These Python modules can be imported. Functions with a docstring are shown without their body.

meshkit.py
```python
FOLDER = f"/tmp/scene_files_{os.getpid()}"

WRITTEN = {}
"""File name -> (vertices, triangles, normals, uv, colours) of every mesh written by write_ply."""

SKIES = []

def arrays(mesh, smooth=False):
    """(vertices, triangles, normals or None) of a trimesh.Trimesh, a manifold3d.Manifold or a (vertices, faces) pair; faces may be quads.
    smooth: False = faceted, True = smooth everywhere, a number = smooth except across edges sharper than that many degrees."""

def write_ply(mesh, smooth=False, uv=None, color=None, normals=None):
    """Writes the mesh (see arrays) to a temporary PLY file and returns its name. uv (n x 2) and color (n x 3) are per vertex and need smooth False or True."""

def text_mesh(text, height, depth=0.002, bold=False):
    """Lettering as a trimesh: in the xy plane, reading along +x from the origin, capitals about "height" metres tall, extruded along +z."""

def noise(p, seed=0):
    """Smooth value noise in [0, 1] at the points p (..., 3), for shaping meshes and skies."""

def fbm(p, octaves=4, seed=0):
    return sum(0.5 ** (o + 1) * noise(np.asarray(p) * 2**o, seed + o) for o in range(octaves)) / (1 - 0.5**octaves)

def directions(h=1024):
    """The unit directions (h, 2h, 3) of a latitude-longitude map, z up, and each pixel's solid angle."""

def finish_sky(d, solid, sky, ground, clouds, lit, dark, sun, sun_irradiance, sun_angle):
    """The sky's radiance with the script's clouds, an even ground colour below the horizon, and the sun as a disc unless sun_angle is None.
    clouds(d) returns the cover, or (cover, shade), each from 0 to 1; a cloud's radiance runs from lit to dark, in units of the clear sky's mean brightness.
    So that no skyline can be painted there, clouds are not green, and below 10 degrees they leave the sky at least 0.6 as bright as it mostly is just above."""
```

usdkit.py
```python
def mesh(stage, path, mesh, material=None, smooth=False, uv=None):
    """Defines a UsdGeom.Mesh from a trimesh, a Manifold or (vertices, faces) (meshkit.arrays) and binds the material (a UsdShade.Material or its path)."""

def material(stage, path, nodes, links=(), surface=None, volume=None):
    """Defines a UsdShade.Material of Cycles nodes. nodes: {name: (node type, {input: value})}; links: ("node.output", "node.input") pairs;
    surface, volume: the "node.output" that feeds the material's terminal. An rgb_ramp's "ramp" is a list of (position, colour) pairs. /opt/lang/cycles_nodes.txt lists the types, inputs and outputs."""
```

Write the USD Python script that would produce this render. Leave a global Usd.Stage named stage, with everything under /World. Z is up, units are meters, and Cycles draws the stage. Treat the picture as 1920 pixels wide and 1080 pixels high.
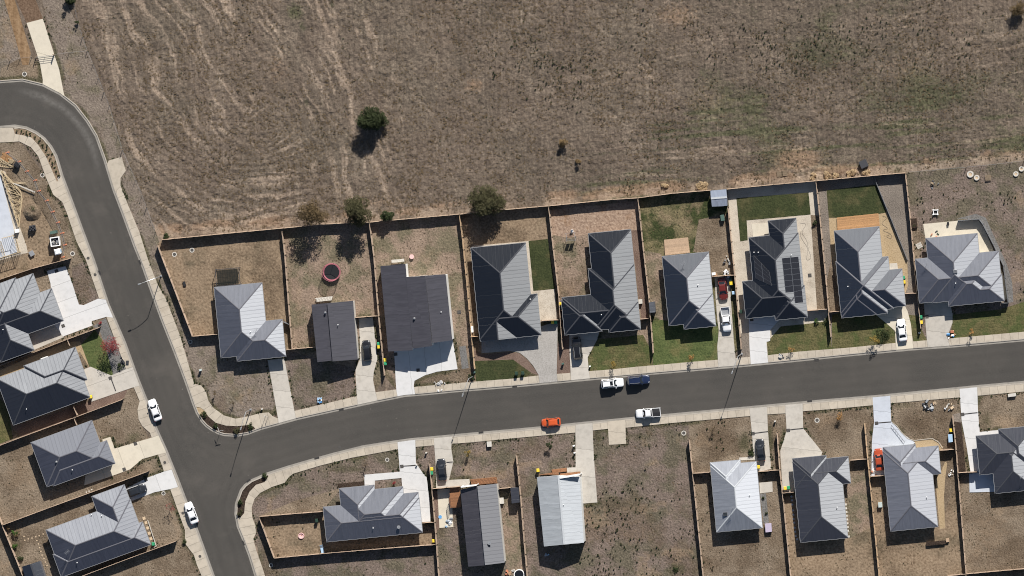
import math, random
import numpy as np
import trimesh
import manifold3d as m3
import shapely
from shapely.geometry import Polygon, LineString, MultiPolygon, box as sbox, Point
from shapely import affinity
from shapely.ops import unary_union
from pxr import Usd, UsdGeom, UsdLux, UsdShade, Gf, Sdf, Vt
import usdkit, meshkit

stage = Usd.Stage.CreateInMemory()
UsdGeom.SetStageUpAxis(stage, UsdGeom.Tokens.z)
UsdGeom.SetStageMetersPerUnit(stage, 1.0)
world = UsdGeom.Xform.Define(stage, '/World')
stage.SetDefaultPrim(world.GetPrim())
UsdGeom.Scope.Define(stage, '/World/Looks')

# ---------------------------------------------------------------- camera (an aerial survey camera high above, a little to the north-east)
S = 0.11                                   # metres per photograph pixel
H = 3000.0                                 # flying height
CX, CY = 0.13 * H, 0.06 * H
FRAME_W = 1920 * S
cam = UsdGeom.Camera.Define(stage, '/World/Camera')
cam.AddTranslateOp().Set(Gf.Vec3d(CX, CY, H))
FOC = 500.0
AP = FOC * FRAME_W / H
cam.CreateFocalLengthAttr(FOC)
cam.CreateHorizontalApertureAttr(AP)
cam.CreateVerticalApertureAttr(AP * 9 / 16)
cam.CreateHorizontalApertureOffsetAttr(-CX / H * FOC)
cam.CreateVerticalApertureOffsetAttr(-CY / H * FOC)
cam.CreateClippingRangeAttr(Gf.Vec2f(10.0, 6000.0))
cam.CreateExposureAttr(0.57)

# ---------------------------------------------------------------- sky and sun
SUN_EL, SUN_AZ = math.radians(35.5), math.radians(17.5)
sky_mat = usdkit.material(stage, '/World/Looks/sky', {
    'sky': ('sky_texture', {'sky_type': 'single_scattering', 'sun_disc': False, 'sun_elevation': SUN_EL, 'sun_rotation': SUN_AZ}),
    'bg': ('background_shader', {'strength': 0.05})}, [('sky.color', 'bg.color')], surface='bg.background')
dome = UsdLux.DomeLight.Define(stage, '/World/sky')
UsdShade.MaterialBindingAPI.Apply(dome.GetPrim()).Bind(sky_mat)
sun = UsdLux.DistantLight.Define(stage, '/World/sun')
sun.CreateIntensityAttr(1.25)
sun.CreateAngleAttr(0.5)
sun.CreateNormalizeAttr(True)
sun.CreateColorAttr(Gf.Vec3f(1.0, 0.955, 0.89))
sun.AddRotateXYZOp().Set(Gf.Vec3f(-(90 - math.degrees(SUN_EL)), 0, -math.degrees(SUN_AZ)))

# ---------------------------------------------------------------- helpers: places
def G(px, py):
    return np.array([(px - 960) * S, (540 - py) * S])
def at(px, py, z=0.0):
    g = G(px, py)
    return np.array([g[0] + (CX - g[0]) * z / H, g[1] + (CY - g[1]) * z / H, z])
def gp(pts):
    return [tuple(G(*p)) for p in pts]
def poly(pts):
    p = Polygon(gp(pts))
    return p if p.is_valid else p.buffer(0)

# ---------------------------------------------------------------- helpers: prims
used = {}
def numbered(parent, name):
    k = (parent, name)
    n = used.get(k, 0)
    used[k] = n + 1
    return f'{parent}/{name}' if n == 0 else f'{parent}/{name}_{n:03d}'
def tag(prim, label=None, cat=None, group=None, kind=None):
    for k, v in (('label', label), ('category', cat), ('group', group), ('kind', kind)):
        if v:
            prim.SetCustomDataByKey(k, v)
    return prim
def thing(name, label, cat, group=None, loc=(0, 0, 0), rz=0.0, kind=None):
    x = UsdGeom.Xform.Define(stage, numbered('/World', name))
    if any(loc) or rz:
        x.AddTranslateOp().Set(Gf.Vec3d(*map(float, loc)))
        x.AddRotateZOp().Set(math.degrees(rz))
    return tag(x.GetPrim(), label, cat, group, kind)
def path_of(p):
    return '/World' if p is None else str(p.GetPath())
def obj(name, mesh, mat, parent=None, smooth=False, uv=None, label=None, cat=None, group=None, kind=None):
    m = usdkit.mesh(stage, numbered(path_of(parent), name), mesh, mat, smooth=smooth, uv=uv)
    return tag(m.GetPrim(), label, cat, group, kind)

# ---------------------------------------------------------------- helpers: meshes
def bx(x0, x1, y0, y1, z0, z1):
    b = trimesh.creation.box([x1 - x0, y1 - y0, z1 - z0])
    b.apply_translation([(x0 + x1) / 2, (y0 + y1) / 2, (z0 + z1) / 2])
    return b
def cat(ms):
    return trimesh.util.concatenate([m for m in ms if m is not None])
def hull(pts):
    return trimesh.convex.convex_hull(np.array(pts, float))
def bar(a, b, w, h=None):
    """A square bar from a to b."""
    h = h or w
    a, b = np.array(a, float), np.array(b, float)
    d = b - a
    L = np.linalg.norm(d)
    d = d / L
    up = np.array([0, 0, 1.0]) if abs(d[2]) < 0.95 else np.array([1.0, 0, 0])
    s = np.cross(d, up); s /= np.linalg.norm(s)
    u = np.cross(s, d)
    m = trimesh.creation.box([L, w, h])
    T = np.eye(4)
    T[:3, 0], T[:3, 1], T[:3, 2], T[:3, 3] = d, s, u, (a + b) / 2
    m.apply_transform(T)
    return m
def tube(pts, r, n=8):
    """A tapered tube along points; r a number or a list."""
    pts = np.array(pts, float)
    r = np.full(len(pts), r) if np.ndim(r) == 0 else np.array(r)
    V, F = [], []
    for i, p in enumerate(pts):
        d = pts[min(i + 1, len(pts) - 1)] - pts[max(i - 1, 0)]
        d /= np.linalg.norm(d)
        up = np.array([0, 0, 1.0]) if abs(d[2]) < 0.9 else np.array([1.0, 0, 0])
        s = np.cross(d, up); s /= np.linalg.norm(s)
        u = np.cross(s, d)
        a = np.linspace(0, 2 * np.pi, n, endpoint=False)
        V.append(p + r[i] * (np.cos(a)[:, None] * s + np.sin(a)[:, None] * u))
    for i in range(len(pts) - 1):
        for k in range(n):
            a, b = i * n + k, i * n + (k + 1) % n
            F += [[a, b, b + n], [a, b + n, a + n]]
    c0, c1 = len(pts) * n, len(pts) * n + 1
    V = np.vstack(V + [pts[:1], pts[-1:]])
    for k in range(n):
        F += [[c0, (k + 1) % n, k], [c1, c0 - n + k, c0 - n + (k + 1) % n]]
    m = trimesh.Trimesh(V, F, process=False)
    m.fix_normals()
    return m
def cyl(x, y, z0, z1, r, n=16, r2=None):
    a = np.linspace(0, 2 * np.pi, n, endpoint=False)
    r2 = r if r2 is None else r2
    lo = np.c_[x + r * np.cos(a), y + r * np.sin(a), np.full(n, z0)]
    hi = np.c_[x + r2 * np.cos(a), y + r2 * np.sin(a), np.full(n, z1)]
    return hull(np.vstack([lo, hi]))
def ring(x, y, r0, r1, z0, z1, n=28):
    a = np.linspace(0, 2 * np.pi, n, endpoint=False)
    c, s = np.cos(a), np.sin(a)
    V = np.vstack([np.c_[x + r * c, y + r * s, np.full(n, z)] for r, z in ((r0, z0), (r1, z0), (r1, z1), (r0, z1))])
    F = []
    for j in range(4):
        for k in range(n):
            a0, a1 = j * n + k, j * n + (k + 1) % n
            b0, b1 = ((j + 1) % 4) * n + k, ((j + 1) % 4) * n + (k + 1) % n
            F += [[a0, a1, b1], [a0, b1, b0]]
    m = trimesh.Trimesh(V, F, process=False)
    m.fix_normals()
    return m
def geoms(p):
    if p.is_empty:
        return []
    return [g for g in getattr(p, 'geoms', [p]) if g.geom_type == 'Polygon' and g.area > 1e-3]
def slab(p, z0, z1):
    return cat([trimesh.creation.extrude_polygon(g, z1 - z0, engine='earcut').apply_translation([0, 0, z0]) for g in geoms(p)])
def sheet(p, z):
    """A flat sheet facing up."""
    out = []
    for g in geoms(p):
        v, f = trimesh.creation.triangulate_polygon(g, engine='earcut')
        v, f = np.c_[v, np.full(len(v), z)], np.array(f)
        n = np.cross(v[f[:, 1]] - v[f[:, 0]], v[f[:, 2]] - v[f[:, 0]])[:, 2]
        f[n < 0] = f[n < 0][:, ::-1]
        out.append(trimesh.Trimesh(v, f, process=False))
    return cat(out)
def hrect(x0, x1, y0, y1, z0, z1, r=0.1):
    """A box with chamfered vertical and top edges."""
    P = []
    for x, sx in ((x0, 1), (x1, -1)):
        for y, sy in ((y0, 1), (y1, -1)):
            P += [[x + sx * r, y, z0], [x, y + sy * r, z0], [x + sx * r, y, z1 - r], [x, y + sy * r, z1 - r], [x + sx * r, y + sy * r, z1]]
    return hull(P)

# ---------------------------------------------------------------- helpers: materials
class NB:
    def __init__(self):
        self.n, self.l = {}, []
    def add(self, kind, ins=None, out=None, **links):
        name = f'n{len(self.n)}'
        self.n[name] = (kind, dict(ins or {}))
        for k, v in links.items():
            if isinstance(v, str) and '.' in v:
                self.l.append((v, f'{name}.{k}'))
            else:
                self.n[name][1][k] = v
        return f'{name}.{out}' if out else name
    def pos(self):
        return self.add('geometry', out='position')
    def noise(self, vec, scale, detail=3, rough=0.55, dist=0.0):
        return self.add('noise_texture', {'scale': scale, 'detail': detail, 'roughness': rough, 'distortion': dist}, 'fac', vector=vec)
    def mapping(self, vec, rot=0.0, scale=(1, 1, 1), loc=(0, 0, 0)):
        return self.add('mapping', {'rotation': (0, 0, rot), 'scale': scale, 'location': loc}, 'vector', vector=vec)
    def ramp(self, fac, stops):
        return self.add('rgb_ramp', {'ramp': stops}, 'color', fac=fac)
    def math(self, op, a, b=0.0, c=0.0):
        return self.add('math', {'math_type': op}, 'value', value1=a, value2=b, value3=c)
    def mix(self, fac, a, b, mode='mix'):
        return self.add('mix', {'mix_type': mode}, 'color', fac=fac, color1=a, color2=b)
    def bump(self, height, strength=0.5, distance=0.05, fw=0.1):
        return self.add('bump', {'strength': strength, 'distance': distance, 'filter_width': fw}, 'normal', height=height)
    def build(self, name, surface):
        return usdkit.material(stage, f'/World/Looks/{name}', self.n, self.l, surface=surface)
def band(nb, v, lo, hi):
    return nb.add('map_range', {'from_min': lo, 'from_max': hi, 'to_min': 0.0, 'to_max': 1.0, 'clamp': True}, 'result', value=v)
def plain(name, col, rough=0.6, metal=0.0, spec=0.5, var=0.12, scale=6.0, bumpd=0.0, coat=0.0, vary=0.0):
    nb = NB()
    p = nb.pos()
    f = nb.noise(p, scale, 4, 0.6)
    lo, hi = tuple(c * (1 - var) for c in col), tuple(min(1, c * (1 + var)) for c in col)
    c = nb.ramp(f, [(0.3, lo), (0.7, hi)])
    if vary:
        r = nb.add('object_info', out='random')
        k = nb.add('map_range', {'from_min': 0.0, 'from_max': 1.0, 'to_min': 1 - vary, 'to_max': 1 + vary}, 'result', value=r)
        c = nb.add('hsv', {'hue': 0.5, 'saturation': 1.0, 'fac': 1.0}, 'color', value=k, color=c)
    ins = {'roughness': rough, 'metallic': metal, 'specular_ior_level': spec, 'coat_weight': coat}
    links = {'base_color': c}
    if bumpd:
        links['normal'] = nb.bump(f, 0.6, bumpd)
    return nb.build(name, nb.add('principled_bsdf', ins, 'BSDF', **links))
SOIL_GAIN, SOIL_GREY = 1.2, 0.12
def soil(name, stops, scale=3.0, rough=0.7, patch=None, pscale=0.12, prange=(0.45, 0.62), streak=None, bumpd=0.12, bstr=0.8, speck=None, extra=None):
    """Ground cover: a fine speckle ramp, broad patches of a second ramp, an optional set of mown or wheel-made streaks."""
    def tone(st):
        out = []
        for q, c in st:
            l = sum(c) / 3
            out.append((q, tuple(min(0.9, SOIL_GAIN * (v + (l - v) * SOIL_GREY)) for v in c)))
        return out
    stops, patch = tone(stops), tone(patch) if patch else None
    nb = NB()
    p = nb.pos()
    f1 = nb.noise(p, scale, 5, rough)
    h = f1
    if streak:
        ang, across, along, w = streak
        s = nb.noise(nb.mapping(p, ang, (across, along, 1)), 1.0, 3, 0.55, 0.35)
        f1 = nb.math('add', nb.math('multiply', f1, 1 - w), nb.math('multiply', s, w))
    big = nb.noise(p, pscale * 2.3, 3, 0.6)
    f1 = nb.math('add', f1, nb.math('multiply', nb.math('subtract', big, 0.5), 0.25))
    c = nb.ramp(f1, stops)
    if patch:
        m = band(nb, nb.noise(p, pscale, 4, 0.6), *prange)
        c = nb.mix(m, c, nb.ramp(f1, patch))
    if speck:
        v = nb.noise(p, speck[1], 2, 0.5)
        c = nb.mix(band(nb, v, speck[2], speck[2] + 0.06), c, speck[0])
    if extra:
        c = extra(nb, p, c, f1)
    n = nb.bump(h, bstr, bumpd, 0.6)
    return nb.build(name, nb.add('principled_bsdf', {'roughness': 0.95, 'specular_ior_level': 0.12}, 'BSDF', base_color=c, normal=n))
def lin(r, g, b, k=1.0):
    f = lambda c: ((c / 255 + 0.055) / 1.055) ** 2.4 if c > 10 else c / 255 / 12.92
    return tuple(f(c) * k for c in (r, g, b))
# ---------------------------------------------------------------- materials
K = 0.62
M = {}
def field_extra(nb, p, c, f1):
    """The paddock's own wear (painted per vertex): red = pale straw lines, green = greener growth, blue = bare pinkish soil."""
    w = nb.add('attribute', {'attribute': 'wear'}, 'color')
    rgb = nb.add('separate_color', {'color_type': 'rgb'}, color=w)
    brk = nb.noise(p, 1.3, 4, 0.7)
    def m(ch, lo, hi, k):
        v = nb.math('add', f'{rgb}.{ch}', nb.math('multiply', nb.math('subtract', brk, 0.5), 1.1))
        return nb.math('multiply', band(nb, v, lo, hi), k)
    olive = nb.ramp(f1, [(0.30, lin(62, 56, 48, K)), (0.45, lin(101, 91, 81, K)), (0.56, lin(122, 110, 97, K)), (0.72, lin(166, 150, 133, K))])
    green = nb.ramp(f1, [(0.30, lin(46, 50, 36, K)), (0.45, lin(82, 84, 62, K)), (0.56, lin(104, 103, 78, K)), (0.72, lin(146, 140, 112, K))])
    pale = nb.ramp(f1, [(0.30, lin(128, 111, 97, K)), (0.5, lin(180, 160, 141, K)), (0.72, lin(222, 202, 180, K))])
    bare = nb.ramp(f1, [(0.30, lin(118, 96, 78, K)), (0.5, lin(160, 133, 110, K)), (0.72, lin(196, 168, 140, K))])
    c = nb.mix(m('g', 0.12, 0.5, 0.7), c, olive)
    c = nb.mix(m('g', 0.55, 0.95, 0.9), c, green)
    c = nb.mix(m('b', 0.25, 0.6, 0.7), c, bare)
    c = nb.mix(m('r', 0.30, 0.75, 0.62), c, pale)
    return c
SOIL_GAIN = 0.77
M['field'] = soil('dry_pasture', [(0.30, lin(84, 72, 62, K)), (0.44, lin(130, 113, 98, K)), (0.56, lin(152, 134, 117, K)), (0.72, lin(204, 184, 160, K))],
                  scale=2.3, rough=0.82, streak=(-0.48, 1.6, 0.16, 0.30), patch=[(0.3, lin(94, 84, 72, K)), (0.5, lin(136, 121, 105, K)), (0.72, lin(184, 167, 144, K))],
                  pscale=0.06, bumpd=0.16, bstr=0.9, extra=field_extra)
SOIL_GAIN, SOIL_GREY = 1.12, 0.08
def lot_extra(nb, p, c, f1):
    """Wear painted per vertex on the lots: red = pale tan scuffed soil, green = weedy growth, blue = dark brown dirt."""
    w = nb.add('attribute', {'attribute': 'lot_wear'}, 'color')
    rgb = nb.add('separate_color', {'color_type': 'rgb'}, color=w)
    brk = nb.noise(p, 0.9, 5, 0.7)
    def m(ch, k):
        v = nb.math('add', f'{rgb}.{ch}', nb.math('multiply', nb.math('subtract', brk, 0.5), 0.9))
        return nb.math('multiply', band(nb, v, 0.3, 0.75), k)
    c = nb.mix(m('b', 0.68), c, nb.ramp(f1, [(0.3, lin(66, 54, 42, K)), (0.5, lin(104, 88, 72, K)), (0.72, lin(146, 126, 104, K))]))
    c = nb.mix(m('r', 0.8), c, nb.ramp(f1, [(0.3, lin(126, 104, 84, K)), (0.5, lin(166, 143, 118, K)), (0.72, lin(194, 172, 146, K))]))
    c = nb.mix(m('g', 0.8), c, nb.ramp(f1, [(0.3, lin(46, 48, 34, K)), (0.5, lin(84, 82, 60, K)), (0.72, lin(128, 122, 92, K))]))
    return c
M['verge'] = soil('rough_verge_grass', [(0.3, lin(88, 78, 69, K)), (0.45, lin(128, 115, 104, K)), (0.58, lin(148, 134, 120, K)), (0.72, lin(182, 166, 149, K))],
                  scale=2.6, rough=0.75, patch=[(0.3, lin(76, 72, 59, K)), (0.5, lin(112, 104, 86, K)), (0.72, lin(150, 140, 116, K))], pscale=0.25, prange=(0.5, 0.66), bumpd=0.2, extra=lot_extra)
M['brown_lot'] = soil('worn_lot_grass', [(0.3, lin(91, 78, 64, K)), (0.45, lin(131, 116, 98, K)), (0.58, lin(154, 137, 117, K)), (0.74, lin(193, 173, 148, K))],
                      scale=3.4, rough=0.72, patch=[(0.3, lin(78, 66, 53, K)), (0.5, lin(119, 103, 85, K)), (0.72, lin(159, 140, 118, K))], pscale=0.13, prange=(0.46, 0.58), bumpd=0.16, extra=lot_extra)
M['dark_lot'] = soil('dark_lot_grass', [(0.3, lin(76, 66, 58, K)), (0.45, lin(118, 104, 94, K)), (0.58, lin(142, 125, 114, K)), (0.74, lin(183, 162, 148, K))],
                     scale=2.8, rough=0.75, patch=[(0.3, lin(70, 67, 54, K)), (0.5, lin(107, 99, 83, K)), (0.72, lin(150, 138, 116, K))], pscale=0.19, prange=(0.46, 0.58), bumpd=0.2, extra=lot_extra)
M['tan_soil'] = soil('bare_tan_soil', [(0.32, lin(114, 96, 77, K)), (0.47, lin(145, 125, 102, K)), (0.58, lin(161, 139, 114, K)), (0.72, lin(182, 160, 133, K))],
                     scale=2.2, rough=0.66, patch=[(0.3, lin(86, 75, 60, K)), (0.5, lin(116, 103, 83, K)), (0.72, lin(149, 133, 110, K))], pscale=0.16, prange=(0.5, 0.66), bumpd=0.08, extra=lot_extra)
M['pink_soil'] = soil('pale_dug_soil', [(0.32, lin(128, 104, 88, K)), (0.47, lin(164, 138, 118, K)), (0.6, lin(184, 158, 136, K)), (0.74, lin(206, 184, 160, K))],
                      scale=2.2, rough=0.66, patch=[(0.3, lin(120, 92, 68, K)), (0.6, lin(165, 132, 104, K))], pscale=0.3, prange=(0.55, 0.68), bumpd=0.1)
M['straw_yard'] = soil('straw_yard_grass', [(0.30, lin(97, 83, 69, K)), (0.46, lin(145, 125, 108, K)), (0.58, lin(165, 143, 124, K)), (0.74, lin(201, 177, 154, K))],
                       scale=2.8, rough=0.72, patch=[(0.3, lin(81, 76, 57, K)), (0.5, lin(122, 113, 92, K)), (0.72, lin(163, 147, 120, K))], pscale=0.19, prange=(0.46, 0.58), bumpd=0.14, extra=lot_extra)
M['mixed_yard'] = soil('patchy_green_yard', [(0.30, lin(70, 66, 46, K)), (0.46, lin(112, 104, 76, K)), (0.6, lin(138, 126, 92, K)), (0.74, lin(170, 154, 116, K))],
                       scale=2.8, rough=0.7, patch=[(0.3, lin(38, 44, 26, K)), (0.5, lin(64, 72, 42, K)), (0.72, lin(92, 96, 58, K))], pscale=0.22, prange=(0.44, 0.56), bumpd=0.14, extra=lot_extra)
M['lawn'] = soil('green_lawn', [(0.32, lin(60, 72, 40, K)), (0.47, lin(86, 98, 56, K)), (0.6, lin(106, 116, 68, K)), (0.74, lin(134, 138, 88, K))],
                 scale=3.0, rough=0.7, patch=[(0.3, lin(86, 88, 50, K)), (0.5, lin(112, 110, 68, K)), (0.72, lin(146, 136, 92, K))], pscale=0.22, prange=(0.5, 0.64), streak=(0.1, 0.22, 2.4, 0.22), bumpd=0.1)
M['dry_lawn'] = soil('drying_lawn', [(0.32, lin(66, 66, 40, K)), (0.47, lin(98, 94, 60, K)), (0.6, lin(122, 114, 76, K)), (0.74, lin(150, 138, 98, K))],
                     scale=3.0, rough=0.7, patch=[(0.3, lin(60, 70, 38, K)), (0.5, lin(86, 94, 54, K)), (0.72, lin(112, 114, 70, K))], pscale=0.3, prange=(0.46, 0.6), streak=(0.1, 0.22, 2.4, 0.22), bumpd=0.12)
M['turf'] = soil('dark_turf', [(0.32, lin(46, 52, 30, K)), (0.47, lin(62, 69, 42, K)), (0.6, lin(76, 82, 50, K)), (0.74, lin(98, 100, 64, K))],
                 scale=3.0, rough=0.68, patch=[(0.3, lin(70, 68, 42, K)), (0.5, lin(92, 88, 58, K)), (0.72, lin(112, 106, 72, K))], pscale=0.24, prange=(0.52, 0.68), streak=(0.1, 0.25, 3.0, 0.2), bumpd=0.08)
M['mulch'] = soil('bark_mulch', [(0.32, lin(38, 30, 26, K)), (0.5, lin(66, 54, 46, K)), (0.7, lin(104, 88, 76, K))], scale=4.5, rough=0.8, bumpd=0.1)
M['red_mulch'] = soil('brown_gravel_mulch', [(0.32, lin(84, 66, 58, K)), (0.5, lin(126, 104, 92, K)), (0.7, lin(162, 140, 126, K))], scale=5.0, rough=0.8, bumpd=0.06)
M['pebble'] = soil('grey_pebbles', [(0.30, lin(70, 64, 58, K)), (0.48, lin(132, 122, 112, K)), (0.62, lin(158, 146, 134, K)), (0.75, lin(196, 184, 170, K))], scale=4.0, rough=0.85, bumpd=0.14)
M['weed_mat'] = soil('dusty_blue_gravel', [(0.32, lin(92, 90, 86, K)), (0.5, lin(126, 124, 122, K)), (0.7, lin(150, 148, 146, K))], scale=3.2, rough=0.7, bumpd=0.05)
M['aggregate'] = soil('exposed_aggregate', [(0.30, lin(150, 138, 122, K)), (0.45, lin(206, 194, 176, K)), (0.62, lin(222, 211, 194, K)), (0.75, lin(236, 228, 214, K))], scale=5.5, rough=0.8, bumpd=0.02,
                      patch=[(0.3, lin(140, 128, 114, K)), (0.6, lin(208, 196, 178, K))], pscale=0.3, prange=(0.5, 0.7))
M['sand_paving'] = soil('sandstone_coloured_paving', [(0.30, lin(148, 127, 97, K)), (0.45, lin(184, 160, 124, K)), (0.62, lin(198, 174, 138, K)), (0.75, lin(214, 192, 158, K))], scale=3.6, rough=0.7, bumpd=0.02)
M['grey_aggregate'] = soil('grey_exposed_aggregate', [(0.30, lin(150, 146, 140, K)), (0.5, lin(182, 177, 171, K)), (0.7, lin(200, 195, 190, K))], scale=4.5, rough=0.8, bumpd=0.015)
M['dirt_track'] = soil('orange_dirt_track', [(0.32, lin(108, 84, 58, K)), (0.5, lin(148, 118, 86, K)), (0.7, lin(174, 144, 110, K))], scale=1.6, rough=0.6, streak=(-0.35, 1.5, 0.1, 0.4), bumpd=0.06)
M['brown_gravel'] = soil('brown_gravel_drive', [(0.32, lin(92, 72, 56, K)), (0.5, lin(120, 97, 78, K)), (0.7, lin(140, 116, 96, K))], scale=2.5, rough=0.6, bumpd=0.04)

def concrete(name, col, var=0.06, stain=0.25, vary=0.05):
    nb = NB()
    p = nb.pos()
    a, b = nb.noise(p, 0.8, 5, 0.62), nb.noise(p, 9.0, 3, 0.6)
    base = nb.ramp(a, [(0.28, tuple(c * (1 - 2.6 * var) for c in col)), (0.5, col), (0.72, tuple(c * (1 + var) for c in col))])
    base = nb.mix(nb.math('multiply', band(nb, nb.noise(p, 0.33, 4, 0.7), 0.56, 0.75), stain), base, tuple(c * k for c, k in zip(col, (0.60, 0.57, 0.52))))
    base = nb.mix(nb.math('multiply', band(nb, b, 0.58, 0.7), 0.14), base, tuple(c * 0.6 for c in col))
    r = nb.add('object_info', out='random')
    k = nb.add('map_range', {'from_min': 0.0, 'from_max': 1.0, 'to_min': 1 - vary, 'to_max': 1 + vary}, 'result', value=r)
    base = nb.add('hsv', {'hue': 0.5, 'saturation': 1.0, 'fac': 1.0}, 'color', value=k, color=base)
    return nb.build(name, nb.add('principled_bsdf', {'roughness': 0.85, 'specular_ior_level': 0.3}, 'BSDF', base_color=base, normal=nb.bump(b, 0.4, 0.01)))
M['path'] = concrete('footpath_concrete', lin(214, 202, 184, K), 0.07, 0.5, 0.06)
M['drive'] = concrete('driveway_concrete', lin(220, 213, 202, K), 0.06, 0.5, 0.05)
M['new_drive'] = concrete('new_driveway_concrete', lin(240, 239, 238, K), 0.04, 0.2, 0.03)
M['blue_drive'] = concrete('blue_grey_concrete', lin(222, 228, 238, K), 0.04, 0.2, 0.03)
M['old_drive'] = concrete('weathered_concrete', lin(216, 209, 198, K), 0.07, 0.5, 0.05)
M['cream'] = concrete('cream_concrete', lin(238, 228, 208, K), 0.04, 0.3, 0.03)
M['kerb'] = concrete('kerb_concrete', lin(206, 197, 184, K), 0.06, 0.3, 0.0)
M['gutter'] = concrete('gutter_concrete', lin(172, 166, 157, K), 0.09, 0.5, 0.0)

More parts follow.
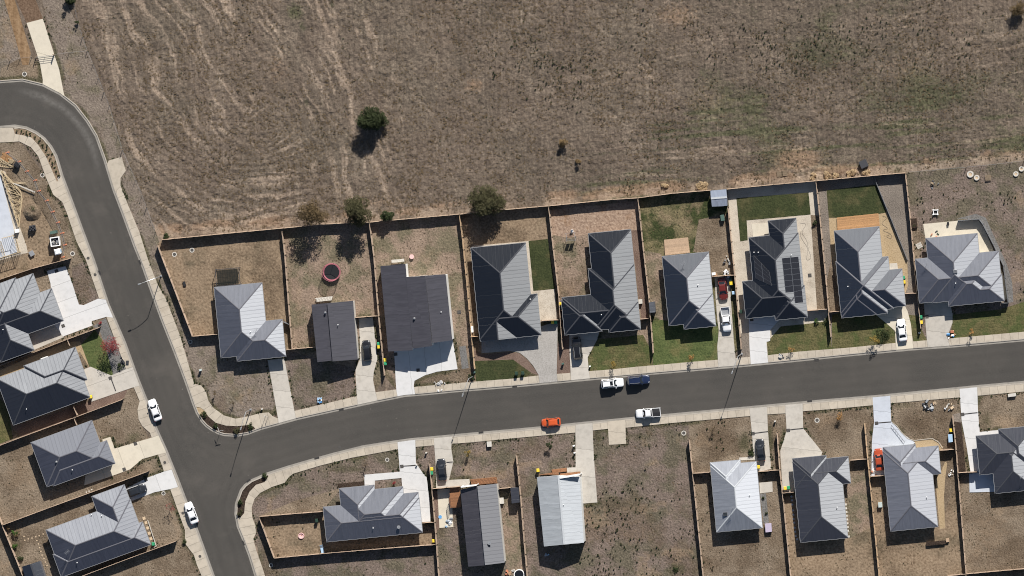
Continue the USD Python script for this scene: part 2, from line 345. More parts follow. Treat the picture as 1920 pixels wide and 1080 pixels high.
def asphalt():
    nb = NB()
    p = nb.pos()
    f = nb.noise(p, 6.0, 4, 0.8)
    big = nb.noise(p, 0.07, 4, 0.6)
    c = nb.ramp(f, [(0.3, lin(70, 68, 65, K)), (0.5, lin(84, 81, 77, K)), (0.7, lin(100, 96, 91, K))])
    c = nb.mix(nb.math('multiply', band(nb, big, 0.40, 0.66), 0.45), c, lin(102, 97, 91, K))
    # worn wheel lanes and a dusty margin: distance from the road's edge is stored on the mesh
    d = nb.math('add', nb.add('attribute', {'attribute': 'edge_distance'}, 'fac'), nb.math('multiply', nb.math('subtract', nb.noise(p, 0.25, 3, 0.6), 0.5), 1.6))
    lane = nb.ramp(nb.math('divide', d, 5.0), [(0.0, (0.62,) * 3), (0.12, (0.46,) * 3), (0.30, (0.58,) * 3), (0.45, (0.42,) * 3), (0.68, (0.56,) * 3), (0.85, (0.47,) * 3), (1.0, (0.52,) * 3)])
    c = nb.mix(1.0, c, nb.mix(0.34, (1, 1, 1), nb.mix(1.0, lane, (2, 2, 2), 'multiply')), 'multiply')
    xyz = nb.add('separate_xyz', vector=p)
    west = nb.math('add', 0.35, nb.math('multiply', 0.65, nb.math('subtract', 1.0, band(nb, xyz + '.x', -66, -40))))
    dust = nb.math('multiply', band(nb, nb.noise(p, 0.16, 5, 0.7, 0.4), 0.52, 0.8), west)
    c = nb.mix(nb.math('multiply', dust, 0.30), c, lin(134, 126, 118, K))
    # the pale worn arc of the bend
    q = nb.math('sqrt', nb.math('add', nb.math('power', nb.math('subtract', xyz + '.x', -103.376), 2.0), nb.math('power', nb.math('subtract', xyz + '.y', 22.533), 2.0)))
    off = nb.math('add', nb.math('subtract', q, 18.002), nb.math('multiply', nb.math('subtract', nb.noise(p, 0.5, 3, 0.6), 0.5), 0.8))
    arc = nb.math('multiply', nb.math('subtract', 1.0, band(nb, nb.math('absolute', off), 0.1, 1.1)), nb.math('multiply', nb.math('multiply', band(nb, xyz + '.x', -103, -98), band(nb, xyz + '.y', 22, 30)), band(nb, nb.noise(p, 1.2, 4, 0.7), 0.25, 0.6)))
    c = nb.mix(nb.math('multiply', arc, 0.55), c, lin(140, 136, 131, K))
    spot = band(nb, nb.noise(p, 1.7, 2, 0.5), 0.74, 0.78)
    c = nb.mix(nb.math('multiply', spot, 0.6), c, lin(146, 140, 131, K))
    drip = band(nb, nb.noise(p, 2.3, 2, 0.5), 0.72, 0.77)
    c = nb.mix(nb.math('multiply', nb.math('multiply', drip, band(nb, big, 0.45, 0.6)), 0.5), c, lin(40, 38, 37, K))
    crack = nb.math('subtract', 1.0, band(nb, nb.math('absolute', nb.math('subtract', nb.noise(p, 0.13, 6, 0.72, 0.6), 0.5)), 0.0, 0.0035))
    c = nb.mix(nb.math('multiply', nb.math('multiply', crack, band(nb, nb.noise(p, 0.09, 2, 0.5), 0.5, 0.6)), 0.45), c, lin(44, 43, 42, K))
    return nb.build('asphalt', nb.add('principled_bsdf', {'roughness': 0.85, 'specular_ior_level': 0.3}, 'BSDF', base_color=c, normal=nb.bump(f, 0.5, 0.015)))
M['asphalt'] = asphalt()
M['patch_asphalt'] = plain('patch_asphalt', lin(72, 71, 70, K), 0.9, var=0.12, scale=9)
M['pale_scuff'] = plain('worn_pale_asphalt', lin(122, 117, 111, K), 0.9, var=0.2, scale=2.0)

def roof_steel(name, col, rough=0.49, ior=2.05, sheet_var=0.04, lay=0.016):
    """Painted corrugated steel: u runs along the eave, v up the slope (metres)."""
    nb = NB()
    uv = nb.add('attribute', {'attribute': 'st'}, 'vector')
    xyz = nb.add('separate_xyz', vector=uv)
    u = xyz + '.x'
    n = nb.math('divide', u, 0.762)
    cell = nb.add('white_noise_texture', {'dimensions': '1D'}, 'value', w=nb.math('floor', n))
    fr = nb.math('fraction', n)
    # each sheet lies a little differently, so that sheets catch the light unevenly
    tilt = nb.math('multiply', nb.math('multiply', nb.math('subtract', cell, 0.5), lay * 2), nb.math('multiply', fr, 0.762))
    nrm0 = nb.add('separate_xyz', vector=nb.add('geometry', out='true_normal'))
    along = nb.add('combine_xyz', {'z': 0.0}, 'vector', x=nb.math('multiply', nrm0 + '.y', -1.0), y=nrm0 + '.x')
    seam = nb.math('less_than', fr, 0.085)
    dirt = nb.noise(nb.add('mapping', {'scale': (2.2, 0.35, 1)}, 'vector', vector=uv), 1.0, 4, 0.6)
    c = nb.ramp(dirt, [(0.3, tuple(v * 0.86 for v in col)), (0.5, col), (0.72, tuple(min(1, v * 1.16) for v in col))])
    k = nb.add('map_range', {'from_min': 0.0, 'from_max': 1.0, 'to_min': 1 - sheet_var, 'to_max': 1 + sheet_var}, 'result', value=cell)
    c = nb.add('hsv', {'hue': 0.5, 'saturation': 1.0, 'fac': 1.0}, 'color', value=k, color=c)
    c = nb.mix(nb.math('multiply', seam, 0.22), c, tuple(v * 0.4 for v in col))
    rg = nb.add('map_range', {'from_min': 0.25, 'from_max': 0.75, 'to_min': rough - 0.05, 'to_max': rough + 0.07}, 'result', value=dirt)
    rg = nb.math('add', rg, nb.math('multiply', seam, 0.16))
    # the fine corrugation spreads highlights along the eave: an anisotropic gloss
    nrm = nb.bump(tilt, 1.0, 1.0, 0.1)
    return nb.build(name, nb.add('principled_bsdf', {'ior': ior, 'anisotropic': 0.9, 'specular_ior_level': 0.5, 'specular_tint': (0.88, 0.93, 1.0)}, 'BSDF', base_color=c, roughness=rg, normal=nrm, tangent=along))
R = {
    'charcoal': roof_steel('charcoal_roof_steel', (0.018, 0.019, 0.026), 0.49, 1.8),
    'dark': roof_steel('dark_roof_steel', (0.004, 0.0042, 0.006), 0.49, 1.95),
    'grey': roof_steel('grey_roof_steel', (0.066, 0.068, 0.084), 0.49, 2.3),
    'bluegrey': roof_steel('blue_grey_roof_steel', (0.128, 0.132, 0.155), 0.49, 2.2),
    'slate': roof_steel('slate_roof_steel', (0.009, 0.0095, 0.014), 0.49, 2.4),
    'blueblack': roof_steel('blue_black_roof_steel', (0.044, 0.047, 0.065), 0.49, 1.75),
    'brown': roof_steel('brown_grey_roof_steel', (0.030, 0.0295, 0.036), 0.49, 2.1),
    'matt': roof_steel('matt_brown_grey_roof_steel', (0.056, 0.055, 0.066), 0.55, 1.3),
    'mauve': roof_steel('mauve_grey_roof_steel', (0.044, 0.042, 0.050), 0.49, 1.7),
    'white': roof_steel('white_roof_steel', (0.31, 0.33, 0.35), 0.5, 1.6),
    'white_hip': roof_steel('silver_white_roof_steel', (0.20, 0.21, 0.235), 0.5, 2.5),
    'zinc': roof_steel('zinc_roof_steel', (0.22, 0.25, 0.31), 0.5, 1.6),
}
M['cap_dark'] = plain('dark_roof_trim', (0.05, 0.052, 0.06), 0.4)
M['cap_grey'] = plain('grey_roof_trim', (0.10, 0.10, 0.115), 0.4)
M['cap_white'] = plain('white_roof_trim', (0.42, 0.44, 0.46), 0.45)
M['gutter_white'] = plain('pale_gutter_steel', (0.26, 0.265, 0.275), 0.4)
M['gutter_dark'] = plain('dark_gutter_steel', (0.09, 0.09, 0.10), 0.4)
M['brick'] = plain('face_brick', (0.24, 0.19, 0.16), 0.85, var=0.2, scale=5)
M['pale_wall'] = plain('pale_rendered_wall', (0.52, 0.50, 0.46), 0.85, var=0.05)
M['white_wall'] = plain('white_weatherboard', (0.68, 0.68, 0.66), 0.7, var=0.04)
M['dark_wall'] = plain('dark_cladding', (0.10, 0.10, 0.11), 0.8, var=0.05)
M['paling'] = plain('timber_paling', (0.40, 0.305, 0.23), 0.85, var=0.25, scale=1.6, vary=0.10)
M['pale_paling'] = plain('fresh_timber_paling', (0.46, 0.33, 0.21), 0.85, var=0.2, scale=1.6, vary=0.08)
M['post'] = plain('treated_pine_post', (0.20, 0.15, 0.10), 0.85, var=0.2)
M['grey_fence'] = plain('grey_steel_fence', (0.16, 0.165, 0.175), 0.5, var=0.06)
M['deck'] = plain('pale_timber_deck', (0.40, 0.28, 0.185), 0.75, var=0.16, scale=4, vary=0.12)
M['orange_deck'] = plain('oiled_timber_deck', (0.38, 0.21, 0.095), 0.65, var=0.2, scale=4, vary=0.16)
M['brown_deck'] = plain('stained_timber_deck', (0.22, 0.10, 0.045), 0.6, var=0.2, scale=4, vary=0.16)
M['pine'] = plain('raw_pine', (0.44, 0.345, 0.215), 0.75, var=0.12)
M['galv'] = plain('galvanised_steel', (0.42, 0.43, 0.44), 0.42, 0.6, var=0.08)
M['black'] = plain('black_plastic', (0.018, 0.018, 0.02), 0.5)
M['rubber'] = plain('tyre_rubber', (0.02, 0.02, 0.02), 0.85)
M['steel_dark'] = plain('dark_steel', (0.05, 0.05, 0.055), 0.45)
M['white_paint'] = plain('white_paint', (0.78, 0.78, 0.77), 0.4, var=0.03)
M['white_stone'] = plain('white_stone', (0.48, 0.455, 0.41), 0.8, var=0.15)
M['tan_stone'] = plain('tan_stone_paver', (0.48, 0.37, 0.25), 0.85, var=0.15)
M['brown_box'] = plain('brown_cardboard', (0.30, 0.19, 0.11), 0.85, var=0.15)
M['iron'] = plain('cast_iron', (0.06, 0.055, 0.05), 0.8, var=0.2)
M['solar'] = plain('solar_cells', (0.022, 0.023, 0.028), 0.22, var=0.1)
M['alloy'] = plain('alloy_frame', (0.5, 0.51, 0.52), 0.35, 0.8)
def glass(name, col, rough=0.06):
    nb = NB()
    return nb.build(name, nb.add('principled_bsdf', {'base_color': col, 'roughness': rough, 'specular_ior_level': 0.6}, 'BSDF'))
M['car_glass'] = glass('tinted_car_glass', (0.012, 0.014, 0.017))
M['window_glass'] = glass('window_glass', (0.03, 0.035, 0.04))
M['lamp_glass'] = glass('headlamp_glass', (0.55, 0.57, 0.6), 0.15)
M['tail_red'] = plain('tail_lamp_red', (0.35, 0.02, 0.015), 0.2)
def paint(name, col, rough=0.3, metal=0.0):
    nb = NB()
    return nb.build(name, nb.add('principled_bsdf', {'base_color': col, 'roughness': rough, 'metallic': metal, 'coat_weight': 0.8, 'coat_roughness': 0.05}, 'BSDF'))
P = {'white': paint('car_white', (0.72, 0.73, 0.74)), 'black': paint('car_black', (0.010, 0.010, 0.012)), 'navy': paint('car_navy', (0.012, 0.020, 0.055)),
     'orange': paint('car_orange', (0.52, 0.085, 0.022)), 'red': paint('car_maroon', (0.12, 0.018, 0.014)), 'rust': paint('car_rust_red', (0.36, 0.06, 0.022)), 'charcoal': paint('car_charcoal', (0.02, 0.022, 0.026))}
for n, c in (('bin_green', (0.03, 0.27, 0.13)), ('bin_yellow', (0.72, 0.52, 0.04)), ('bin_body', (0.02, 0.045, 0.03)), ('blue', (0.10, 0.30, 0.58)), ('pale_blue', (0.33, 0.47, 0.62)), ('pink', (0.45, 0.15, 0.18)),
             ('pale_pink', (0.66, 0.42, 0.40)), ('teal', (0.12, 0.36, 0.36)), ('orange_plastic', (0.70, 0.20, 0.05)), ('purple_box', (0.42, 0.37, 0.47)), ('sign_green', (0.05, 0.20, 0.12)), ('red_plastic', (0.45, 0.05, 0.04)), ('terracotta', (0.45, 0.17, 0.09))):
    M[n] = plain(n, c, 0.5, var=0.06)
def leaf(name, cols, tr=0.25):
    nb = NB()
    r = nb.add('geometry', out='random_per_island')
    c = nb.ramp(r, [(i / (len(cols) - 1), x) for i, x in enumerate(cols)])
    a = nb.add('diffuse_bsdf', {}, 'BSDF', color=c)
    b = nb.add('translucent_bsdf', {}, 'BSDF', color=c)
    return nb.build(name, nb.add('mix_closure', {'fac': tr}, 'closure', closure1=a, closure2=b))
L = {'dark': leaf('dark_pine_leaf', [(0.045, 0.055, 0.028), (0.08, 0.092, 0.048), (0.14, 0.15, 0.085)]),
     'olive': leaf('olive_leaf', [(0.08, 0.076, 0.042), (0.14, 0.13, 0.072), (0.23, 0.205, 0.115)]),
     'brown': leaf('brown_olive_leaf', [(0.12, 0.088, 0.05), (0.20, 0.148, 0.084), (0.29, 0.22, 0.125)]),
     'tan': leaf('tan_dry_leaf', [(0.196, 0.138, 0.075), (0.299, 0.213, 0.115), (0.391, 0.287, 0.161)]),
     'red': leaf('red_autumn_leaf', [(0.260, 0.058, 0.058), (0.416, 0.104, 0.104), (0.520, 0.195, 0.182)]),
     'yellow': leaf('yellow_leaf', [(0.276, 0.196, 0.057), (0.414, 0.299, 0.092), (0.230, 0.196, 0.069)]),
     'orange': leaf('orange_dry_leaf', [(0.391, 0.218, 0.081), (0.506, 0.310, 0.127)]),
     'green': leaf('bright_green_leaf', [(0.069, 0.127, 0.034), (0.127, 0.196, 0.057), (0.196, 0.253, 0.092)]),
     'weed': leaf('weed_leaf', [(0.053, 0.068, 0.033), (0.090, 0.105, 0.045), (0.135, 0.135, 0.068)]),
     'tussock': leaf('pale_straw_tussock', [(0.50, 0.38, 0.24), (0.62, 0.48, 0.32), (0.44, 0.33, 0.2)]),
     'straw': leaf('straw_blade', [(0.200, 0.150, 0.094), (0.300, 0.231, 0.150), (0.413, 0.325, 0.219)]),
     'dust': leaf('dusty_blade', [(0.119, 0.105, 0.071), (0.187, 0.162, 0.111), (0.255, 0.221, 0.153)]),
     'flower': leaf('white_flower', [(0.7, 0.7, 0.7), (0.6, 0.6, 0.62), (0.35, 0.37, 0.33)])}
M['bark'] = plain('grey_brown_bark', (0.13, 0.10, 0.075), 0.9, var=0.3)
# ---------------------------------------------------------------- the ground and the streets
FIELD = poly([(132, -120), (147, 42), (164, 94), (205, 197), (232, 284), (267, 365), (300, 445), (531, 424), (861, 398), (1195, 367), (1332, 353), (1529, 335), (1697, 320), (1812, 308), (2110, 280), (2110, -120)])
def near(X, Y, line, width, fall=1.0):
    """1 on a line of photograph pixels, fading over its width."""
    d = np.full(X.shape, 1e9)
    for (xa, ya), (xb, yb) in zip(line[:-1], line[1:]):
        L2 = (xb - xa) ** 2 + (yb - ya) ** 2
        t = np.clip(((X - xa) * (xb - xa) + (Y - ya) * (yb - ya)) / L2, 0, 1)
        d = np.minimum(d, np.hypot(X - xa - t * (xb - xa), Y - ya - t * (yb - ya)))
    return np.exp(-(d / width) ** 2) * fall
def blob(X, Y, x, y, rx, ry, k=1.0):
    return k * np.exp(-((X - x) / rx) ** 2 - ((Y - y) / ry) ** 2)
def wear(X, Y):
    n3 = lambda sc, seed, o=4, ax=1.0: meshkit.fbm(np.stack([X * sc, Y * sc * ax, np.zeros_like(X)], -1), o, seed)
    wob = (n3(0.012, 3, 3) - 0.5) * 60
    s1 = X - 0.52 * Y + 0.00045 * (Y - 60) ** 2 + wob * 0.9
    s2 = np.hypot(X - 470, (Y - 215) * 1.25) + wob * 1.0
    l1 = meshkit.fbm(np.stack([s1 / 9, Y * 0.006, np.zeros_like(X)], -1), 2, 7)
    l2 = meshkit.fbm(np.stack([s2 / 9, X * 0.004, np.zeros_like(X)], -1), 2, 8)
    k2 = np.clip((Y - 205) / 70, 0, 1) * np.clip((620 - X) / 80, 0, 1)
    west = np.clip((960 - X) / 340, 0, 1)
    sw = (np.clip((l1 - 0.50) * 6, 0, 1) * (1 - k2) + np.clip((l2 - 0.50) * 6, 0, 1) * k2) * west * np.clip(n3(0.02, 5) * 2.4 - 0.45, 0.15, 1)
    r = sw * 0.9
    for ln, wd, k in (([(360, 30), (380, 95), (410, 145), (440, 190), (468, 212), (478, 190)], 4, .7), ([(398, 0), (440, 78)], 4, .6), ([(586, -20), (620, 77), (640, 133), (657, 177), (662, 247)], 6, .8), ([(604, -20), (632, 43), (655, 110)], 4, .5),
                      ([(690, 285), (704, 310), (720, 347), (733, 395)], 8, .8), ([(490, -10), (547, 77), (570, 133), (617, 182)], 4, .5), ([(455, 230), (480, 280), (520, 330)], 4, .5), ([(540, 75), (470, 95), (420, 100)], 3, .4), ([(505, 195), (470, 222), (462, 240)], 4, .5),
                      ([(1195, 120), (1227, 150)], 3, .8), ([(1208, 115), (1236, 146)], 3, .6), ([(330, 330), (420, 400), (540, 378)], 5, .4), ([(1780, -20), (1792, 300)], 4, .35), ([(1800, -20), (1815, 300)], 4, .3)):
        r = np.maximum(r, near(X, Y, ln, wd, k))
    fl = meshkit.fbm(np.stack([(Y + 0.09 * X + wob * 0.4) / 6, X * 0.006, np.zeros_like(X)], -1), 2, 19)
    r = np.maximum(r, np.clip((fl - 0.52) * 5, 0, 1) * 0.55 * np.clip((X - 800) / 200, 0, 1) * np.clip(n3(0.012, 25) * 2.4 - 0.6, 0, 1))
    fence = [(300, 441), (531, 422), (692, 411), (861, 396), (1028, 380), (1195, 365), (1332, 351), (1529, 333), (1697, 318), (1812, 306), (2110, 278)]
    r = np.maximum(r, near(X, Y, fence, 13, 0.9) * np.clip(n3(0.03, 12) * 2.6 - 0.6, 0, 1))
    r = np.maximum(r, blob(X, Y, 940, 360, 60, 22, .45)); r = np.maximum(r, blob(X, Y, 700, 380, 120, 24, .4)); r = np.maximum(r, blob(X, Y, 830, 130, 46, 60, .3))
    olive = np.clip((X - 780) / 420, 0, 1) * np.clip(n3(0.006, 15, 4, 1.7) * 2.4 - 0.75, 0, 1) * 0.62
    olive = olive + np.clip(n3(0.011, 16, 4) - 0.5, 0, 1) * 1.2 * np.clip((X - 350) / 400, 0.25, 1)
    stripe = meshkit.fbm(np.stack([Y / 7 + X * 0.012, X * 0.004, np.zeros_like(X)], -1), 2, 18)
    olive = olive + np.clip((stripe - 0.5) * 3, 0, 0.5) * np.clip((X - 1000) / 200, 0, 1) * np.clip((Y - 170) / 80, 0, 1)
    gr = olive
    for x, y, rx, ry, k in ((553, 22, 26, 24, .95), (567, 50, 12, 18, .8), (622, 10, 9, 16, .8), (680, 12, 18, 14, .6), (575, 192, 10, 14, .8), (578, 225, 14, 30, .45), (602, 260, 14, 22, .35), (857, 40, 9, 90, .5), (862, 110, 7, 40, .5), (770, 160, 30, 40, .35), (745, 335, 20, 10, .5), (910, 200, 34, 60, .45), (905, 40, 50, 60, .4), (1040, 120, 110, 70, .35), (1490, 90, 150, 60, .45), (1580, 300, 40, 18, .6), (990, 370, 40, 10, .5), (1280, 350, 60, 8, .5), (1255, 310, 200, 14, .35), (1860, 100, 60, 120, .3)):
        gr = np.maximum(gr, blob(X, Y, x, y, rx, ry, k))
    for ln, wd, k in (([(627, 40), (655, 115), (662, 120)], 6, .55), ([(690, 285), (700, 310)], 6, .6), ([(148, 50), (180, 145), (222, 255), (268, 380), (294, 440)], 5, .5)):
        gr = np.maximum(gr, near(X, Y, ln, wd, k))
    ba = np.maximum.reduce([blob(X, Y, 1497, 300, 46, 24, .9), blob(X, Y, 1460, 326, 26, 14, .8), blob(X, Y, 1690, 130, 90, 50, .3), blob(X, Y, 1270, 30, 50, 30, .5), blob(X, Y, 1330, 190, 70, 40, .3), blob(X, Y, 690, 380, 90, 14, .4), blob(X, Y, 520, 130, 30, 60, .35), blob(X, Y, 890, 160, 24, 14, .6), near(X, Y + 9, fence, 12, 0.95) * np.clip(n3(0.02, 33) * 2.6 - 0.75, 0, 1)])
    return np.stack([np.clip(r, 0, 1), np.clip(gr, 0, 1), np.clip(ba, 0, 1)], -1), s1, s2, k2, west
def ground():
    x = np.arange(-126, 126.01, 0.30); y = np.arange(-72, 72.01, 0.30)
    Xw, Yw = np.meshgrid(x, y)
    PX, PY = Xw / S + 960, 540 - Yw / S
    w, s1, s2, k2, west = wear(PX, PY)
    inside = shapely.contains_xy(FIELD.buffer(-0.7), Xw, Yw)
    q = np.stack([Xw, Yw, np.zeros_like(Xw)], -1)
    fur = np.sin(np.where(k2 > 0.5, s2, s1) / 2.6) * 0.035 * west
    hgt = (meshkit.fbm(q * 0.9, 4, 51) - 0.5) * 0.34 + (meshkit.fbm(q * 2.2, 2, 52) - 0.5) * 0.20 + fur + (w[..., 0] > 0.5) * 0.02
    Z = np.where(inside, hgt - 0.02, 0.0)
    V = np.stack([Xw, Yw, Z], -1).reshape(-1, 3)
    ny, nx = Xw.shape
    i = (np.arange(ny - 1)[:, None] * nx + np.arange(nx - 1)[None]).ravel()
    Q = np.vstack([np.c_[i, i + 1, i + nx + 1], np.c_[i, i + nx + 1, i + nx]])
    far = sbox(-1600, -1600, 1600, 1600).difference(sbox(x[0], y[0], x[-1], y[-1]))
    fm = sheet(far, 0.0)
    Q = np.vstack([Q, np.array(fm.faces) + len(V)])
    W_ = np.vstack([w.reshape(-1, 3), np.zeros((len(fm.vertices), 3))])
    V = np.vstack([V, fm.vertices])
    pr = obj('ground', (V, Q), M['field'], kind='structure', label='dry straw-coloured paddock grass behind and around the houses', cat='ground')
    UsdGeom.PrimvarsAPI(pr).CreatePrimvar('wear', Sdf.ValueTypeNames.Color3fArray, 'vertex').Set(Vt.Vec3fArray.FromNumpy(W_.astype(np.float32)))
ground()

N_EDGE = [(442, 819), (464, 815.6), (490, 806), (520, 798), (560, 787), (628, 772), (656, 766), (714, 753.5), (758, 744.5), (800, 741), (855, 735.6), (960, 727), (1020, 721.5), (1132, 711), (1220, 703), (1308, 695.5), (1390, 688.5), (1478, 680), (1600, 667.5), (1712, 657), (1788, 651.5), (1920, 640), (2100, 622)]
S_EDGE = [(503, 1150), (477, 1080), (466, 1044), (454, 1012), (444, 988), (439.5, 964), (440.5, 944), (450, 918), (458, 908), (470, 899), (500, 886), (540, 873), (590, 858.5), (628, 848), (680, 835), (725, 828), (770, 821.6), (900, 809.6), (1018, 799), (1078, 792.5), (1187, 781.6), (1260, 775), (1400, 762), (1548, 748.4), (1650, 740), (1842, 721), (1920, 714), (2100, 697)]
W_EDGE = [(-120, 244), (0, 236), (28, 233.5), (50, 237), (69, 246), (85, 258), (98, 274), (108, 292), (119, 329), (139, 382), (158, 434), (178, 487), (205, 569), (236, 641), (261, 710), (278, 752), (294, 800), (314, 844), (336, 899), (356, 952), (375, 1002), (403, 1080), (428, 1150)]
E_EDGE = [(-120, 163), (0, 156), (42, 153), (80, 162), (111, 178), (139, 200), (161, 228), (178, 256), (194, 301), (211, 357), (230, 407), (250, 462), (267, 504), (278, 536), (300, 597), (325, 660), (347, 719), (360, 757), (367, 775), (376, 790), (385, 800), (396, 808), (408, 814), (420, 817.6), (442, 819)]
def road_mesh():
    ms, k, cur = [], 0, road
    while not cur.is_empty and k < 40:
        nxt = road.buffer(-0.5 * (k + 1), join_style=1)
        ms.append(sheet(cur.difference(nxt), 0.012))
        cur = nxt; k += 1
    return cat(ms)
road = poly(E_EDGE + N_EDGE[1:] + S_EDGE[::-1] + W_EDGE[::-1])
road_prim = obj('asphalt_road', road_mesh(), M['asphalt'], kind='structure', label='grey asphalt street curving through the estate with a junction', cat='road')
rv = np.array(UsdGeom.Mesh(road_prim).GetPointsAttr().Get())
UsdGeom.PrimvarsAPI(road_prim).CreatePrimvar('edge_distance', Sdf.ValueTypeNames.FloatArray, 'vertex').Set(Vt.FloatArray.FromNumpy(shapely.distance(shapely.points(rv[:, :2].astype(float)), road.exterior).astype(np.float32)))
gut = road.buffer(0.42, join_style=1).difference(road)
win = sbox(-118, -70, 124, 70)
gut = gut.intersection(win)

# driveways: outline, material, direction in degrees of the long axis
def drv(name, pts, mat, ang, step, label):
    return (name, poly(pts), mat, ang, step, label)
DRIVES = [
    drv('driveway', [(502, 675), (533, 672), (552, 770), (556, 788), (523, 797), (521, 783)], 'drive', 84, 3.4, 'narrow concrete driveway in front of the grey hip house on the corner'),
    drv('driveway', [(672.7, 597), (699, 595), (707.7, 673), (701, 697), (699.5, 712), (704, 735), (709, 754.5), (671, 763), (669, 741), (667, 708), (667, 693), (675.6, 671), (674.7, 634)], 'drive', 84, 3.0, 'pale concrete driveway beside the small grey skillion house, a black hatchback on it'),
    drv('driveway', [(738, 640), (848, 632), (858, 692), (820, 696.7), (797, 703.5), (777, 714), (776, 724), (779, 742), (746, 747.5), (743, 730)], 'new_drive', 5, 3.4, 'wide concrete driveway of the big flat-roofed grey house'),
    drv('driveway', [(903, 622), (1014, 612), (1046, 602), (1044, 700), (1046, 718.5), (1012, 721.5), (1010, 703), (1000, 686), (988, 672), (974, 661), (956, 658), (903, 662)], 'grey_aggregate', 84, 40, 'grey aggregate driveway curving past the black-roofed hip house'),
    drv('driveway', [(1067, 622), (1126, 614), (1120, 636), (1102, 670), (1104, 696), (1107, 712.5), (1071, 716), (1068, 660)], 'drive', 84, 3.2, 'concrete driveway with a black four-wheel drive parked nose out'),
    drv('driveway', [(1340, 520), (1368, 518), (1371, 570), (1376, 640), (1378, 660), (1381, 688.5), (1347, 691.5), (1345, 650), (1348, 620), (1345, 600), (1342, 560)], 'old_drive', 84, 3.3, 'long narrow concrete driveway holding an old red car and a white ute'),
    drv('driveway', [(1404, 590), (1452, 585), (1470, 590), (1444, 619), (1444, 639), (1437, 641), (1439, 668), (1441, 683), (1408, 686), (1405, 642)], 'new_drive', 84, 3.2, 'white and grey concrete driveway of the house with solar panels'),
    drv('driveway', [(1640, 576), (1694, 568), (1702, 584), (1708, 608), (1713, 657), (1681, 660), (1678, 620), (1663, 607), (1640, 588)], 'cream', 84, 3.6, 'concrete driveway with a white sedan, between the blue-grey and the pale grey roofed houses'),
    drv('driveway', [(1732, 566), (1779, 562), (1786, 588), (1786, 605), (1776, 632), (1782, 652), (1740, 655), (1738, 638)], 'old_drive', 84, 3.0, 'concrete driveway in front of the last house on the north side'),
    drv('driveway', [(745, 825), (778.5, 820.5), (780, 868), (792, 886), (800, 895), (806, 940), (807, 978), (770, 980), (770, 930), (755, 925), (753, 896), (703, 901), (703, 912), (684, 914), (683, 890), (750, 884.5)], 'new_drive', 84, 3.2, 'white concrete driveway and entry path of the wide many-hipped house'),
    drv('driveway', [(813, 817.5), (848, 814.5), (846, 840), (850, 866), (842, 900), (880, 898), (882, 909), (842, 913), (818, 916), (817, 870)], 'drive', 84, 3.0, 'concrete driveway with a black sedan beside the brown deck house'),
    drv('driveway', [(1079, 792.5), (1111, 790), (1112.5, 837), (1114, 864), (1120, 942), (1093, 944), (1088.5, 886), (1063.5, 887), (1063, 877), (1079.5, 876)], 'old_drive', 84, 5.2, 'long plain concrete driveway beside the white gable house'),
    drv('driveway', [(1139, 787), (1172, 784), (1174, 832), (1142, 834)], 'path', 84, 3.4, 'short concrete crossover leading to an empty lot'),
    drv('driveway', [(1405, 762), (1438, 759), (1440, 810), (1446, 879), (1422, 885), (1416, 862), (1386, 863), (1386, 858), (1413, 856), (1410, 812)], 'old_drive', 84, 3.4, 'concrete driveway with a black car beside the white hip house'),
    drv('driveway', [(1472, 756), (1505, 753), (1506, 803), (1542, 848), (1530, 880), (1500, 920), (1482, 925), (1468, 925), (1463, 846), (1475, 808)], 'old_drive', 84, 9, 'wide flared concrete driveway in front of the dark grey hip house'),
    drv('driveway', [(1636, 741.5), (1669, 738), (1671, 790), (1694, 814), (1716, 830), (1700, 842), (1658, 892), (1634, 893), (1635, 826), (1639, 792)], 'blue_drive', 84, 3.6, 'blue-white concrete driveway with an orange-red car against the house'),
    drv('driveway', [(1799, 725), (1832, 722), (1834, 774), (1837, 810), (1874, 806), (1874, 820), (1845, 830), (1845, 885), (1820, 886.5), (1813, 840), (1803, 788)], 'new_drive', 84, 3.4, 'concrete driveway beside the timber-edged garden bed in the east'),
    drv('driveway', [(88, 508), (123, 499), (135, 530), (148, 571), (157, 572), (184, 560), (203, 562), (217, 596), (199, 594), (172, 602), (174, 610), (118, 631), (100, 606), (95, 532)], 'new_drive', -70, 3.6, 'broad white concrete driveway of the dark house on the west street'),
    drv('driveway', [(158, 692), (170, 687.5), (208, 704), (237, 692), (254, 686), (268, 722), (247, 727), (172, 753), (160, 735)], 'drive', -70, 3.4, 'concrete driveway of the ribbed grey roofed house by the red tree'),
    drv('driveway', [(192, 824), (207, 819), (215, 841), (283, 821), (300, 815), (315, 848), (297, 852), (267, 860.5), (244, 880), (205.5, 894), (158, 910), (160, 892), (200, 870)], 'cream', 20, 4.4, 'curving concrete driveway of the small hip house on the west street'),
    drv('driveway', [(232, 918), (278, 895), (308, 884), (322, 880), (334, 913), (319, 917), (289, 923), (240, 942)], 'new_drive', 20, 3.4, 'short concrete driveway with a dark car under the eaves'),
    drv('driveway', [(50, 43), (80.5, 35), (100, 97), (111, 130.5), (119, 172), (121, 180), (80, 159), (80.5, 150), (75, 119)], 'cream', 73, 7, 'pale concrete driveway crossing the bend at the top left'),
    drv('driveway', [(-90, 262), (0, 240), (24, 238.5), (28, 251), (24, 266), (0, 267), (-90, 290)], 'path', 0, 4, 'concrete apron at the western end of the bend'),
    drv('turning_pad', [(204, 301), (228, 294), (236, 320), (226, 334), (226, 348), (216, 360), (199, 312)], 'path', 73, 20, 'rounded concrete pad where the eastern footpath of the side street begins'),
]
all_drive = unary_union([d[1] for d in DRIVES]).buffer(0.03)
kerb = road.buffer(0.60, join_style=1).difference(road.buffer(0.42, join_style=1)).intersection(win).difference(all_drive)
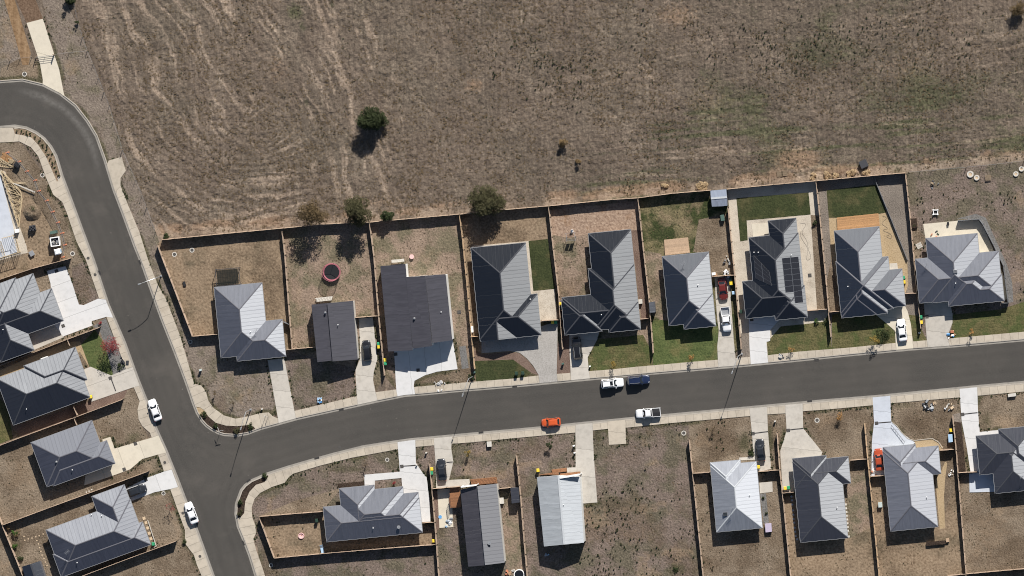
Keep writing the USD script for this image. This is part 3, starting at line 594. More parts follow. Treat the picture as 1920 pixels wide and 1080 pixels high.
obj('kerb', slab(kerb, 0.0, 0.13), M['kerb'], kind='structure', label='pale concrete kerb along the street edges', cat='kerb')
obj('gutter', sheet(gut, 0.017), M['gutter'], kind='structure', label='concrete gutter strip beside the asphalt', cat='gutter')

def slabs(name, shape, mat, ang, step, z1, label, catg, gap=0.035, part='concrete_slab'):
    """Paving laid in bays: every bay a piece of its own, the joints open between them."""
    t = thing(name, label, catg, kind='structure')
    c = shape.centroid
    q = affinity.rotate(shape, -ang, origin=c)
    x0, y0, x1, y1 = q.bounds
    n = max(1, round((x1 - x0) / step))
    e = np.linspace(x0, x1, n + 1)
    for a, b in zip(e[:-1], e[1:]):
        piece = q.intersection(sbox(a + gap / 2, y0 - 1, b - gap / 2, y1 + 1))
        piece = affinity.rotate(piece, ang, origin=c)
        if piece.area > 0.05:
            obj(part, slab(piece, 0.0, z1), mat, t)
    return t
def slabs_along(name, shape, line, mat, step, z1, label, catg='footpath', gap=0.035):
    """Footpath bays cut square to a centre line."""
    t = thing(name, label, catg, kind='structure')
    ls = LineString(line)
    n = int(ls.length / step)
    st = []
    for i in range(n + 1):
        a, b, p = ls.interpolate(max(0, i * step - 1.2)), ls.interpolate(i * step + 1.2), ls.interpolate(i * step)
        d = np.array([b.x - a.x, b.y - a.y]); d /= np.linalg.norm(d)
        st.append((np.array([p.x, p.y]), d, np.array([-d[1], d[0]])))
    for (p, d, s), (q, e, r) in zip(st[:-1], st[1:]):
        p, q = p + d * gap / 2, q - e * gap / 2
        w = Polygon([p + s * 3.6, q + r * 3.6, q - r * 3.6, p - s * 3.6])
        w = w if w.is_valid else w.buffer(0)
        piece = shape.intersection(w)
        if piece.area > 0.05:
            obj('concrete_slab', slab(piece, 0.0, z1), mat, t)
    return t
inner = road.buffer(0.61, join_style=1)
N_OUT = [(364, 719.6), (377, 722.5), (386, 734), (391, 752), (400.5, 765), (420, 779), (441, 785), (465, 781), (486, 775), (503.6, 773), (511, 780), (519, 784), (552, 770.5), (600, 759), (670, 742.5), (703, 735.6), (744, 730), (777, 725.5), (889, 715.5), (960, 710), (1010, 704), (1070, 699), (1104, 696), (1148, 692.5), (1190, 688), (1308, 677.5), (1346, 674.5), (1440, 666), (1500, 659), (1590, 652), (1678, 643), (1738, 638), (1776, 635), (1920, 622), (2060, 608)]
E_OUT = [(226, 348), (240, 384), (261, 434), (278, 488), (296, 534), (311.5, 561), (339, 633), (364, 719.6)]
BED_NE = poly([(366, 762), (370, 763), (375, 763.5), (383, 769), (391, 781), (404.5, 792.5), (424, 798), (445, 799), (467, 796.5), (476, 800), (481, 807), (470, 814), (440, 820), (405, 813), (380, 796), (369, 778)])
north = poly([(218, 358)] + E_OUT[:-1] + N_OUT + [(2060, 640)] + [(1920, 648), (1600, 676), (1220, 712), (960, 736), (800, 750), (656, 775), (520, 808), (445, 824), (396, 816), (360, 780), (330, 690), (280, 560), (240, 440)])
north = north.difference(inner).difference(BED_NE).difference(all_drive).intersection(win)
mid_n = gp([(212, 340), (236, 400), (260, 462), (284, 524), (312, 600), (340, 676), (366, 742), (380, 772), (404, 800), (442, 808), (470, 800), (520, 789), (600, 768), (714, 742), (800, 732), (960, 718), (1132, 702), (1308, 686), (1478, 670), (1600, 658), (1788, 642), (2040, 618)])
slabs_along('footpath', north, mid_n, M['path'], 1.75, 0.11, 'concrete footpath along the north side of the street and round the corner')
S_OUT = [(475, 1010), (480, 1030), (492, 1064), (497, 1080), (520, 1140)]
SO = [(520, 1140), (497, 1080), (492, 1064), (480, 1030), (475, 1010), (480, 1000), (479, 986), (473, 970), (472, 952), (477, 936), (488, 924), (510, 913), (534, 905), (542, 894), (550, 888), (600, 873), (660, 858), (747, 842), (778, 838), (813, 835), (847, 832), (888, 829), (980, 820), (1078, 811), (1111.5, 807), (1139, 804), (1173, 802), (1240, 795), (1260, 793), (1406, 780), (1438, 777), (1472, 775), (1505, 771), (1548, 768), (1638, 759.6), (1670, 756), (1799, 745), (1832, 742), (1920, 734), (2060, 721)]
BED_SW = poly([(502, 887), (503, 894), (496, 904), (480, 909), (468, 922), (460, 940), (458, 962), (452, 969), (445, 972), (437, 962), (438, 942), (448, 915), (470, 896), (497, 885)])
south = poly(SO + [(2060, 700), (1920, 706), (1548, 740), (1187, 773), (900, 801), (725, 820), (590, 850), (500, 878), (450, 905), (432, 940), (432, 966), (446, 1012), (470, 1080), (495, 1150)])
south = south.difference(inner).difference(BED_SW).difference(all_drive).intersection(win)
mid_s = gp([(506, 1140), (486, 1078), (470, 1034), (462, 1000), (455, 966), (460, 938), (474, 912), (500, 895), (540, 882), (628, 857), (725, 836), (770, 830), (900, 819), (1078, 801), (1260, 784), (1400, 771), (1548, 758), (1842, 731), (2040, 712)])
slabs_along('footpath', south, mid_s, M['path'], 1.75, 0.11, 'concrete footpath along the south side of the main street')
WO = [(24, 266), (36, 265), (58, 276), (72, 293), (86, 332), (100, 365), (117, 379), (125, 398), (144, 454), (161, 487), (186, 560), (199, 592), (236, 691), (250, 724), (262, 752), (258, 768), (260, 786), (267, 799), (281, 811), (296, 851), (319, 916), (330, 947), (347, 994), (347, 1019), (364, 1041), (369, 1058), (378, 1080), (400, 1140)]
BED_W = poly([(26, 242), (28, 251), (56, 256), (61, 260), (72, 272), (87, 295), (97, 318), (107, 341), (111, 335), (117, 329), (116, 322), (106, 294), (84, 262), (62, 246), (45, 239)])
west = poly(WO + [(440, 1140), (410, 1080), (380, 1002), (340, 899), (300, 800), (265, 710), (210, 569), (182, 487), (143, 382), (112, 292), (90, 258), (60, 238), (28, 232)])
west = west.difference(inner).difference(BED_W).difference(all_drive).intersection(win)
mid_w = gp([(20, 256), (44, 256), (66, 268), (84, 296), (100, 336), (124, 380), (150, 440), (170, 490), (196, 566), (228, 644), (255, 718), (274, 770), (290, 820), (312, 876), (334, 930), (354, 992), (382, 1062), (412, 1140)])
slabs_along('footpath', west, mid_w, M['path'], 1.75, 0.11, 'concrete footpath along the west side of the side street')
for nm, sh, mt, an, st, lb in DRIVES:
    sh2 = sh.difference(road.buffer(0.43))
    if mt in ('grey_aggregate',):
        obj(nm, slab(sh2, 0.0, 0.075), M[mt], kind='structure', label=lb, cat='driveway')
    else:
        slabs(nm, sh2, M[mt], an, st, 0.075, lb, 'driveway')
PAVED = unary_union([north, south, west, all_drive, road.buffer(0.6)])

# ground cover: each lot's soil, lawns, beds; sheets 4 mm apart
patches, taken = [], {}
PV = PAVED.simplify(0.08)
def lot_wear(V):
    X, Y = V[:, 0] / S + 960, 540 - V[:, 1] / S
    n = meshkit.fbm(np.c_[V[:, :2] * 0.22, np.zeros(len(V))], 4, 71)
    n2 = meshkit.fbm(np.c_[V[:, :2] * 0.10, np.zeros(len(V))], 4, 72)
    mx = lambda bl: np.maximum.reduce([blob(X, Y, *k) for k in bl])
    d = shapely.distance(shapely.points(V[:, :2]), PV)
    green = np.clip(1.25 - d / 1.0, 0, 1) * np.clip((n - 0.42) * 5, 0, 1)
    green = np.maximum(green, mx([(1395, 830, 14, 24, .9), (1268, 1066, 22, 14, .8), (1445, 830, 8, 30, .8), (1190, 820, 60, 16, .6), (1122, 818, 12, 14, .9), (560, 700, 16, 22, .6), (690, 725, 10, 12, .8), (735, 720, 10, 16, .8), (650, 880, 60, 10, .7), (560, 900, 40, 16, .5), (760, 850, 14, 14, .8), (850, 850, 8, 40, .7), (1850, 790, 18, 30, .6), (1690, 760, 30, 10, .6), (250, 820, 20, 14, .7), (300, 870, 20, 8, .7), (190, 530, 12, 30, .5), (340, 600, 6, 60, .6), (270, 480, 8, 60, .5), (700, 470, 16, 26, .6), (590, 510, 30, 16, .35), (860, 660, 10, 24, .6), (120, 190, 20, 30, .7), (145, 240, 10, 40, .5), (1440, 760, 8, 20, .8), (1830, 920, 20, 16, .5), (30, 1030, 14, 40, .6), (985, 1040, 8, 40, .5)]))
    dark = np.maximum(mx([(1350, 830, 50, 44, .75), (1560, 790, 46, 30, .55), (1720, 790, 50, 36, .85), (1000, 840, 60, 26, .6), (900, 880, 30, 20, .4), (1170, 830, 40, 30, .4), (460, 600, 30, 20, .3), (440, 480, 90, 16, .45), (500, 470, 30, 30, .45), (470, 510, 40, 8, .5), (620, 730, 60, 30, .4), (1640, 940, 12, 70, .4), (1770, 940, 14, 60, .6), (1520, 1040, 80, 16, .35), (1380, 1010, 70, 20, .4), (230, 800, 40, 20, .5), (290, 960, 30, 50, .5), (300, 1030, 40, 40, .5), (560, 940, 50, 14, .5), (120, 400, 20, 50, .5), (100, 330, 30, 40, .5), (560, 1060, 160, 16, .45), (1760, 370, 60, 40, .3), (1820, 460, 70, 80, .25)]), np.clip((n2 - 0.56) * 4, 0, .6))
    tan = np.maximum(mx([(1540, 1050, 70, 40, .75), (1720, 1050, 70, 40, .75), (1660, 960, 10, 60, .8), (1480, 980, 10, 60, .6), (340, 520, 10, 60, .6), (385, 610, 40, 20, .6), (430, 720, 50, 40, .4), (560, 560, 10, 80, .5), (800, 480, 50, 30, .4), (905, 850, 40, 12, .5), (930, 890, 50, 14, .6), (1460, 400, 4, 4, .2), (40, 890, 50, 50, .5), (120, 1010, 30, 40, .4), (1850, 1000, 60, 60, .5), (1180, 1000, 70, 60, .35), (610, 880, 60, 20, .35), (60, 480, 60, 30, .4), (1880, 790, 40, 20, .6), (640, 560, 60, 20, .35), (1100, 560, 30, 60, .3), (980, 420, 50, 20, .5)]), np.clip((n - 0.60) * 4, 0, .5))
    return np.stack([tan, np.clip(green, 0, 1), dark], -1)
WORN = ('brown_lot', 'dark_lot', 'straw_yard', 'tan_soil', 'verge', 'mixed_yard')
def patch(name, pts, mat, z, label, catg='ground', h=0.0, cut=True):
    p = poly(pts) if isinstance(pts, list) else pts
    p = p.difference(PAVED.buffer(-0.02)) if cut else p
    if not h and z in taken:
        p = p.difference(taken[z].buffer(0.01))
    if p.is_empty:
        return p
    if not h:
        taken[z] = unary_union([taken[z], p]) if z in taken else p
    patches.append((p, mat))
    if h:
        obj(name, slab(p, 0.0, h), M[mat], kind='structure', label=label, cat=catg)
    elif mat in WORN:
        ms = sheet(p.intersection(win), z)
        v, f = trimesh.remesh.subdivide_to_size(ms.vertices, ms.faces, 1.3)
        pr = obj(name, (v, f), M[mat], kind='structure', label=label, cat=catg)
        UsdGeom.PrimvarsAPI(pr).CreatePrimvar('lot_wear', Sdf.ValueTypeNames.Color3fArray, 'vertex').Set(Vt.Vec3fArray.FromNumpy(lot_wear(np.array(v)).astype(np.float32)))
    else:
        obj(name, sheet(p, z), M[mat], kind='structure', label=label, cat=catg)
    return p
Z1, Z2, Z3, Z4 = 0.004, 0.008, 0.012, 0.016
# broad lots first
patch('verge', [(-120, -40), (14, -40), (60, 110), (100, 130), (116, 172), (80, 166), (0, 158), (-120, 166)], 'verge', Z1, 'rough grey-brown verge grass at the top left outside the bend')
patch('verge', [(98, -40), (142, 38), (165, 96), (205, 200), (232, 284), (266, 366), (292, 434), (300, 458), (360, 632), (408, 628), (540, 660), (560, 760), (380, 830), (300, 600), (190, 290), (150, 200), (112, 176), (100, 90), (70, -40)], 'verge', Z1, 'rough verge grass between the side street and the paddock fence')
patch('lot_ground', [(-120, 262), (36, 262), (86, 332), (100, 365), (125, 398), (161, 487), (200, 592), (250, 724), (262, 752), (267, 799), (296, 851), (347, 994), (380, 1080), (400, 1150), (-120, 1150)], 'brown_lot', Z1, 'worn brown ground of the lots west of the side street')
patch('lot_ground', [(470, 936), (560, 880), (747, 842), (1078, 811), (1290, 790), (1300, 890), (1322, 1150), (500, 1150)], 'dark_lot', Z1, 'dark worn grass of the southern lots nearest the junction')
patch('lot_ground', [(1290, 790), (1548, 768), (1920, 734), (2060, 720), (2060, 1150), (1322, 1150), (1300, 890)], 'brown_lot', Z1, 'worn brown ground of the south-eastern lots')
patch('lot_ground', [(1700, 324), (1812, 312), (2060, 290), (2060, 640), (1726, 660), (1726, 616), (1706, 410)], 'dark_lot', Z1, 'dull grass of the last northern lot in the east')
# north side, west to east
patch('yard_ground', [(303, 450), (531, 428), (547, 655), (480, 650), (408, 628), (360, 631), (294, 459)], 'tan_soil', Z2, 'bare tan soil in the fenced corner yard')
patch('yard_ground', [(531, 429), (692, 418), (709, 593), (720, 704), (705, 735), (664, 742), (536, 770), (547, 655)], 'straw_yard', Z2, 'straw-coloured grass in the yard with the trampoline')
patch('front_yard', [(536, 657), (664, 690), (666, 742), (552, 772)], 'dark_lot', Z3, 'dull front yard grass before the small skillion house')
patch('yard_ground', [(692, 418), (861, 402), (875, 537), (889, 693), (890, 716), (780, 726), (744, 732), (720, 704), (709, 593)], 'straw_yard', Z2, 'dry grass around the big flat-roofed grey house')
patch('yard_ground', [(861, 402), (1028, 387), (1034, 444), (1047, 556), (1054, 655), (1056, 700), (890, 716), (875, 537)], 'tan_soil', Z2, 'brown bare soil behind the black-roofed hip house')
patch('yard_ground', [(1028, 387), (1195, 371), (1206, 472), (1216, 560), (1224, 688), (1056, 700), (1047, 556)], 'straw_yard', Z2, 'dry yard around the dark L-shaped house')
patch('dug_soil', [(1030, 394), (1195, 377), (1200, 430), (1186, 432), (1100, 440), (1066, 446), (1034, 440)], 'pink_soil', Z3, 'pale dug soil along the back fence of the dark L-shaped house')
patch('dug_soil', [(1183, 432), (1200, 430), (1216, 600), (1203, 600)], 'red_mulch', Z3, 'brown soil strip along the east wall of the dark L-shaped house')
patch('yard_ground', [(1195, 371), (1332, 357), (1364, 356), (1379, 540), (1389, 655), (1346, 675), (1224, 686), (1216, 560)], 'mixed_yard', Z2, 'patchy green and straw grass in the yard with the small timber deck')
patch('yard_soil', [(1310, 412), (1366, 400), (1376, 520), (1332, 522), (1326, 478), (1300, 472)], 'brown_lot', Z3, 'worn brown soil in front of the little blue shed')
patch('side_soil', [(1209, 470), (1240, 476), (1253, 608), (1220, 590)], 'straw_yard', Z3, 'dry grass strip beside the grey house with the timber deck')
patch('yard_ground', [(1364, 356), (1529, 340), (1536, 404), (1549, 536), (1557, 632), (1560, 655), (1440, 668), (1391, 672), (1379, 540)], 'aggregate', Z2, 'cream exposed-aggregate paving round the house with solar panels')
patch('yard_ground', [(1529, 340), (1697, 325), (1706, 410), (1715, 510), (1726, 617), (1726, 640), (1560, 656), (1549, 536)], 'pebble', Z2, 'grey pebbles round the blue-grey roofed house')
patch('yard_soil', [(1706, 410), (1736, 446), (1722, 486), (1724, 572), (1718, 560)], 'brown_lot', Z3, 'brown soil beside the last northern house')
# lawns and beds on the north side
patch('turf', [(991, 452), (1027, 448), (1041, 541), (1000, 545.6)], 'turf', Z4, 'strip of dark turf beside the black-roofed hip house', 'lawn', h=0.05)
patch('concrete_apron', [(881, 466), (886, 461), (990, 452), (991, 452), (1000, 545.6), (1040, 542), (1046, 601), (1014, 604), (996, 552), (982, 462), (890, 471)], 'aggregate', Z3, 'cream concrete apron round the black-roofed hip house', 'paving', h=0.06)
patch('front_lawn', [(889, 677), (962, 674), (996, 699), (985, 708), (893, 715)], 'turf', Z4, 'green front lawn of the black-roofed hip house', 'lawn', h=0.05)
patch('mulch_bed', [(889, 655), (903, 664), (956, 660), (974, 663), (988, 674), (1000, 688), (1010, 704), (996, 699), (962, 674), (889, 677)], 'red_mulch', Z3, 'brown mulch bed edging the green lawn of the black-roofed house', 'garden bed')
patch('mulch_bed', [(1049, 560), (1057, 560), (1068, 640), (1071, 700), (1044, 702), (1046, 640), (1054, 655)], 'red_mulch', Z3, 'narrow brown gravel bed between two driveways', 'garden bed')
patch('front_lawn', [(1122, 636), (1206, 628), (1222, 660), (1223, 687), (1104, 697), (1102, 672)], 'dry_lawn', Z4, 'drying front lawn of the dark L-shaped house', 'lawn', h=0.04)
patch('front_lawn', [(1220, 602), (1240, 600), (1342, 612), (1347, 612), (1345, 675), (1225, 686)], 'lawn', Z4, 'bright green front lawn of the grey house with the timber deck', 'lawn', h=0.05)
patch('back_lawn', [(1381, 371.6), (1516, 361), (1520, 402), (1400, 413), (1402, 450), (1388, 452.4)], 'turf', Z4, 'L-shaped dark lawn framed by cream paving', 'lawn', h=0.05)
patch('concrete_apron', [(1409, 420), (1440, 418), (1442, 440), (1412, 444)], 'cream', Z4, 'square cream concrete patio by the house with solar panels', 'paving', h=0.06)
patch('side_soil', [(1520, 403), (1536, 404), (1549, 540), (1551, 580), (1532, 582)], 'brown_lot', Z3, 'brown planting strip along the fence east of the solar panels')
patch('front_lawn', [(1438, 642), (1464, 612), (1506, 608), (1546, 603), (1552, 590), (1558, 632), (1560, 655), (1440, 667)], 'dry_lawn', Z4, 'olive front lawn of the house with solar panels', 'lawn', h=0.05)
patch('pebble_strip', [(1389, 625), (1404, 624), (1406, 671), (1391, 672)], 'pebble', Z3, 'strip of pale pebbles beside the white driveway', 'garden bed')
patch('back_lawn', [(1550, 357), (1643, 346), (1662, 398), (1647, 401), (1569, 408), (1554, 408)], 'turf', Z4, 'dark green back lawn behind the large timber deck', 'lawn', h=0.05)
patch('sand_paving', [(1554, 408), (1662, 398), (1701, 488), (1703, 534), (1697, 552), (1560, 560), (1558, 470)], 'sand_paving', Z3, 'sandy-yellow paving round the blue-grey roofed house', 'paving')
patch('side_soil', [(1547, 540), (1560, 480), (1578, 585), (1552, 588)], 'brown_lot', Z4, 'brown soil strip west of the blue-grey roofed house')
patch('front_lawn', [(1560, 590), (1576, 586), (1642, 588), (1663, 607), (1678, 622), (1679, 644), (1560, 656)], 'dry_lawn', Z4, 'olive front lawn with a yellow shrub before the blue-grey roofed house', 'lawn', h=0.04)
patch('side_lawn', [(1702, 590), (1722, 592), (1728, 618), (1738, 638), (1713, 642)], 'dry_lawn', Z4, 'thin grass strip with two bins between two driveways', 'lawn')
patch('concrete_apron', [(1731, 420), (1795, 414), (1834, 412), (1846, 430), (1872, 490), (1886, 530), (1889, 560), (1878, 566), (1845, 560), (1828, 446), (1736, 452)], 'cream', Z3, 'cream concrete patio curving behind the last northern house', 'paving', h=0.06)
patch('gravel_strip', [(1794, 410), (1830, 401), (1848, 408), (1888, 496), (1898, 530), (1900, 566), (1890, 568), (1882, 500), (1841, 416), (1834, 411)], 'weed_mat', Z3, 'grey gravel strip outside the grey steel fence', 'garden bed')
patch('front_lawn', [(1786, 590), (1876, 580), (1920, 566), (1960, 560), (1960, 618), (1782, 636)], 'dry_lawn', Z3, 'olive front lawn before the last northern house', 'lawn')
patch('patio_step', [(1668, 494), (1682, 493), (1684, 505), (1668, 506)], 'old_drive', Z4, 'small grey slab by the east wall of the blue-grey roofed house', 'paving', h=0.07)
patch('gravel_patch', [(861, 650), (873, 648), (879, 690), (866, 692)], 'weed_mat', Z3, 'dusty blue-grey gravel patch beside the wide driveway', 'garden bed')
patch('garden_bed', [(776, 726), (780, 716), (800, 706), (824, 699), (862, 694), (885, 690), (889, 716)], 'brown_lot', Z4, 'curved garden bed with white flowers before the big grey house', 'garden bed')
# south side
patch('yard_ground', [(486, 969), (606, 960), (614, 1016), (720, 1006), (817, 995), (817, 1021), (513, 1047)], 'tan_soil', Z2, 'bare tan yard with a pink wading pool')
patch('front_yard', [(550, 940), (640, 915), (606, 957), (486, 968)], 'brown_lot', Z3, 'dry grass before the wide many-hipped house')
patch('garden_bed', [(703, 902), (752, 896), (755, 911), (704, 917)], 'dark_lot', Z3, 'dark planting bed by the entry of the wide many-hipped house', 'garden bed')
patch('garden_bed', [(632, 907), (684, 902), (684, 913), (636, 918)], 'mulch', Z3, 'dark bark bed beside the entry path of the wide house', 'garden bed')
patch('patio', [(820, 918), (846, 916), (850, 988), (824, 990)], 'cream', Z3, 'cream concrete patio beside the brown deck', 'paving', h=0.06)
patch('side_soil', [(811, 920), (820, 919), (824, 990), (817, 998)], 'red_mulch', Z4, 'brown gravel strip along the fence by the cream patio')
patch('side_yard', [(937, 920), (975, 930), (988, 1085), (952, 1085)], 'straw_yard', Z2, 'dry grass strip east of the ribbed mauve roof')
patch('yard_ground', [(1299, 889), (1331, 886), (1346, 1000), (1450, 990), (1462, 900), (1482, 1085), (1318, 1085)], 'brown_lot', Z2, 'worn brown yard round the white hip house')
patch('patio', [(1424, 905), (1448, 903), (1449, 922), (1425, 925)], 'drive', Z3, 'small concrete slab behind the gate of the white hip house', 'paving', h=0.06)
patch('gravel_strip', [(1425, 926), (1436, 925), (1442, 980), (1432, 982)], 'weed_mat', Z3, 'grey gravel strip with small shrubs beside the white hip house', 'garden bed')
patch('yard_ground', [(1467, 926), (1502, 922), (1520, 1018), (1600, 1006), (1634, 900), (1648, 1085), (1482, 1085)], 'tan_soil', Z2, 'bare tan soil yard behind the dark grey hip house')
patch('side_yard', [(1580, 905), (1628, 880), (1640, 985), (1592, 1010)], 'straw_yard', Z3, 'dry grass between two eastern houses')
patch('yard_ground', [(1632, 896), (1660, 894), (1676, 1000), (1760, 990), (1795, 900), (1811, 1080), (1650, 1085)], 'tan_soil', Z2, 'tan soil yard behind the grey-blue hip house')
patch('side_path', [(1764, 885), (1772, 866), (1776, 868), (1772, 900), (1770, 930), (1772, 990), (1762, 992), (1754, 900)], 'sand_paving', Z3, 'winding sandy side path beside the grey-blue hip house', 'paving')
patch('entry_paving', [(1714, 828), (1740, 822), (1758, 826), (1768, 838), (1767, 845), (1720, 842)], 'sand_paving', Z3, 'sandy entry paving before the grey-blue hip house', 'paving')
patch('garden_bed', [(1787, 790), (1802, 792), (1811, 884), (1796, 886)], 'mulch', Z3, 'long bark bed between fence and driveway in the east', 'garden bed', h=0.12)
patch('pebble_strip', [(1785, 777), (1800, 774), (1803, 794), (1788, 796)], 'pebble', Z3, 'grey pebble end of the long bark bed', 'garden bed', h=0.1)
patch('patio', [(1817, 888), (1866, 884), (1868, 922), (1818, 923)], 'blue_drive', Z3, 'blue-grey concrete slab behind the eastern house', 'paving', h=0.08)
# west side
patch('garden_bed', [(135, 498), (162, 490), (186, 560), (157, 570), (148, 570), (135, 530)], 'dark_lot', Z3, 'scruffy dark planted strip beside the broad white driveway', 'garden bed')
patch('front_lawn', [(152, 646), (178, 618), (196, 644), (212, 702), (208, 704), (168, 687)], 'lawn', Z4, 'small green lawn beside the red-leaved tree', 'lawn')
patch('gravel_bed', [(174, 612), (198, 596), (238, 692), (212, 702), (196, 644), (186, 618)], 'weed_mat', Z3, 'grey gravel bed under the red-leaved tree', 'garden bed')
patch('side_path', [(60, 668), (122, 642), (150, 640), (168, 690), (150, 660), (62, 688), (0, 712), (0, 694)], 'sand_paving', Z3, 'sandy paved path round the ribbed grey roofed house', 'paving')
patch('side_soil', [(25, 800), (140, 762), (230, 732), (240, 728), (232, 748), (145, 780), (40, 820)], 'red_mulch', Z3, 'brown gravel strip south of the ribbed grey roofed house', 'garden bed')
patch('carport_slab', [(53, 622), (112, 602), (120, 632), (64, 656)], 'old_drive', Z4, 'grey carport slab on the south side of the dark western house', 'paving', h=0.05)
patch('back_yard', [(-10, 740), (14, 760), (24, 822), (-10, 836)], 'dry_lawn', Z3, 'small green lawn at the left edge of the picture', 'lawn')
patch('house_slab', [(-40, 330), (0, 325), (10, 365), (25, 425), (33, 472), (0, 484), (-40, 496)], 'blue_drive', Z4, 'bare concrete floor slab of the house under construction', 'slab', h=0.15)
patch('gravel_pad', [(-40, 322), (0, 318), (10, 322), (37, 425), (50, 462), (52, 474), (34, 478), (-40, 500)], 'aggregate', Z3, 'crushed rock pad round the bare house slab', 'ground')
patch('clay_soil', [(20, 335), (42, 350), (80, 400), (120, 470), (130, 486), (20, 522), (-10, 528), (-10, 500), (52, 476), (37, 425)], 'tan_soil', Z2, 'churned tan clay on the building site', 'ground')
# the planted beds on the corners
patch('garden_bed', BED_NE.difference(inner), 'mulch', Z3, 'dark mulched bed on the north corner of the junction', 'garden bed', cut=False, h=0.06)
patch('garden_bed', BED_SW.difference(inner), 'mulch', Z3, 'dark mulched bed on the south corner of the junction', 'garden bed', cut=False, h=0.06)
patch('garden_bed', BED_W.difference(inner), 'tan_soil', Z3, 'sandy bed with small plants inside the bend', 'garden bed', cut=False, h=0.06)
patch('sandy_end', [(368, 764), (375, 764), (383, 769), (388, 778), (378, 780), (370, 774)], 'sand_paving', 0.07, 'sandy western tip of the mulched corner bed', 'garden bed', cut=False)
# tracks at the top left
patch('dirt_track', [(-4, -40), (16, -40), (34, 20), (46, 60), (58, 100), (53, 122), (42, 122), (28, 69), (8, 0)], 'dirt_track', Z2, 'orange-brown dirt track at the top left', 'track')
patch('gravel_drive', [(18, -40), (58, -40), (67, 0), (80.5, 35), (50, 43), (30, 0)], 'brown_gravel', Z2, 'brown gravel drive above the pale concrete driveway', 'track')
patch('dirt_apron', [(2, 128), (40, 108), (60, 110), (74, 118), (78, 150), (40, 148), (0, 148)], 'brown_lot', 0.006, 'brown soil inside the top left gate', 'ground')
# ---------------------------------------------------------------- houses
def roof_uv(v, f):
    """Unwelds a faceted roof and gives it u along the eave and v up the slope."""
    V = v[f].reshape(-1, 3)
    F = np.arange(len(V)).reshape(-1, 3)
    n = np.cross(v[f[:, 1]] - v[f[:, 0]], v[f[:, 2]] - v[f[:, 0]])
    n /= np.maximum(np.linalg.norm(n, axis=1, keepdims=True), 1e-12)
    h = np.cross([0, 0, 1.0], n)
    ln = np.linalg.norm(h, axis=1, keepdims=True)
    h = np.where(ln > 1e-4, h / np.maximum(ln, 1e-9), [1.0, 0, 0])
    s = np.cross(n, h)
    uv = np.stack([np.einsum('ij,ij->i', V, np.repeat(h, 3, 0)), np.einsum('ij,ij->i', V, np.repeat(s, 3, 0))], 1)
    return V, F, uv
class Roof:
    pass
def chain(segs):
    """Joins collinear touching segments (each with its two face normals)."""
    segs = [list(s) for s in segs]
    changed = True
    while changed:
        changed = False
        for i in range(len(segs)):
            for j in range(i + 1, len(segs)):
                a, b, n1, n2 = segs[i]; c, d, _, _ = segs[j]
                da, dc = (b - a) / np.linalg.norm(b - a), (d - c) / np.linalg.norm(d - c)
                if abs(da @ dc) < 0.9995:
                    continue
                for p, q in ((a, b), (b, a)):
                    for r, t in ((c, d), (d, c)):
                        if np.linalg.norm(q - r) < 0.03:
                            segs[i] = [p, t, n1, n2]; del segs[j]; changed = True
                            break
                    if changed: break
                if changed: break
            if changed: break
    return segs
def cap_mesh(a, b, n1, n2, w=0.13, up=0.03):
    d = (b - a) / np.linalg.norm(b - a)
    out = []
    for n in (n1, n2):
        s = np.cross(d, n); s /= np.linalg.norm(s)
        if s[2] > 0: s = -s
        out.append((s, n))
    c = (n1 + n2); c /= np.linalg.norm(c)
    P = []
    for e in (a + d * 0.02, b - d * 0.02):
        P += [e + c * up, e + out[0][0] * w + out[0][1] * up * 0.8, e + out[1][0] * w + out[1][1] * up * 0.8,
              e - c * 0.03, e + out[0][0] * w - out[0][1] * 0.02, e + out[1][0] * w - out[1][1] * 0.02]
    q = [[0, 1, 7, 6], [0, 6, 8, 2], [1, 4, 10, 7], [2, 8, 11, 5], [3, 9, 10, 4], [3, 5, 11, 9], [0, 3, 4, 1], [0, 2, 5, 3], [6, 7, 10, 9], [6, 9, 11, 8]]
    F = []
    for k in q:
        F += [[k[0], k[1], k[2]], [k[0], k[2], k[3]]]
    m = trimesh.Trimesh(np.array(P), F, process=False)
    m.fix_normals()
    return m
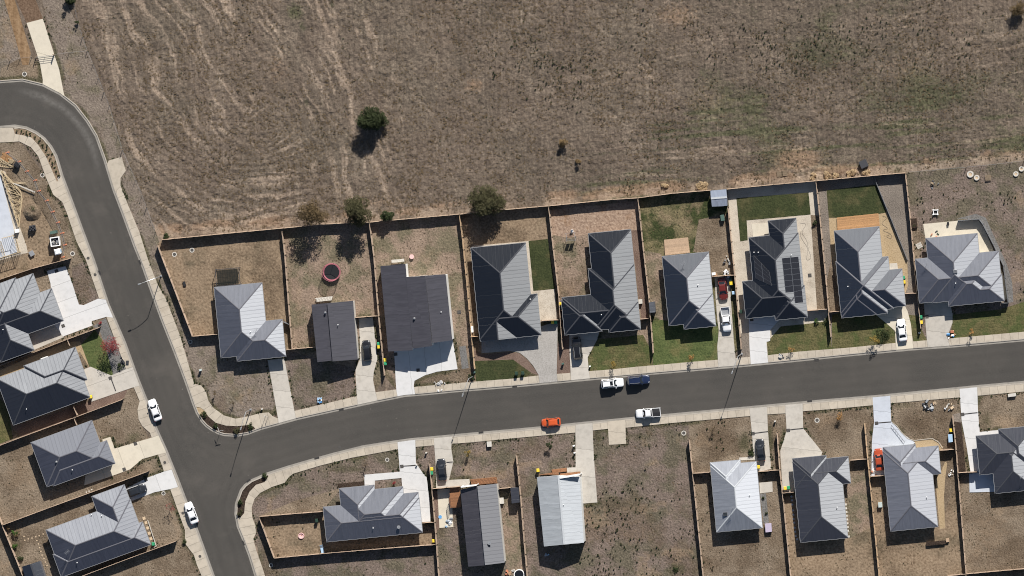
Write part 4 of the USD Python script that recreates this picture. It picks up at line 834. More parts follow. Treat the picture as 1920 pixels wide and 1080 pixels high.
def house(label, deg, rects, eave, pitch, rmat, wall='brick', cap='cap_dark', gut='gutter_white', over=0.5, extras=(), catg='house', garage=None, gables=()):
    """A hip-roofed house: its roof is the union of hips over the rectangles given by two opposite corners in the photograph."""
    th = math.radians(deg)
    c, s = math.cos(th), math.sin(th)
    ref = at(*rects[0][0], 0)[:2]
    t = thing('house', label, catg, None, (ref[0], ref[1], 0), th)
    def loc(px, py, z):
        p = at(px, py, z)
        d = p[:2] - ref
        return np.array([c * d[0] + s * d[1], -s * d[0] + c * d[1]])
    tp = math.tan(math.radians(pitch))
    boxes = []
    for a, b in rects:
        p, q = loc(*a, eave), loc(*b, eave)
        boxes.append((min(p[0], q[0]), max(p[0], q[0]), min(p[1], q[1]), max(p[1], q[1])))
    man = None
    th_ = 0.16
    for k, (x0, x1, y0, y1) in enumerate(boxes):
        hw = min(x1 - x0, y1 - y0) / 2
        if k in gables:
            mx = (x0 + x1) / 2
            P = [(x0, y0, -th_), (x1, y0, -th_), (x0, y1, -th_), (x1, y1, -th_), (x0, y0, 0), (x1, y0, 0), (x0, y1, 0), (x1, y1, 0), (mx, y0, hw * tp), (mx, y1 - hw, hw * tp)]
        else:
            P = [(x, y, z) for x in (x0, x1) for y in (y0, y1) for z in (-th_, 0)]
            if x1 - x0 > y1 - y0:
                P += [(x0 + hw, (y0 + y1) / 2, hw * tp), (x1 - hw, (y0 + y1) / 2, hw * tp)]
            else:
                P += [((x0 + x1) / 2, y0 + hw, hw * tp), ((x0 + x1) / 2, y1 - hw, hw * tp)]
        h = m3.Manifold.hull_points(np.array(P, float))
        man = h if man is None else man + h
    man = man.simplify(0.004)
    mm = man.to_mesh()
    v = np.array(mm.vert_properties[:, :3], float); f = np.array(mm.tri_verts, int)
    v[:, 2] += eave
    tm = trimesh.Trimesh(v, f, process=True)
    keep = tm.area_faces > 1e-5
    n = tm.face_normals
    top = keep & (n[:, 2] > 0.3)
    V, F, uv = roof_uv(np.array(tm.vertices), np.array(tm.faces)[top])
    roof = obj('roof', (V, F), R[rmat], t, uv=uv)
    side = keep & ~top
    obj('fascia', (np.array(tm.vertices), np.array(tm.faces)[side]), M[gut], t)
    # ridge and hip capping
    segs = []
    adj, ang, ed = tm.face_adjacency, tm.face_adjacency_angles, tm.face_adjacency_edges
    convex = tm.face_adjacency_convex
    for (i, j), a, e, cv in zip(adj, ang, ed, convex):
        if top[i] and top[j] and a > 0.08 and cv:
            p, q = tm.vertices[e[0]], tm.vertices[e[1]]
            if np.linalg.norm(p - q) > 0.05:
                segs.append((np.array(p), np.array(q), n[i], n[j]))
    for a, b, n1, n2 in chain(segs):
        if np.linalg.norm(a - b) > 0.4:
            obj('ridge_cap', cap_mesh(a, b, n1, n2), M[cap], roof)
    # walls under the eaves, with a gutter round the edge
    fp = unary_union([sbox(x0, y0, x1, y1) for x0, x1, y0, y1 in boxes])
    fp = max(geoms(fp.buffer(0.02).buffer(-0.02)), key=lambda k: k.area)
    ringp = fp.buffer(0.085, join_style=2).difference(fp.buffer(0.004, join_style=2))
    obj('gutter', slab(ringp, eave - 0.14, eave - 0.02), M[gut], t)
    body = fp.buffer(-over, join_style=2)
    wl = slab(body, 0.0, eave - 0.17)
    w = obj('wall', wl, M[wall], t)
    bg = max(geoms(body), key=lambda k: k.area)
    co = list(bg.exterior.coords)
    for (xa, ya), (xb, yb) in zip(co[:-1], co[1:]):
        L_ = math.hypot(xb - xa, yb - ya)
        if L_ < 3.2:
            continue
        d = np.array([(xb - xa) / L_, (yb - ya) / L_, 0]); o = np.array([d[1], -d[0], 0])
        mid = np.array([(xa + xb) / 2, (ya + yb) / 2, 0])
        if not bg.contains(Point(*(mid - o * 0.2)[:2])):
            o = -o
        for k in ((-0.25, 0.25) if L_ > 7 else (0.0,)):
            cpt = mid + d * L_ * k
            Tm = np.eye(4); Tm[:3, 0], Tm[:3, 1], Tm[:3, 3] = d, o, cpt
            fr = cat([bx(-0.85, 0.85, 0.002, 0.05, 0.95, 1.0), bx(-0.85, 0.85, 0.002, 0.05, 2.0, 2.05), bx(-0.85, -0.8, 0.002, 0.05, 1.0, 2.0), bx(0.8, 0.85, 0.002, 0.05, 1.0, 2.0), bx(-0.02, 0.02, 0.002, 0.05, 1.0, 2.0)])
            if Tm is not None and np.linalg.det(Tm[:3, :3]) < 0:
                Tm[:3, 0] *= -1
            fr.apply_transform(Tm)
            wi = obj('window', fr, M['white_paint'], t)
            obj('pane', bx(-0.8, 0.8, 0.003, 0.02, 1.0, 2.0).apply_transform(Tm), M['window_glass'], wi)
    def height(x, y):
        z = 0
        for k, (x0, x1, y0, y1) in enumerate(boxes):
            if x0 <= x <= x1 and y0 <= y <= y1:
                dd = min(x - x0, x1 - x) if k in gables else min(x - x0, x1 - x, y - y0, y1 - y)
                z = max(z, min(dd * tp, min(x1 - x0, y1 - y0) / 2 * tp))
        return z + eave
    for e in extras:
        kind, px, py = e[:3]
        z = eave
        for _ in range(4):
            p = loc(px, py, z); z = height(*p)
        roof_extra(t, kind, p[0], p[1], z, e[3:])
    r = Roof(); r.t, r.loc, r.height, r.boxes, r.tp, r.eave = t, loc, height, boxes, tp, eave
    return r
def roof_extra(t, kind, x, y, z, more=()):
    if kind == 'vent':
        obj('vent_pipe', cat([cyl(x, y, z - 0.15, z + 0.35, 0.06, 10), cyl(x, y, z + 0.35, z + 0.46, 0.12, 10, 0.05)]), M['white_paint'], t)
    elif kind == 'whirly':
        obj('roof_ventilator', cat([cyl(x, y, z - 0.15, z + 0.2, 0.17, 14), cyl(x, y, z + 0.2, z + 0.42, 0.24, 14, 0.1)]), M['galv'], t)
    elif kind == 'aerial':
        ms = [tube([(x, y, z - 0.1), (x, y, z + 1.6)], 0.025, 6), bar((x - 0.5, y - 0.25, z + 1.55), (x + 0.5, y + 0.25, z + 1.55), 0.03)]
        for k in np.linspace(-0.45, 0.45, 7):
            q = np.array([x + k, y + k * 0.5, z + 1.57])
            ms.append(bar(q + [-0.16, 0.32, 0], q + [0.16, -0.32, 0], 0.018))
        obj('aerial', cat(ms), M['galv'], t)
    elif kind == 'dish':
        obj('satellite_dish', cat([cyl(x, y, z + 0.35, z + 0.42, 0.1, 16, 0.36), tube([(x, y, z - 0.1), (x, y, z + 0.38)], 0.03, 6), bar((x, y, z + 0.42), (x + 0.25, y + 0.2, z + 0.7), 0.03)]), M['galv'], t)
    elif kind == 'skylight':
        w, h = more[0]
        f = obj('skylight', cat([bx(x - w, x + w, y - h, y - h + 0.08, z - 0.3, z + 0.28), bx(x - w, x + w, y + h - 0.08, y + h, z - 0.3, z + 0.28), bx(x - w, x - w + 0.08, y - h + 0.08, y + h - 0.08, z - 0.3, z + 0.28), bx(x + w - 0.08, x + w, y - h + 0.08, y + h - 0.08, z - 0.3, z + 0.28)]), M['steel_dark'], t)
        obj('pane', bx(x - w + 0.08, x + w - 0.08, y - h + 0.08, y + h - 0.08, z - 0.3, z + 0.24), M['window_glass'], f)
    elif kind == 'cooler':
        f = obj('rooftop_cooler', hrect(x - 0.42, x + 0.42, y - 0.38, y + 0.38, z - 0.25, z + 0.22, 0.05), M['galv'], t)
        obj('grille', cat([bx(x - 0.36, x + 0.36, y + k - 0.02, y + k + 0.02, z + 0.22, z + 0.24) for k in np.linspace(-0.28, 0.28, 6)]), M['steel_dark'], f)

H1 = house('grey hip-roofed house standing alone on the street corner, its east slope pale', 5.6, [((401.6, 539), (504, 662)), ((529, 599), (445, 677))], 2.35, 18.5, 'grey', 'pale_wall', 'cap_grey',
           extras=[('vent', 470, 622), ('aerial', 481, 618)])
H4 = house('black hip-roofed house with a silver east slope, right of the wide flat-roofed house', 5.6, [((883, 465), (1002, 627)), ((1007, 551), (902, 639)), ((902, 640), (961, 560))], 2.4, 13.3, 'dark', 'brick',
           extras=[('vent', 994.5, 561)], gables=(2,))
H5 = house('dark L-shaped hip house with a front wing over the driveway', 5.6, [((1103, 438), (1200, 611)), ((1103, 504), (1200, 610)), ((1054, 558), (1199, 608)), ((1142, 623), (1196, 566)), ((1059, 628), (1122, 556))], 2.4, 13.8, 'dark', 'brick',
           extras=[('vent', 1128, 590)])
H6 = house('grey hip-roofed house with a pale timber deck at its back', 5.6, [((1241.6, 481), (1341, 602)), ((1283, 617), (1336, 550))], 2.4, 18.3, 'slate', 'pale_wall', 'cap_grey',
           extras=[('aerial', 1283, 493), ('vent', 1309, 534)])
H7 = house('charcoal hip house with black solar panels on two slopes', 5.6, [((1404, 445.6), (1511, 585)), ((1440, 414), (1507, 560)), ((1392, 528), (1511, 586)), ((1454, 600), (1508, 535))], 2.4, 13.5, 'dark', 'brick',
           extras=[('vent', 1414, 473), ('vent', 1422, 473), ('vent', 1484, 478)])
H8 = house('blue-grey hip house with a timber deck, a white sedan on its drive', 5.6, [((1564, 433), (1664, 587)), ((1665, 481), (1577, 588)), ((1691, 504), (1580, 585)), ((1578, 596), (1636, 510))], 2.4, 19, 'slate', 'pale_wall', 'cap_grey',
           extras=[('vent', 1590, 537)])
H9 = house('pale grey many-hipped house, last on the north side, inside the grey fence', 5.6, [((1736, 447), (1844, 558)), ((1716, 486), (1880, 553)), ((1858, 488.6), (1779, 574)), ((1878, 514), (1779, 574))], 2.4, 18.5, 'grey', 'pale_wall', 'cap_grey',
           extras=[('aerial', 1738, 494), ('cooler', 1791, 509), ('vent', 1792, 531)])
HS1 = house('wide grey house with a stepped row of hips beside the white driveway', 5.7, [((606, 951), (792, 998)), ((636, 916), (711, 1006)), ((755, 912.4), (646, 1012)), ((784, 923), (648, 1012))], 2.4, 18.5, 'grey', 'brick', 'cap_grey',
            extras=[('dish', 748, 988), ('vent', 700, 990)])
HS4 = house('white hip-roofed house with a small dark skylight', 5.3, [((1418, 865.6), (1343.6, 997.6)), ((1331.6, 867.6), (1395, 940))], 2.4, 19, 'white_hip', 'white_wall', 'cap_white',
            extras=[('skylight', 1360, 964, (0.42, 0.36)), ('aerial', 1374, 952), ('vent', 1406, 928)])
HS5 = house('dark grey hip house with a short front wing and a row of white pavers', 5.6, [((1575, 858), (1501, 1017)), ((1486, 860), (1556, 930)), ((1590, 856), (1491, 916))], 2.4, 15, 'brown', 'pale_wall',
            extras=[('vent', 1570, 951)])
HS6 = house('grey-blue hip house with an orange-red car tucked against its west wall', 5.6, [((1743.6, 838), (1670, 996)), ((1655.6, 839), (1723, 905)), ((1759, 836), (1661, 898))], 2.4, 18.5, 'bluegrey', 'pale_wall', 'cap_grey',
            extras=[('vent', 1738, 932)])
HS7 = house('brown-grey hip house cut off by the right edge of the picture', 5.6, [((1866, 925), (1932, 812)), ((1872, 805), (1948, 880)), ((1830, 817.6), (1940, 880))], 2.4, 15, 'brown', 'brick',
            extras=[('aerial', 1918, 892)])
HW1 = house('dark multi-hipped house with a broad white driveway, below the building site', 20.0, [((96.7, 541), (-20, 652)), ((61.7, 513), (-20, 650)), ((29, 521), (-60, 660)), ((1.7, 679), (28.5, 560))], 2.4, 22, 'charcoal', 'brick',
            extras=[('vent', 6, 618)])
HW2 = house('ribbed grey hip house behind the red-leaved tree', 20.0, [((25, 797), (137, 658)), ((141, 651), (67, 747))], 2.4, 22, 'charcoal', 'brick',
            extras=[('vent', 50, 767)])
HW3 = house('small grey hip house with a curving driveway on the west street', 20.0, [((58, 830), (202, 871)), ((200, 826), (100, 911))], 2.4, 19, 'blueblack', 'brick', 'cap_grey',
            extras=[('whirly', 106, 866), ('vent', 136, 881)])
HW4 = house('large blue-black hip house in the lower left with a bright ribbed north slope', 20.0, [((86, 994), (275, 1022)), ((267, 978.6), (115, 1082)), ((172, 931), (274, 1022))], 2.4, 22.5, 'blueblack', 'brick', 'cap_grey',
            extras=[('vent', 145, 1055), ('aerial', 128, 1034), ('vent', 172, 965), ('vent', 191, 967)])
def solar(h, grid, name, label_part=None):
    """Solar panels lying 8 cm off a slope: grid of photograph quads."""
    for quad in grid:
        pts = []
        for px, py in quad:
            z = h.eave + 0.5
            for _ in range(5):
                p = h.loc(px, py, z); z = h.height(*p)
            pts.append([p[0], p[1], z])
        pts = np.array(pts)
        c0 = pts.mean(0)
        nn = np.cross(pts[1] - pts[0], pts[3] - pts[0]); nn /= np.linalg.norm(nn)
        if nn[2] < 0: nn = -nn
        inn = c0 + (pts - c0) * 0.955
        fr = obj('solar_panel', hull(np.vstack([c0 + (pts - c0) * 0.985 + nn * 0.06, c0 + (pts - c0) * 0.985 + nn * 0.10])), M['alloy'], h.t)
        obj('cells', hull(np.vstack([inn + nn * 0.08, inn + nn * 0.104])), M['solar'], fr)
def lerp(a, b, t): return (a[0] + (b[0] - a[0]) * t, a[1] + (b[1] - a[1]) * t)
def quads(a, b, c_, d, nx, ny, skip=()):
    """a top left, b top right, c bottom right, d bottom left."""
    out = []
    for j in range(ny):
        l0, l1, r0, r1 = lerp(a, d, j / ny), lerp(a, d, (j + 1) / ny), lerp(b, c_, j / ny), lerp(b, c_, (j + 1) / ny)
        for i in range(nx):
            if (i, j) in skip: continue
            out.append((lerp(l0, r0, i / nx), lerp(l0, r0, (i + 1) / nx), lerp(l1, r1, (i + 1) / nx), lerp(l1, r1, i / nx)))
    return out
solar(H7, quads((1466, 484), (1497, 481), (1506, 566), (1475, 569), 2, 8, skip=((0, 6), (0, 7))), 'solar_panel')
solar(H7, quads((1413, 478), (1443, 510), (1447, 536), (1417, 522), 2, 4), 'solar_panel')

def slope_roof(t, c4, rmat, gut='gutter_dark', thick=0.16, name='roof'):
    """One flat roof plane: four (px, py, z) corners, clockwise from the upper left."""
    p = np.array([at(*q) for q in c4])
    n = np.cross(p[3] - p[0], p[1] - p[0]); n /= np.linalg.norm(n)
    if n[2] < 0: n = -n
    top = trimesh.Trimesh(p, [[0, 3, 2], [0, 2, 1]], process=False)
    if top.face_normals[0][2] < 0: top = trimesh.Trimesh(p, [[0, 2, 3], [0, 1, 2]], process=False)
    V, F, uv = roof_uv(np.array(top.vertices), np.array(top.faces))
    r = obj(name, (V, F), R[rmat], t, uv=uv)
    lo = p - n * thick
    q = p - n * 0.045
    obj('fascia', hull(np.vstack([q, lo])), M[gut], t)
    return r, p
def under_wall(t, planes, mat, inset=0.12, drop=0.2):
    for p in planes:
        c0 = p.mean(0)
        q = c0 + (p - c0) * (1 - inset / np.maximum(np.linalg.norm(p[:, :2] - c0[:2], axis=1, keepdims=True), 1e-3) * 1.4)
        q[:, 2] -= drop
        lo = q.copy(); lo[:, 2] = 0
        obj('wall', hull(np.vstack([q, lo])), M[mat], t)
def gable(label, planes, rmat, wall, cap='cap_dark', gut='gutter_dark', catg='house', name='house', ridge=None, extras=(), inset=0.12):
    t = thing(name, label, catg)
    ps, first = [], None
    for c4 in planes:
        r, p = slope_roof(t, c4, rmat, gut)
        first = first or r
        ps.append(p)
    under_wall(t, ps, wall, inset)
    if ridge:
        a, b = at(*ridge[0]), at(*ridge[1])
        d = (b - a) / np.linalg.norm(b - a); s = np.cross(d, [0, 0, 1.0])
        obj('ridge_cap', cat([bar(a + s * 0.1 + [0, 0, 0.03], b + s * 0.1 + [0, 0, 0.03], 0.2, 0.05), bar(a - s * 0.1 + [0, 0, 0.026], b - s * 0.1 + [0, 0, 0.026], 0.2, 0.05)]), M[cap], first)
    for e in extras:
        q = at(e[1], e[2], e[3]); roof_extra(t, e[0], q[0], q[1], q[2], e[4:])
    return t
gable('small grey skillion-roofed house next to the pink trampoline', [[(613.5, 568.5, 3.75), (662, 564, 2.85), (671, 674, 2.85), (623.5, 677.5, 3.75)], [(584, 571, 3.4), (614, 568.5, 3.35), (624, 676, 3.35), (595, 679, 3.4)]], 'matt', 'pale_wall',
      extras=[('whirly', 610, 586, 3.65), ('vent', 634, 609, 3.6)])
gable('wide low-pitched dark grey house with a notched back corner', [[(713, 499, 2.9), (760, 495, 3.75), (773.5, 657, 3.7), (727.7, 659, 2.9)], [(760.6, 519.6, 3.76), (797, 517, 4.3), (810, 649, 4.3), (774.2, 653.5, 3.7)], [(797.5, 517, 3.9), (835.6, 514, 3.45), (848, 638, 3.45), (810.6, 643, 3.9)]], 'matt', 'white_wall', 'cap_dark',
      extras=[('whirly', 777, 597, 4.0), ('vent', 827.5, 585, 3.5)])
gable('long two-toned mauve-grey gable house with brown decks', [[(895, 911.5, 4.3), (931, 907, 3.0), (946, 1055, 3.0), (909.5, 1059.5, 4.3)], [(863, 918, 3.4), (895.4, 911.5, 3.95), (909.8, 1060, 3.95), (878, 1062.5, 3.4)]], 'mauve', 'pale_wall', gut='gutter_white',
      extras=[('dish', 918, 1018, 3.9)])
gable('white-roofed gable house beside the long bare driveway', [[(1047, 892, 4.25), (1087, 894, 3.2), (1095, 1017.6, 3.2), (1058, 1021, 4.25)], [(1006.6, 894.5, 3.2), (1047, 892, 4.25), (1058, 1021, 4.25), (1020, 1024.6, 3.2)]], 'white', 'white_wall', 'cap_white', 'gutter_white', ridge=((1047, 892, 4.25), (1058, 1021, 4.25)),
      extras=[('vent', 1057, 946, 4.0)])
gable('little blue-grey gabled garden shed in the lower left corner', [[(57.5, 1057.5, 2.5), (74, 1052, 2.15), (90, 1098, 2.15), (73, 1104, 2.5)], [(41, 1062.5, 2.15), (57.5, 1057.5, 2.5), (73, 1104, 2.5), (56, 1110, 2.15)]], 'slate', 'dark_wall', name='garden_shed', catg='shed', ridge=((57.5, 1057.5, 2.5), (73, 1104, 2.5)), inset=0.06)
gable('pale blue gabled tin shed against the back paddock fence', [[(1332, 357.5, 2.0), (1361.6, 355, 2.0), (1363, 369.6, 2.35), (1333, 372, 2.35)], [(1333, 372, 2.35), (1363, 369.6, 2.35), (1363.6, 386, 2.0), (1335, 387.5, 2.0)]], 'zinc', 'dark_wall', 'cap_white', 'gutter_white', name='garden_shed', catg='shed', ridge=((1333, 372, 2.35), (1363, 369.6, 2.35)), inset=0.06)
gable('narrow dark flat-roofed shed by the fence beside the grey house with the deck', [[(1216.5, 567, 2.05), (1226.6, 565.6, 1.95), (1228.6, 585.6, 1.95), (1218.5, 587, 2.05)]], 'slate', 'dark_wall', name='garden_shed', catg='shed', inset=0.05)
gable('small dark flat-roofed shed tucked by the fence east of the mauve gable', [[(957, 915, 2.0), (972, 914, 2.1), (974, 942, 2.1), (959.5, 944, 2.0)]], 'brown', 'dark_wall', name='garden_shed', catg='shed', inset=0.05)
# the porch frames at the north gables
def porch(label, a, b, z0, z1, mat, th_=0.35):
    t = thing('porch_frame', label, 'porch')
    p, q = at(*a, z1), at(*b, z1)
    obj('beam', bar(p - [0, 0, (z1 - z0) / 2], q - [0, 0, (z1 - z0) / 2], th_, z1 - z0), M[mat], t)
    for e in (p, q):
        obj('post', bx(e[0] - 0.07, e[0] + 0.07, e[1] - 0.07, e[1] + 0.07, 0, z0), M[mat], t)
porch('white gable porch beam over the entry steps of the white-roofed house', (1049, 896), (1086, 890), 3.6, 4.4, 'white_paint')
porch('pale porch beam at the north gable of the mauve-grey house', (864, 913), (893, 909.5), 3.9, 4.45, 'white_paint', 0.3)

# ---------------------------------------------------------------- fences
def fence(label, pts, h=1.8, mat='paling', bay=2.4, kind='paling', name='paling_fence', group=None, seed=0):
    rnd = random.Random(seed + int(pts[0][0] * 7 + pts[0][1] * 13))
    t = thing(name, label, 'fence', group)
    P = [at(px, py, h)[:2] for px, py in pts]
    nbay = 0
    for a, b in zip(P[:-1], P[1:]):
        Lg = np.linalg.norm(b - a)
        n = max(1, round(Lg / bay))
        d = (b - a) / Lg
        s = np.array([-d[1], d[0]])
        if s @ np.array([0.75, 0.66]) < 0: s = -s       # rails and posts on the north-east side
        for i in range(n):
            q0, q1 = a + d * Lg * i / n, a + d * Lg * (i + 1) / n
            lb = np.linalg.norm(q1 - q0)
            def put(m):
                T = np.eye(4); T[:2, 0], T[:2, 1], T[:2, 3] = d, s, q0
                if np.linalg.det(T[:3, :3]) < 0:
                    pass
                m.apply_transform(T)
                return m
            dz = rnd.uniform(-0.04, 0.04)
            if kind == 'paling':
                ms = []
                k = int(lb / 0.105)
                for j in range(k):
                    x = (j + 0.5) * lb / k
                    ms.append(bx(x - 0.05, x + 0.05, -0.02 + rnd.uniform(-0.006, 0.006), 0.012, 0.02, h + dz + rnd.uniform(-0.025, 0.02)))
                ms += [bx(0, lb, 0.016, 0.07, 0.35, 0.43), bx(0, lb, 0.016, 0.07, h - 0.30 + dz, h - 0.21 + dz)]
            else:
                ms = [bx(0.03, lb - 0.03, -0.02, 0.02, 0.03, h + dz - 0.04), bx(0, lb, -0.035, 0.035, h + dz - 0.04, h + dz)]
                ms += [bx(x - 0.05, x + 0.05, 0.02, 0.035, 0.05, h + dz - 0.05) for x in np.arange(0.2, lb - 0.1, 0.3)]
            m = put(cat(ms))
            if m.volume < 0: m.invert()
            obj('fence_panel', m, M[mat], t)
            e = q0 + s * 0.09
            obj('fence_post', bx(e[0] - 0.055, e[0] + 0.055, e[1] - 0.055, e[1] + 0.055, 0, h - 0.1 + dz), M['post' if kind == 'paling' else mat], t)
            nbay += 1
    e = P[-1]
    obj('fence_post', bx(e[0] - 0.055, e[0] + 0.055, e[1] - 0.055, e[1] + 0.055, 0, h - 0.05), M['post' if kind == 'paling' else mat], t)
    return t
F = fence
F('back paling fence of the bare corner yard, against the paddock', [(303, 450), (420, 438.5), (531, 428)])
F('back paling fence of the trampoline yard, half hidden by two olive trees', [(532, 428), (610, 420.5), (692, 417)])
F('back paling fence behind the wide dark grey house', [(693, 417), (760, 411), (861, 402)])
F('back paling fence under the big round olive tree', [(862, 402), (946, 393.5), (1028, 386.5)])
F('back paling fence above the pale dug soil', [(1029, 386.5), (1148, 374.5), (1195, 371.5)])
F('back paling fence from the dug soil to the blue tin shed', [(1196, 371.5), (1260, 363), (1332, 357)])
F('back paling fence above the L-shaped lawn', [(1363, 355), (1450, 346.5), (1529, 339.5)])
F('back paling fence above the lawn with the big timber deck', [(1530, 339.5), (1648, 328.5), (1697, 324.5)])
F('slanting paling fence between the side street and the bare corner yard', [(294, 459), (326, 542), (360, 631)])
F('short return of the corner yard fence meeting the grey house', [(361, 631), (408, 627)], seed=1)
F('side paling fence between the corner yard and the trampoline yard', [(528, 434), (533, 478), (540, 570), (547, 655)])
F('front paling fence of the trampoline yard', [(536, 656), (591, 651)])
F('short gate fence joining the grey corner house to its side fence', [(531, 604), (543, 609)], 1.5, 'grey_fence', kind='steel', name='side_gate')
F('side paling fence between the trampoline yard and the wide dark house', [(692, 419), (700, 480), (709, 593), (720, 704)])
F('gate fence closing the carport of the small skillion house', [(665, 596), (708, 592.5)])
F('long orange-tan paling fence west of the black-roofed house', [(861, 404), (866, 445), (875, 537), (889, 692)], mat='pale_paling')
F('short paling return joining the black-roofed house to its west fence', [(882, 632), (897, 631)], mat='pale_paling')
F('side paling fence between the dark turf strip and the clothes line', [(1028, 388), (1034, 444), (1047, 556), (1054, 655)])
F('gate fence in front of the bins by the black-roofed house', [(1014, 602), (1046, 600)])
F('side paling fence between the dark L-shaped house and the patchy green yard', [(1195.5, 373), (1206, 472), (1216, 560), (1224, 662)])
F('short paling fence east of the dark L-shaped house', [(1198, 599), (1215, 597.5)])
F('side paling fence between the red car driveway and the cream paving', [(1364, 388), (1379, 540), (1389, 655)])
F('short fence across the driveway behind the old red car', [(1335, 519), (1376, 516)])
F('side paling fence between the solar house and the grey pebbles', [(1529.5, 341), (1536, 404), (1549, 536), (1557, 632)])
F('short gate fence at the south-east corner of the solar house', [(1513, 583), (1550, 580)])
F('short gate fence at the south-west corner of the blue-grey house', [(1555, 585.5), (1576, 583.5)])
F('tall dark-shadowed paling fence east of the pebble triangle', [(1697, 326), (1706, 410), (1715, 510), (1726, 616)])
F('short gate fence east of the blue-grey house', [(1696, 551), (1717, 550)])
F('low dark diagonal retaining wall beside the pebble triangle', [(1640, 334), (1644, 346), (1672, 414), (1701, 487)], 0.75, 'grey_fence', kind='steel', name='retaining_wall')
F('grey steel fence bending round the last northern house', [(1796, 414), (1835, 411), (1842, 420), (1862, 458), (1881, 498), (1890, 566)], 1.6, 'grey_fence', kind='steel', name='steel_fence')
F('short grey steel fence return at the last northern house', [(1877, 569), (1890, 568)], 1.6, 'grey_fence', kind='steel', name='steel_fence')
F('north paling fence of the yard with the pink wading pool', [(486, 969), (546, 964), (606, 959.5)], 1.75)
F('slanting paling fence between the side street and the wading pool yard', [(486, 972), (499, 1008), (513, 1046)])
F('long south paling fence of the wide many-hipped house', [(514, 1047), (620, 1037), (718, 1029), (816, 1021.5)])
F('side paling fence between the white driveway and the cream patio', [(804, 867), (809, 916), (816, 1000), (822, 1085)])
F('front fence and gate before the cream patio', [(810, 917), (863, 912.5)])
F('short fence at the foot of the white driveway', [(791, 981), (813, 979.5)])
F('side paling fence between the mauve gable and the white gable house', [(967, 852), (975, 928), (982, 1016), (988, 1085)])
F('short fence between the mauve gable and its small shed', [(935, 917), (957, 914.5)])
F('west paling fence of the white hip house lot', [(1291, 822), (1298, 888), (1318, 1085)])
F('short fence west of the white hip house', [(1299, 888), (1331, 886)])
F('side paling fence between the white hip house and the flared driveway', [(1456, 810), (1461, 880), (1468, 940), (1482, 1085)])
F('gate fence across the driveway of the white hip house', [(1422, 885), (1460, 881.5)])
F('short fence behind two bins on the flared driveway', [(1467, 925), (1488, 923)])
F('side paling fence between the flared driveway house and the orange-red car', [(1620, 791), (1626, 860), (1634, 940), (1648, 1085)], mat='pale_paling')
F('short fence joining the dark grey hip house to the fence in the east', [(1594, 863.5), (1624, 861)])
F('short fence behind the orange-red car', [(1632, 894), (1658, 892)])
F('long side paling fence west of the bark bed', [(1785, 777), (1792, 844), (1798, 920), (1811, 1080)])
F('short fence joining the grey-blue hip house to the bark bed fence', [(1761, 845), (1788, 843)])
F('short fence at the foot of the bark bed and its driveway', [(1796, 887), (1831, 885)])
F('paling fence at the bottom right edge of the picture', [(1776, 1080), (1850, 1073), (1924, 1066.5)])
F('paling fence between the building site and the broad white driveway', [(-12, 528), (60, 504), (131, 485)])
F('paling fence between the two dark western houses', [(187, 614), (125, 637), (58, 663), (-12, 690)])
F('short cross fence by the sandy path of the ribbed grey house', [(126, 638), (130, 648)])
F('paling fence south of the ribbed grey house', [(230, 749), (140, 783), (40, 820), (-12, 840)])
F('short cross fence north of that paling line, beside the ribbed grey house', [(137, 762), (144, 779)])
F('short cross fence beside the small hip house on the west street', [(138.5, 785), (143, 797)])
F('paling fence between the small hip house and the blue-black house', [(278, 884), (180, 920), (90, 953), (4, 985)])
F('back paling fence west of the stepping stones', [(4, 987), (20, 1026), (42, 1080)])
F('back paling fence of the small hip house at the left edge', [(3, 984), (-14, 940)])
F('southern paling fence of the blue-black house', [(330, 1015), (240, 1048), (150, 1082)])

def wire_fence(label, pts, step, h=1.2, wires=4, name='wire_fence', mat='post'):
    t = thing(name, label, 'fence')
    P = [np.r_[at(px, py, 0)[:2], 0] for px, py in pts]
    posts = []
    for a, b in zip(P[:-1], P[1:]):
        n = max(1, round(np.linalg.norm(b - a) / step))
        posts += [a + (b - a) * i / n for i in range(n)]
    posts.append(P[-1])
    rnd = random.Random(int(pts[0][0] + 500))
    for i, e in enumerate(posts):
        big = i % 4 == 0
        r = 0.07 if big else 0.045
        obj('fence_post', tube([e, e + [rnd.uniform(-.04, .04), rnd.uniform(-.04, .04), h + (0.25 if big else 0)]], r, 7), M[mat], t)
    for k in range(wires):
        z = h * (k + 0.8) / wires
        obj('wire', cat([bar(a + [0, 0, z], b + [0, 0, z], 0.008) for a, b in zip(posts[:-1], posts[1:])]), M['galv'], t)
    return t
wire_fence('post and wire paddock fence running down beside the side street', [(132, -30), (147, 42), (164, 94), (175, 119), (205.5, 197), (230, 280), (267, 365), (292, 434)], 3.2)
wire_fence('short post and wire fence from the pale driveway to the paddock', [(101, 102), (130, 98), (164, 95)], 2.6)
wire_fence('post and wire fence left of the pale driveway at the top left', [(-60, 130), (0, 117), (38, 109), (60, 106)], 2.2)
wire_fence('post and wire fence behind the last northern lot', [(1704, 322), (1747, 319), (1812, 313), (1870, 307), (1920, 301), (2000, 293)], 2.9)
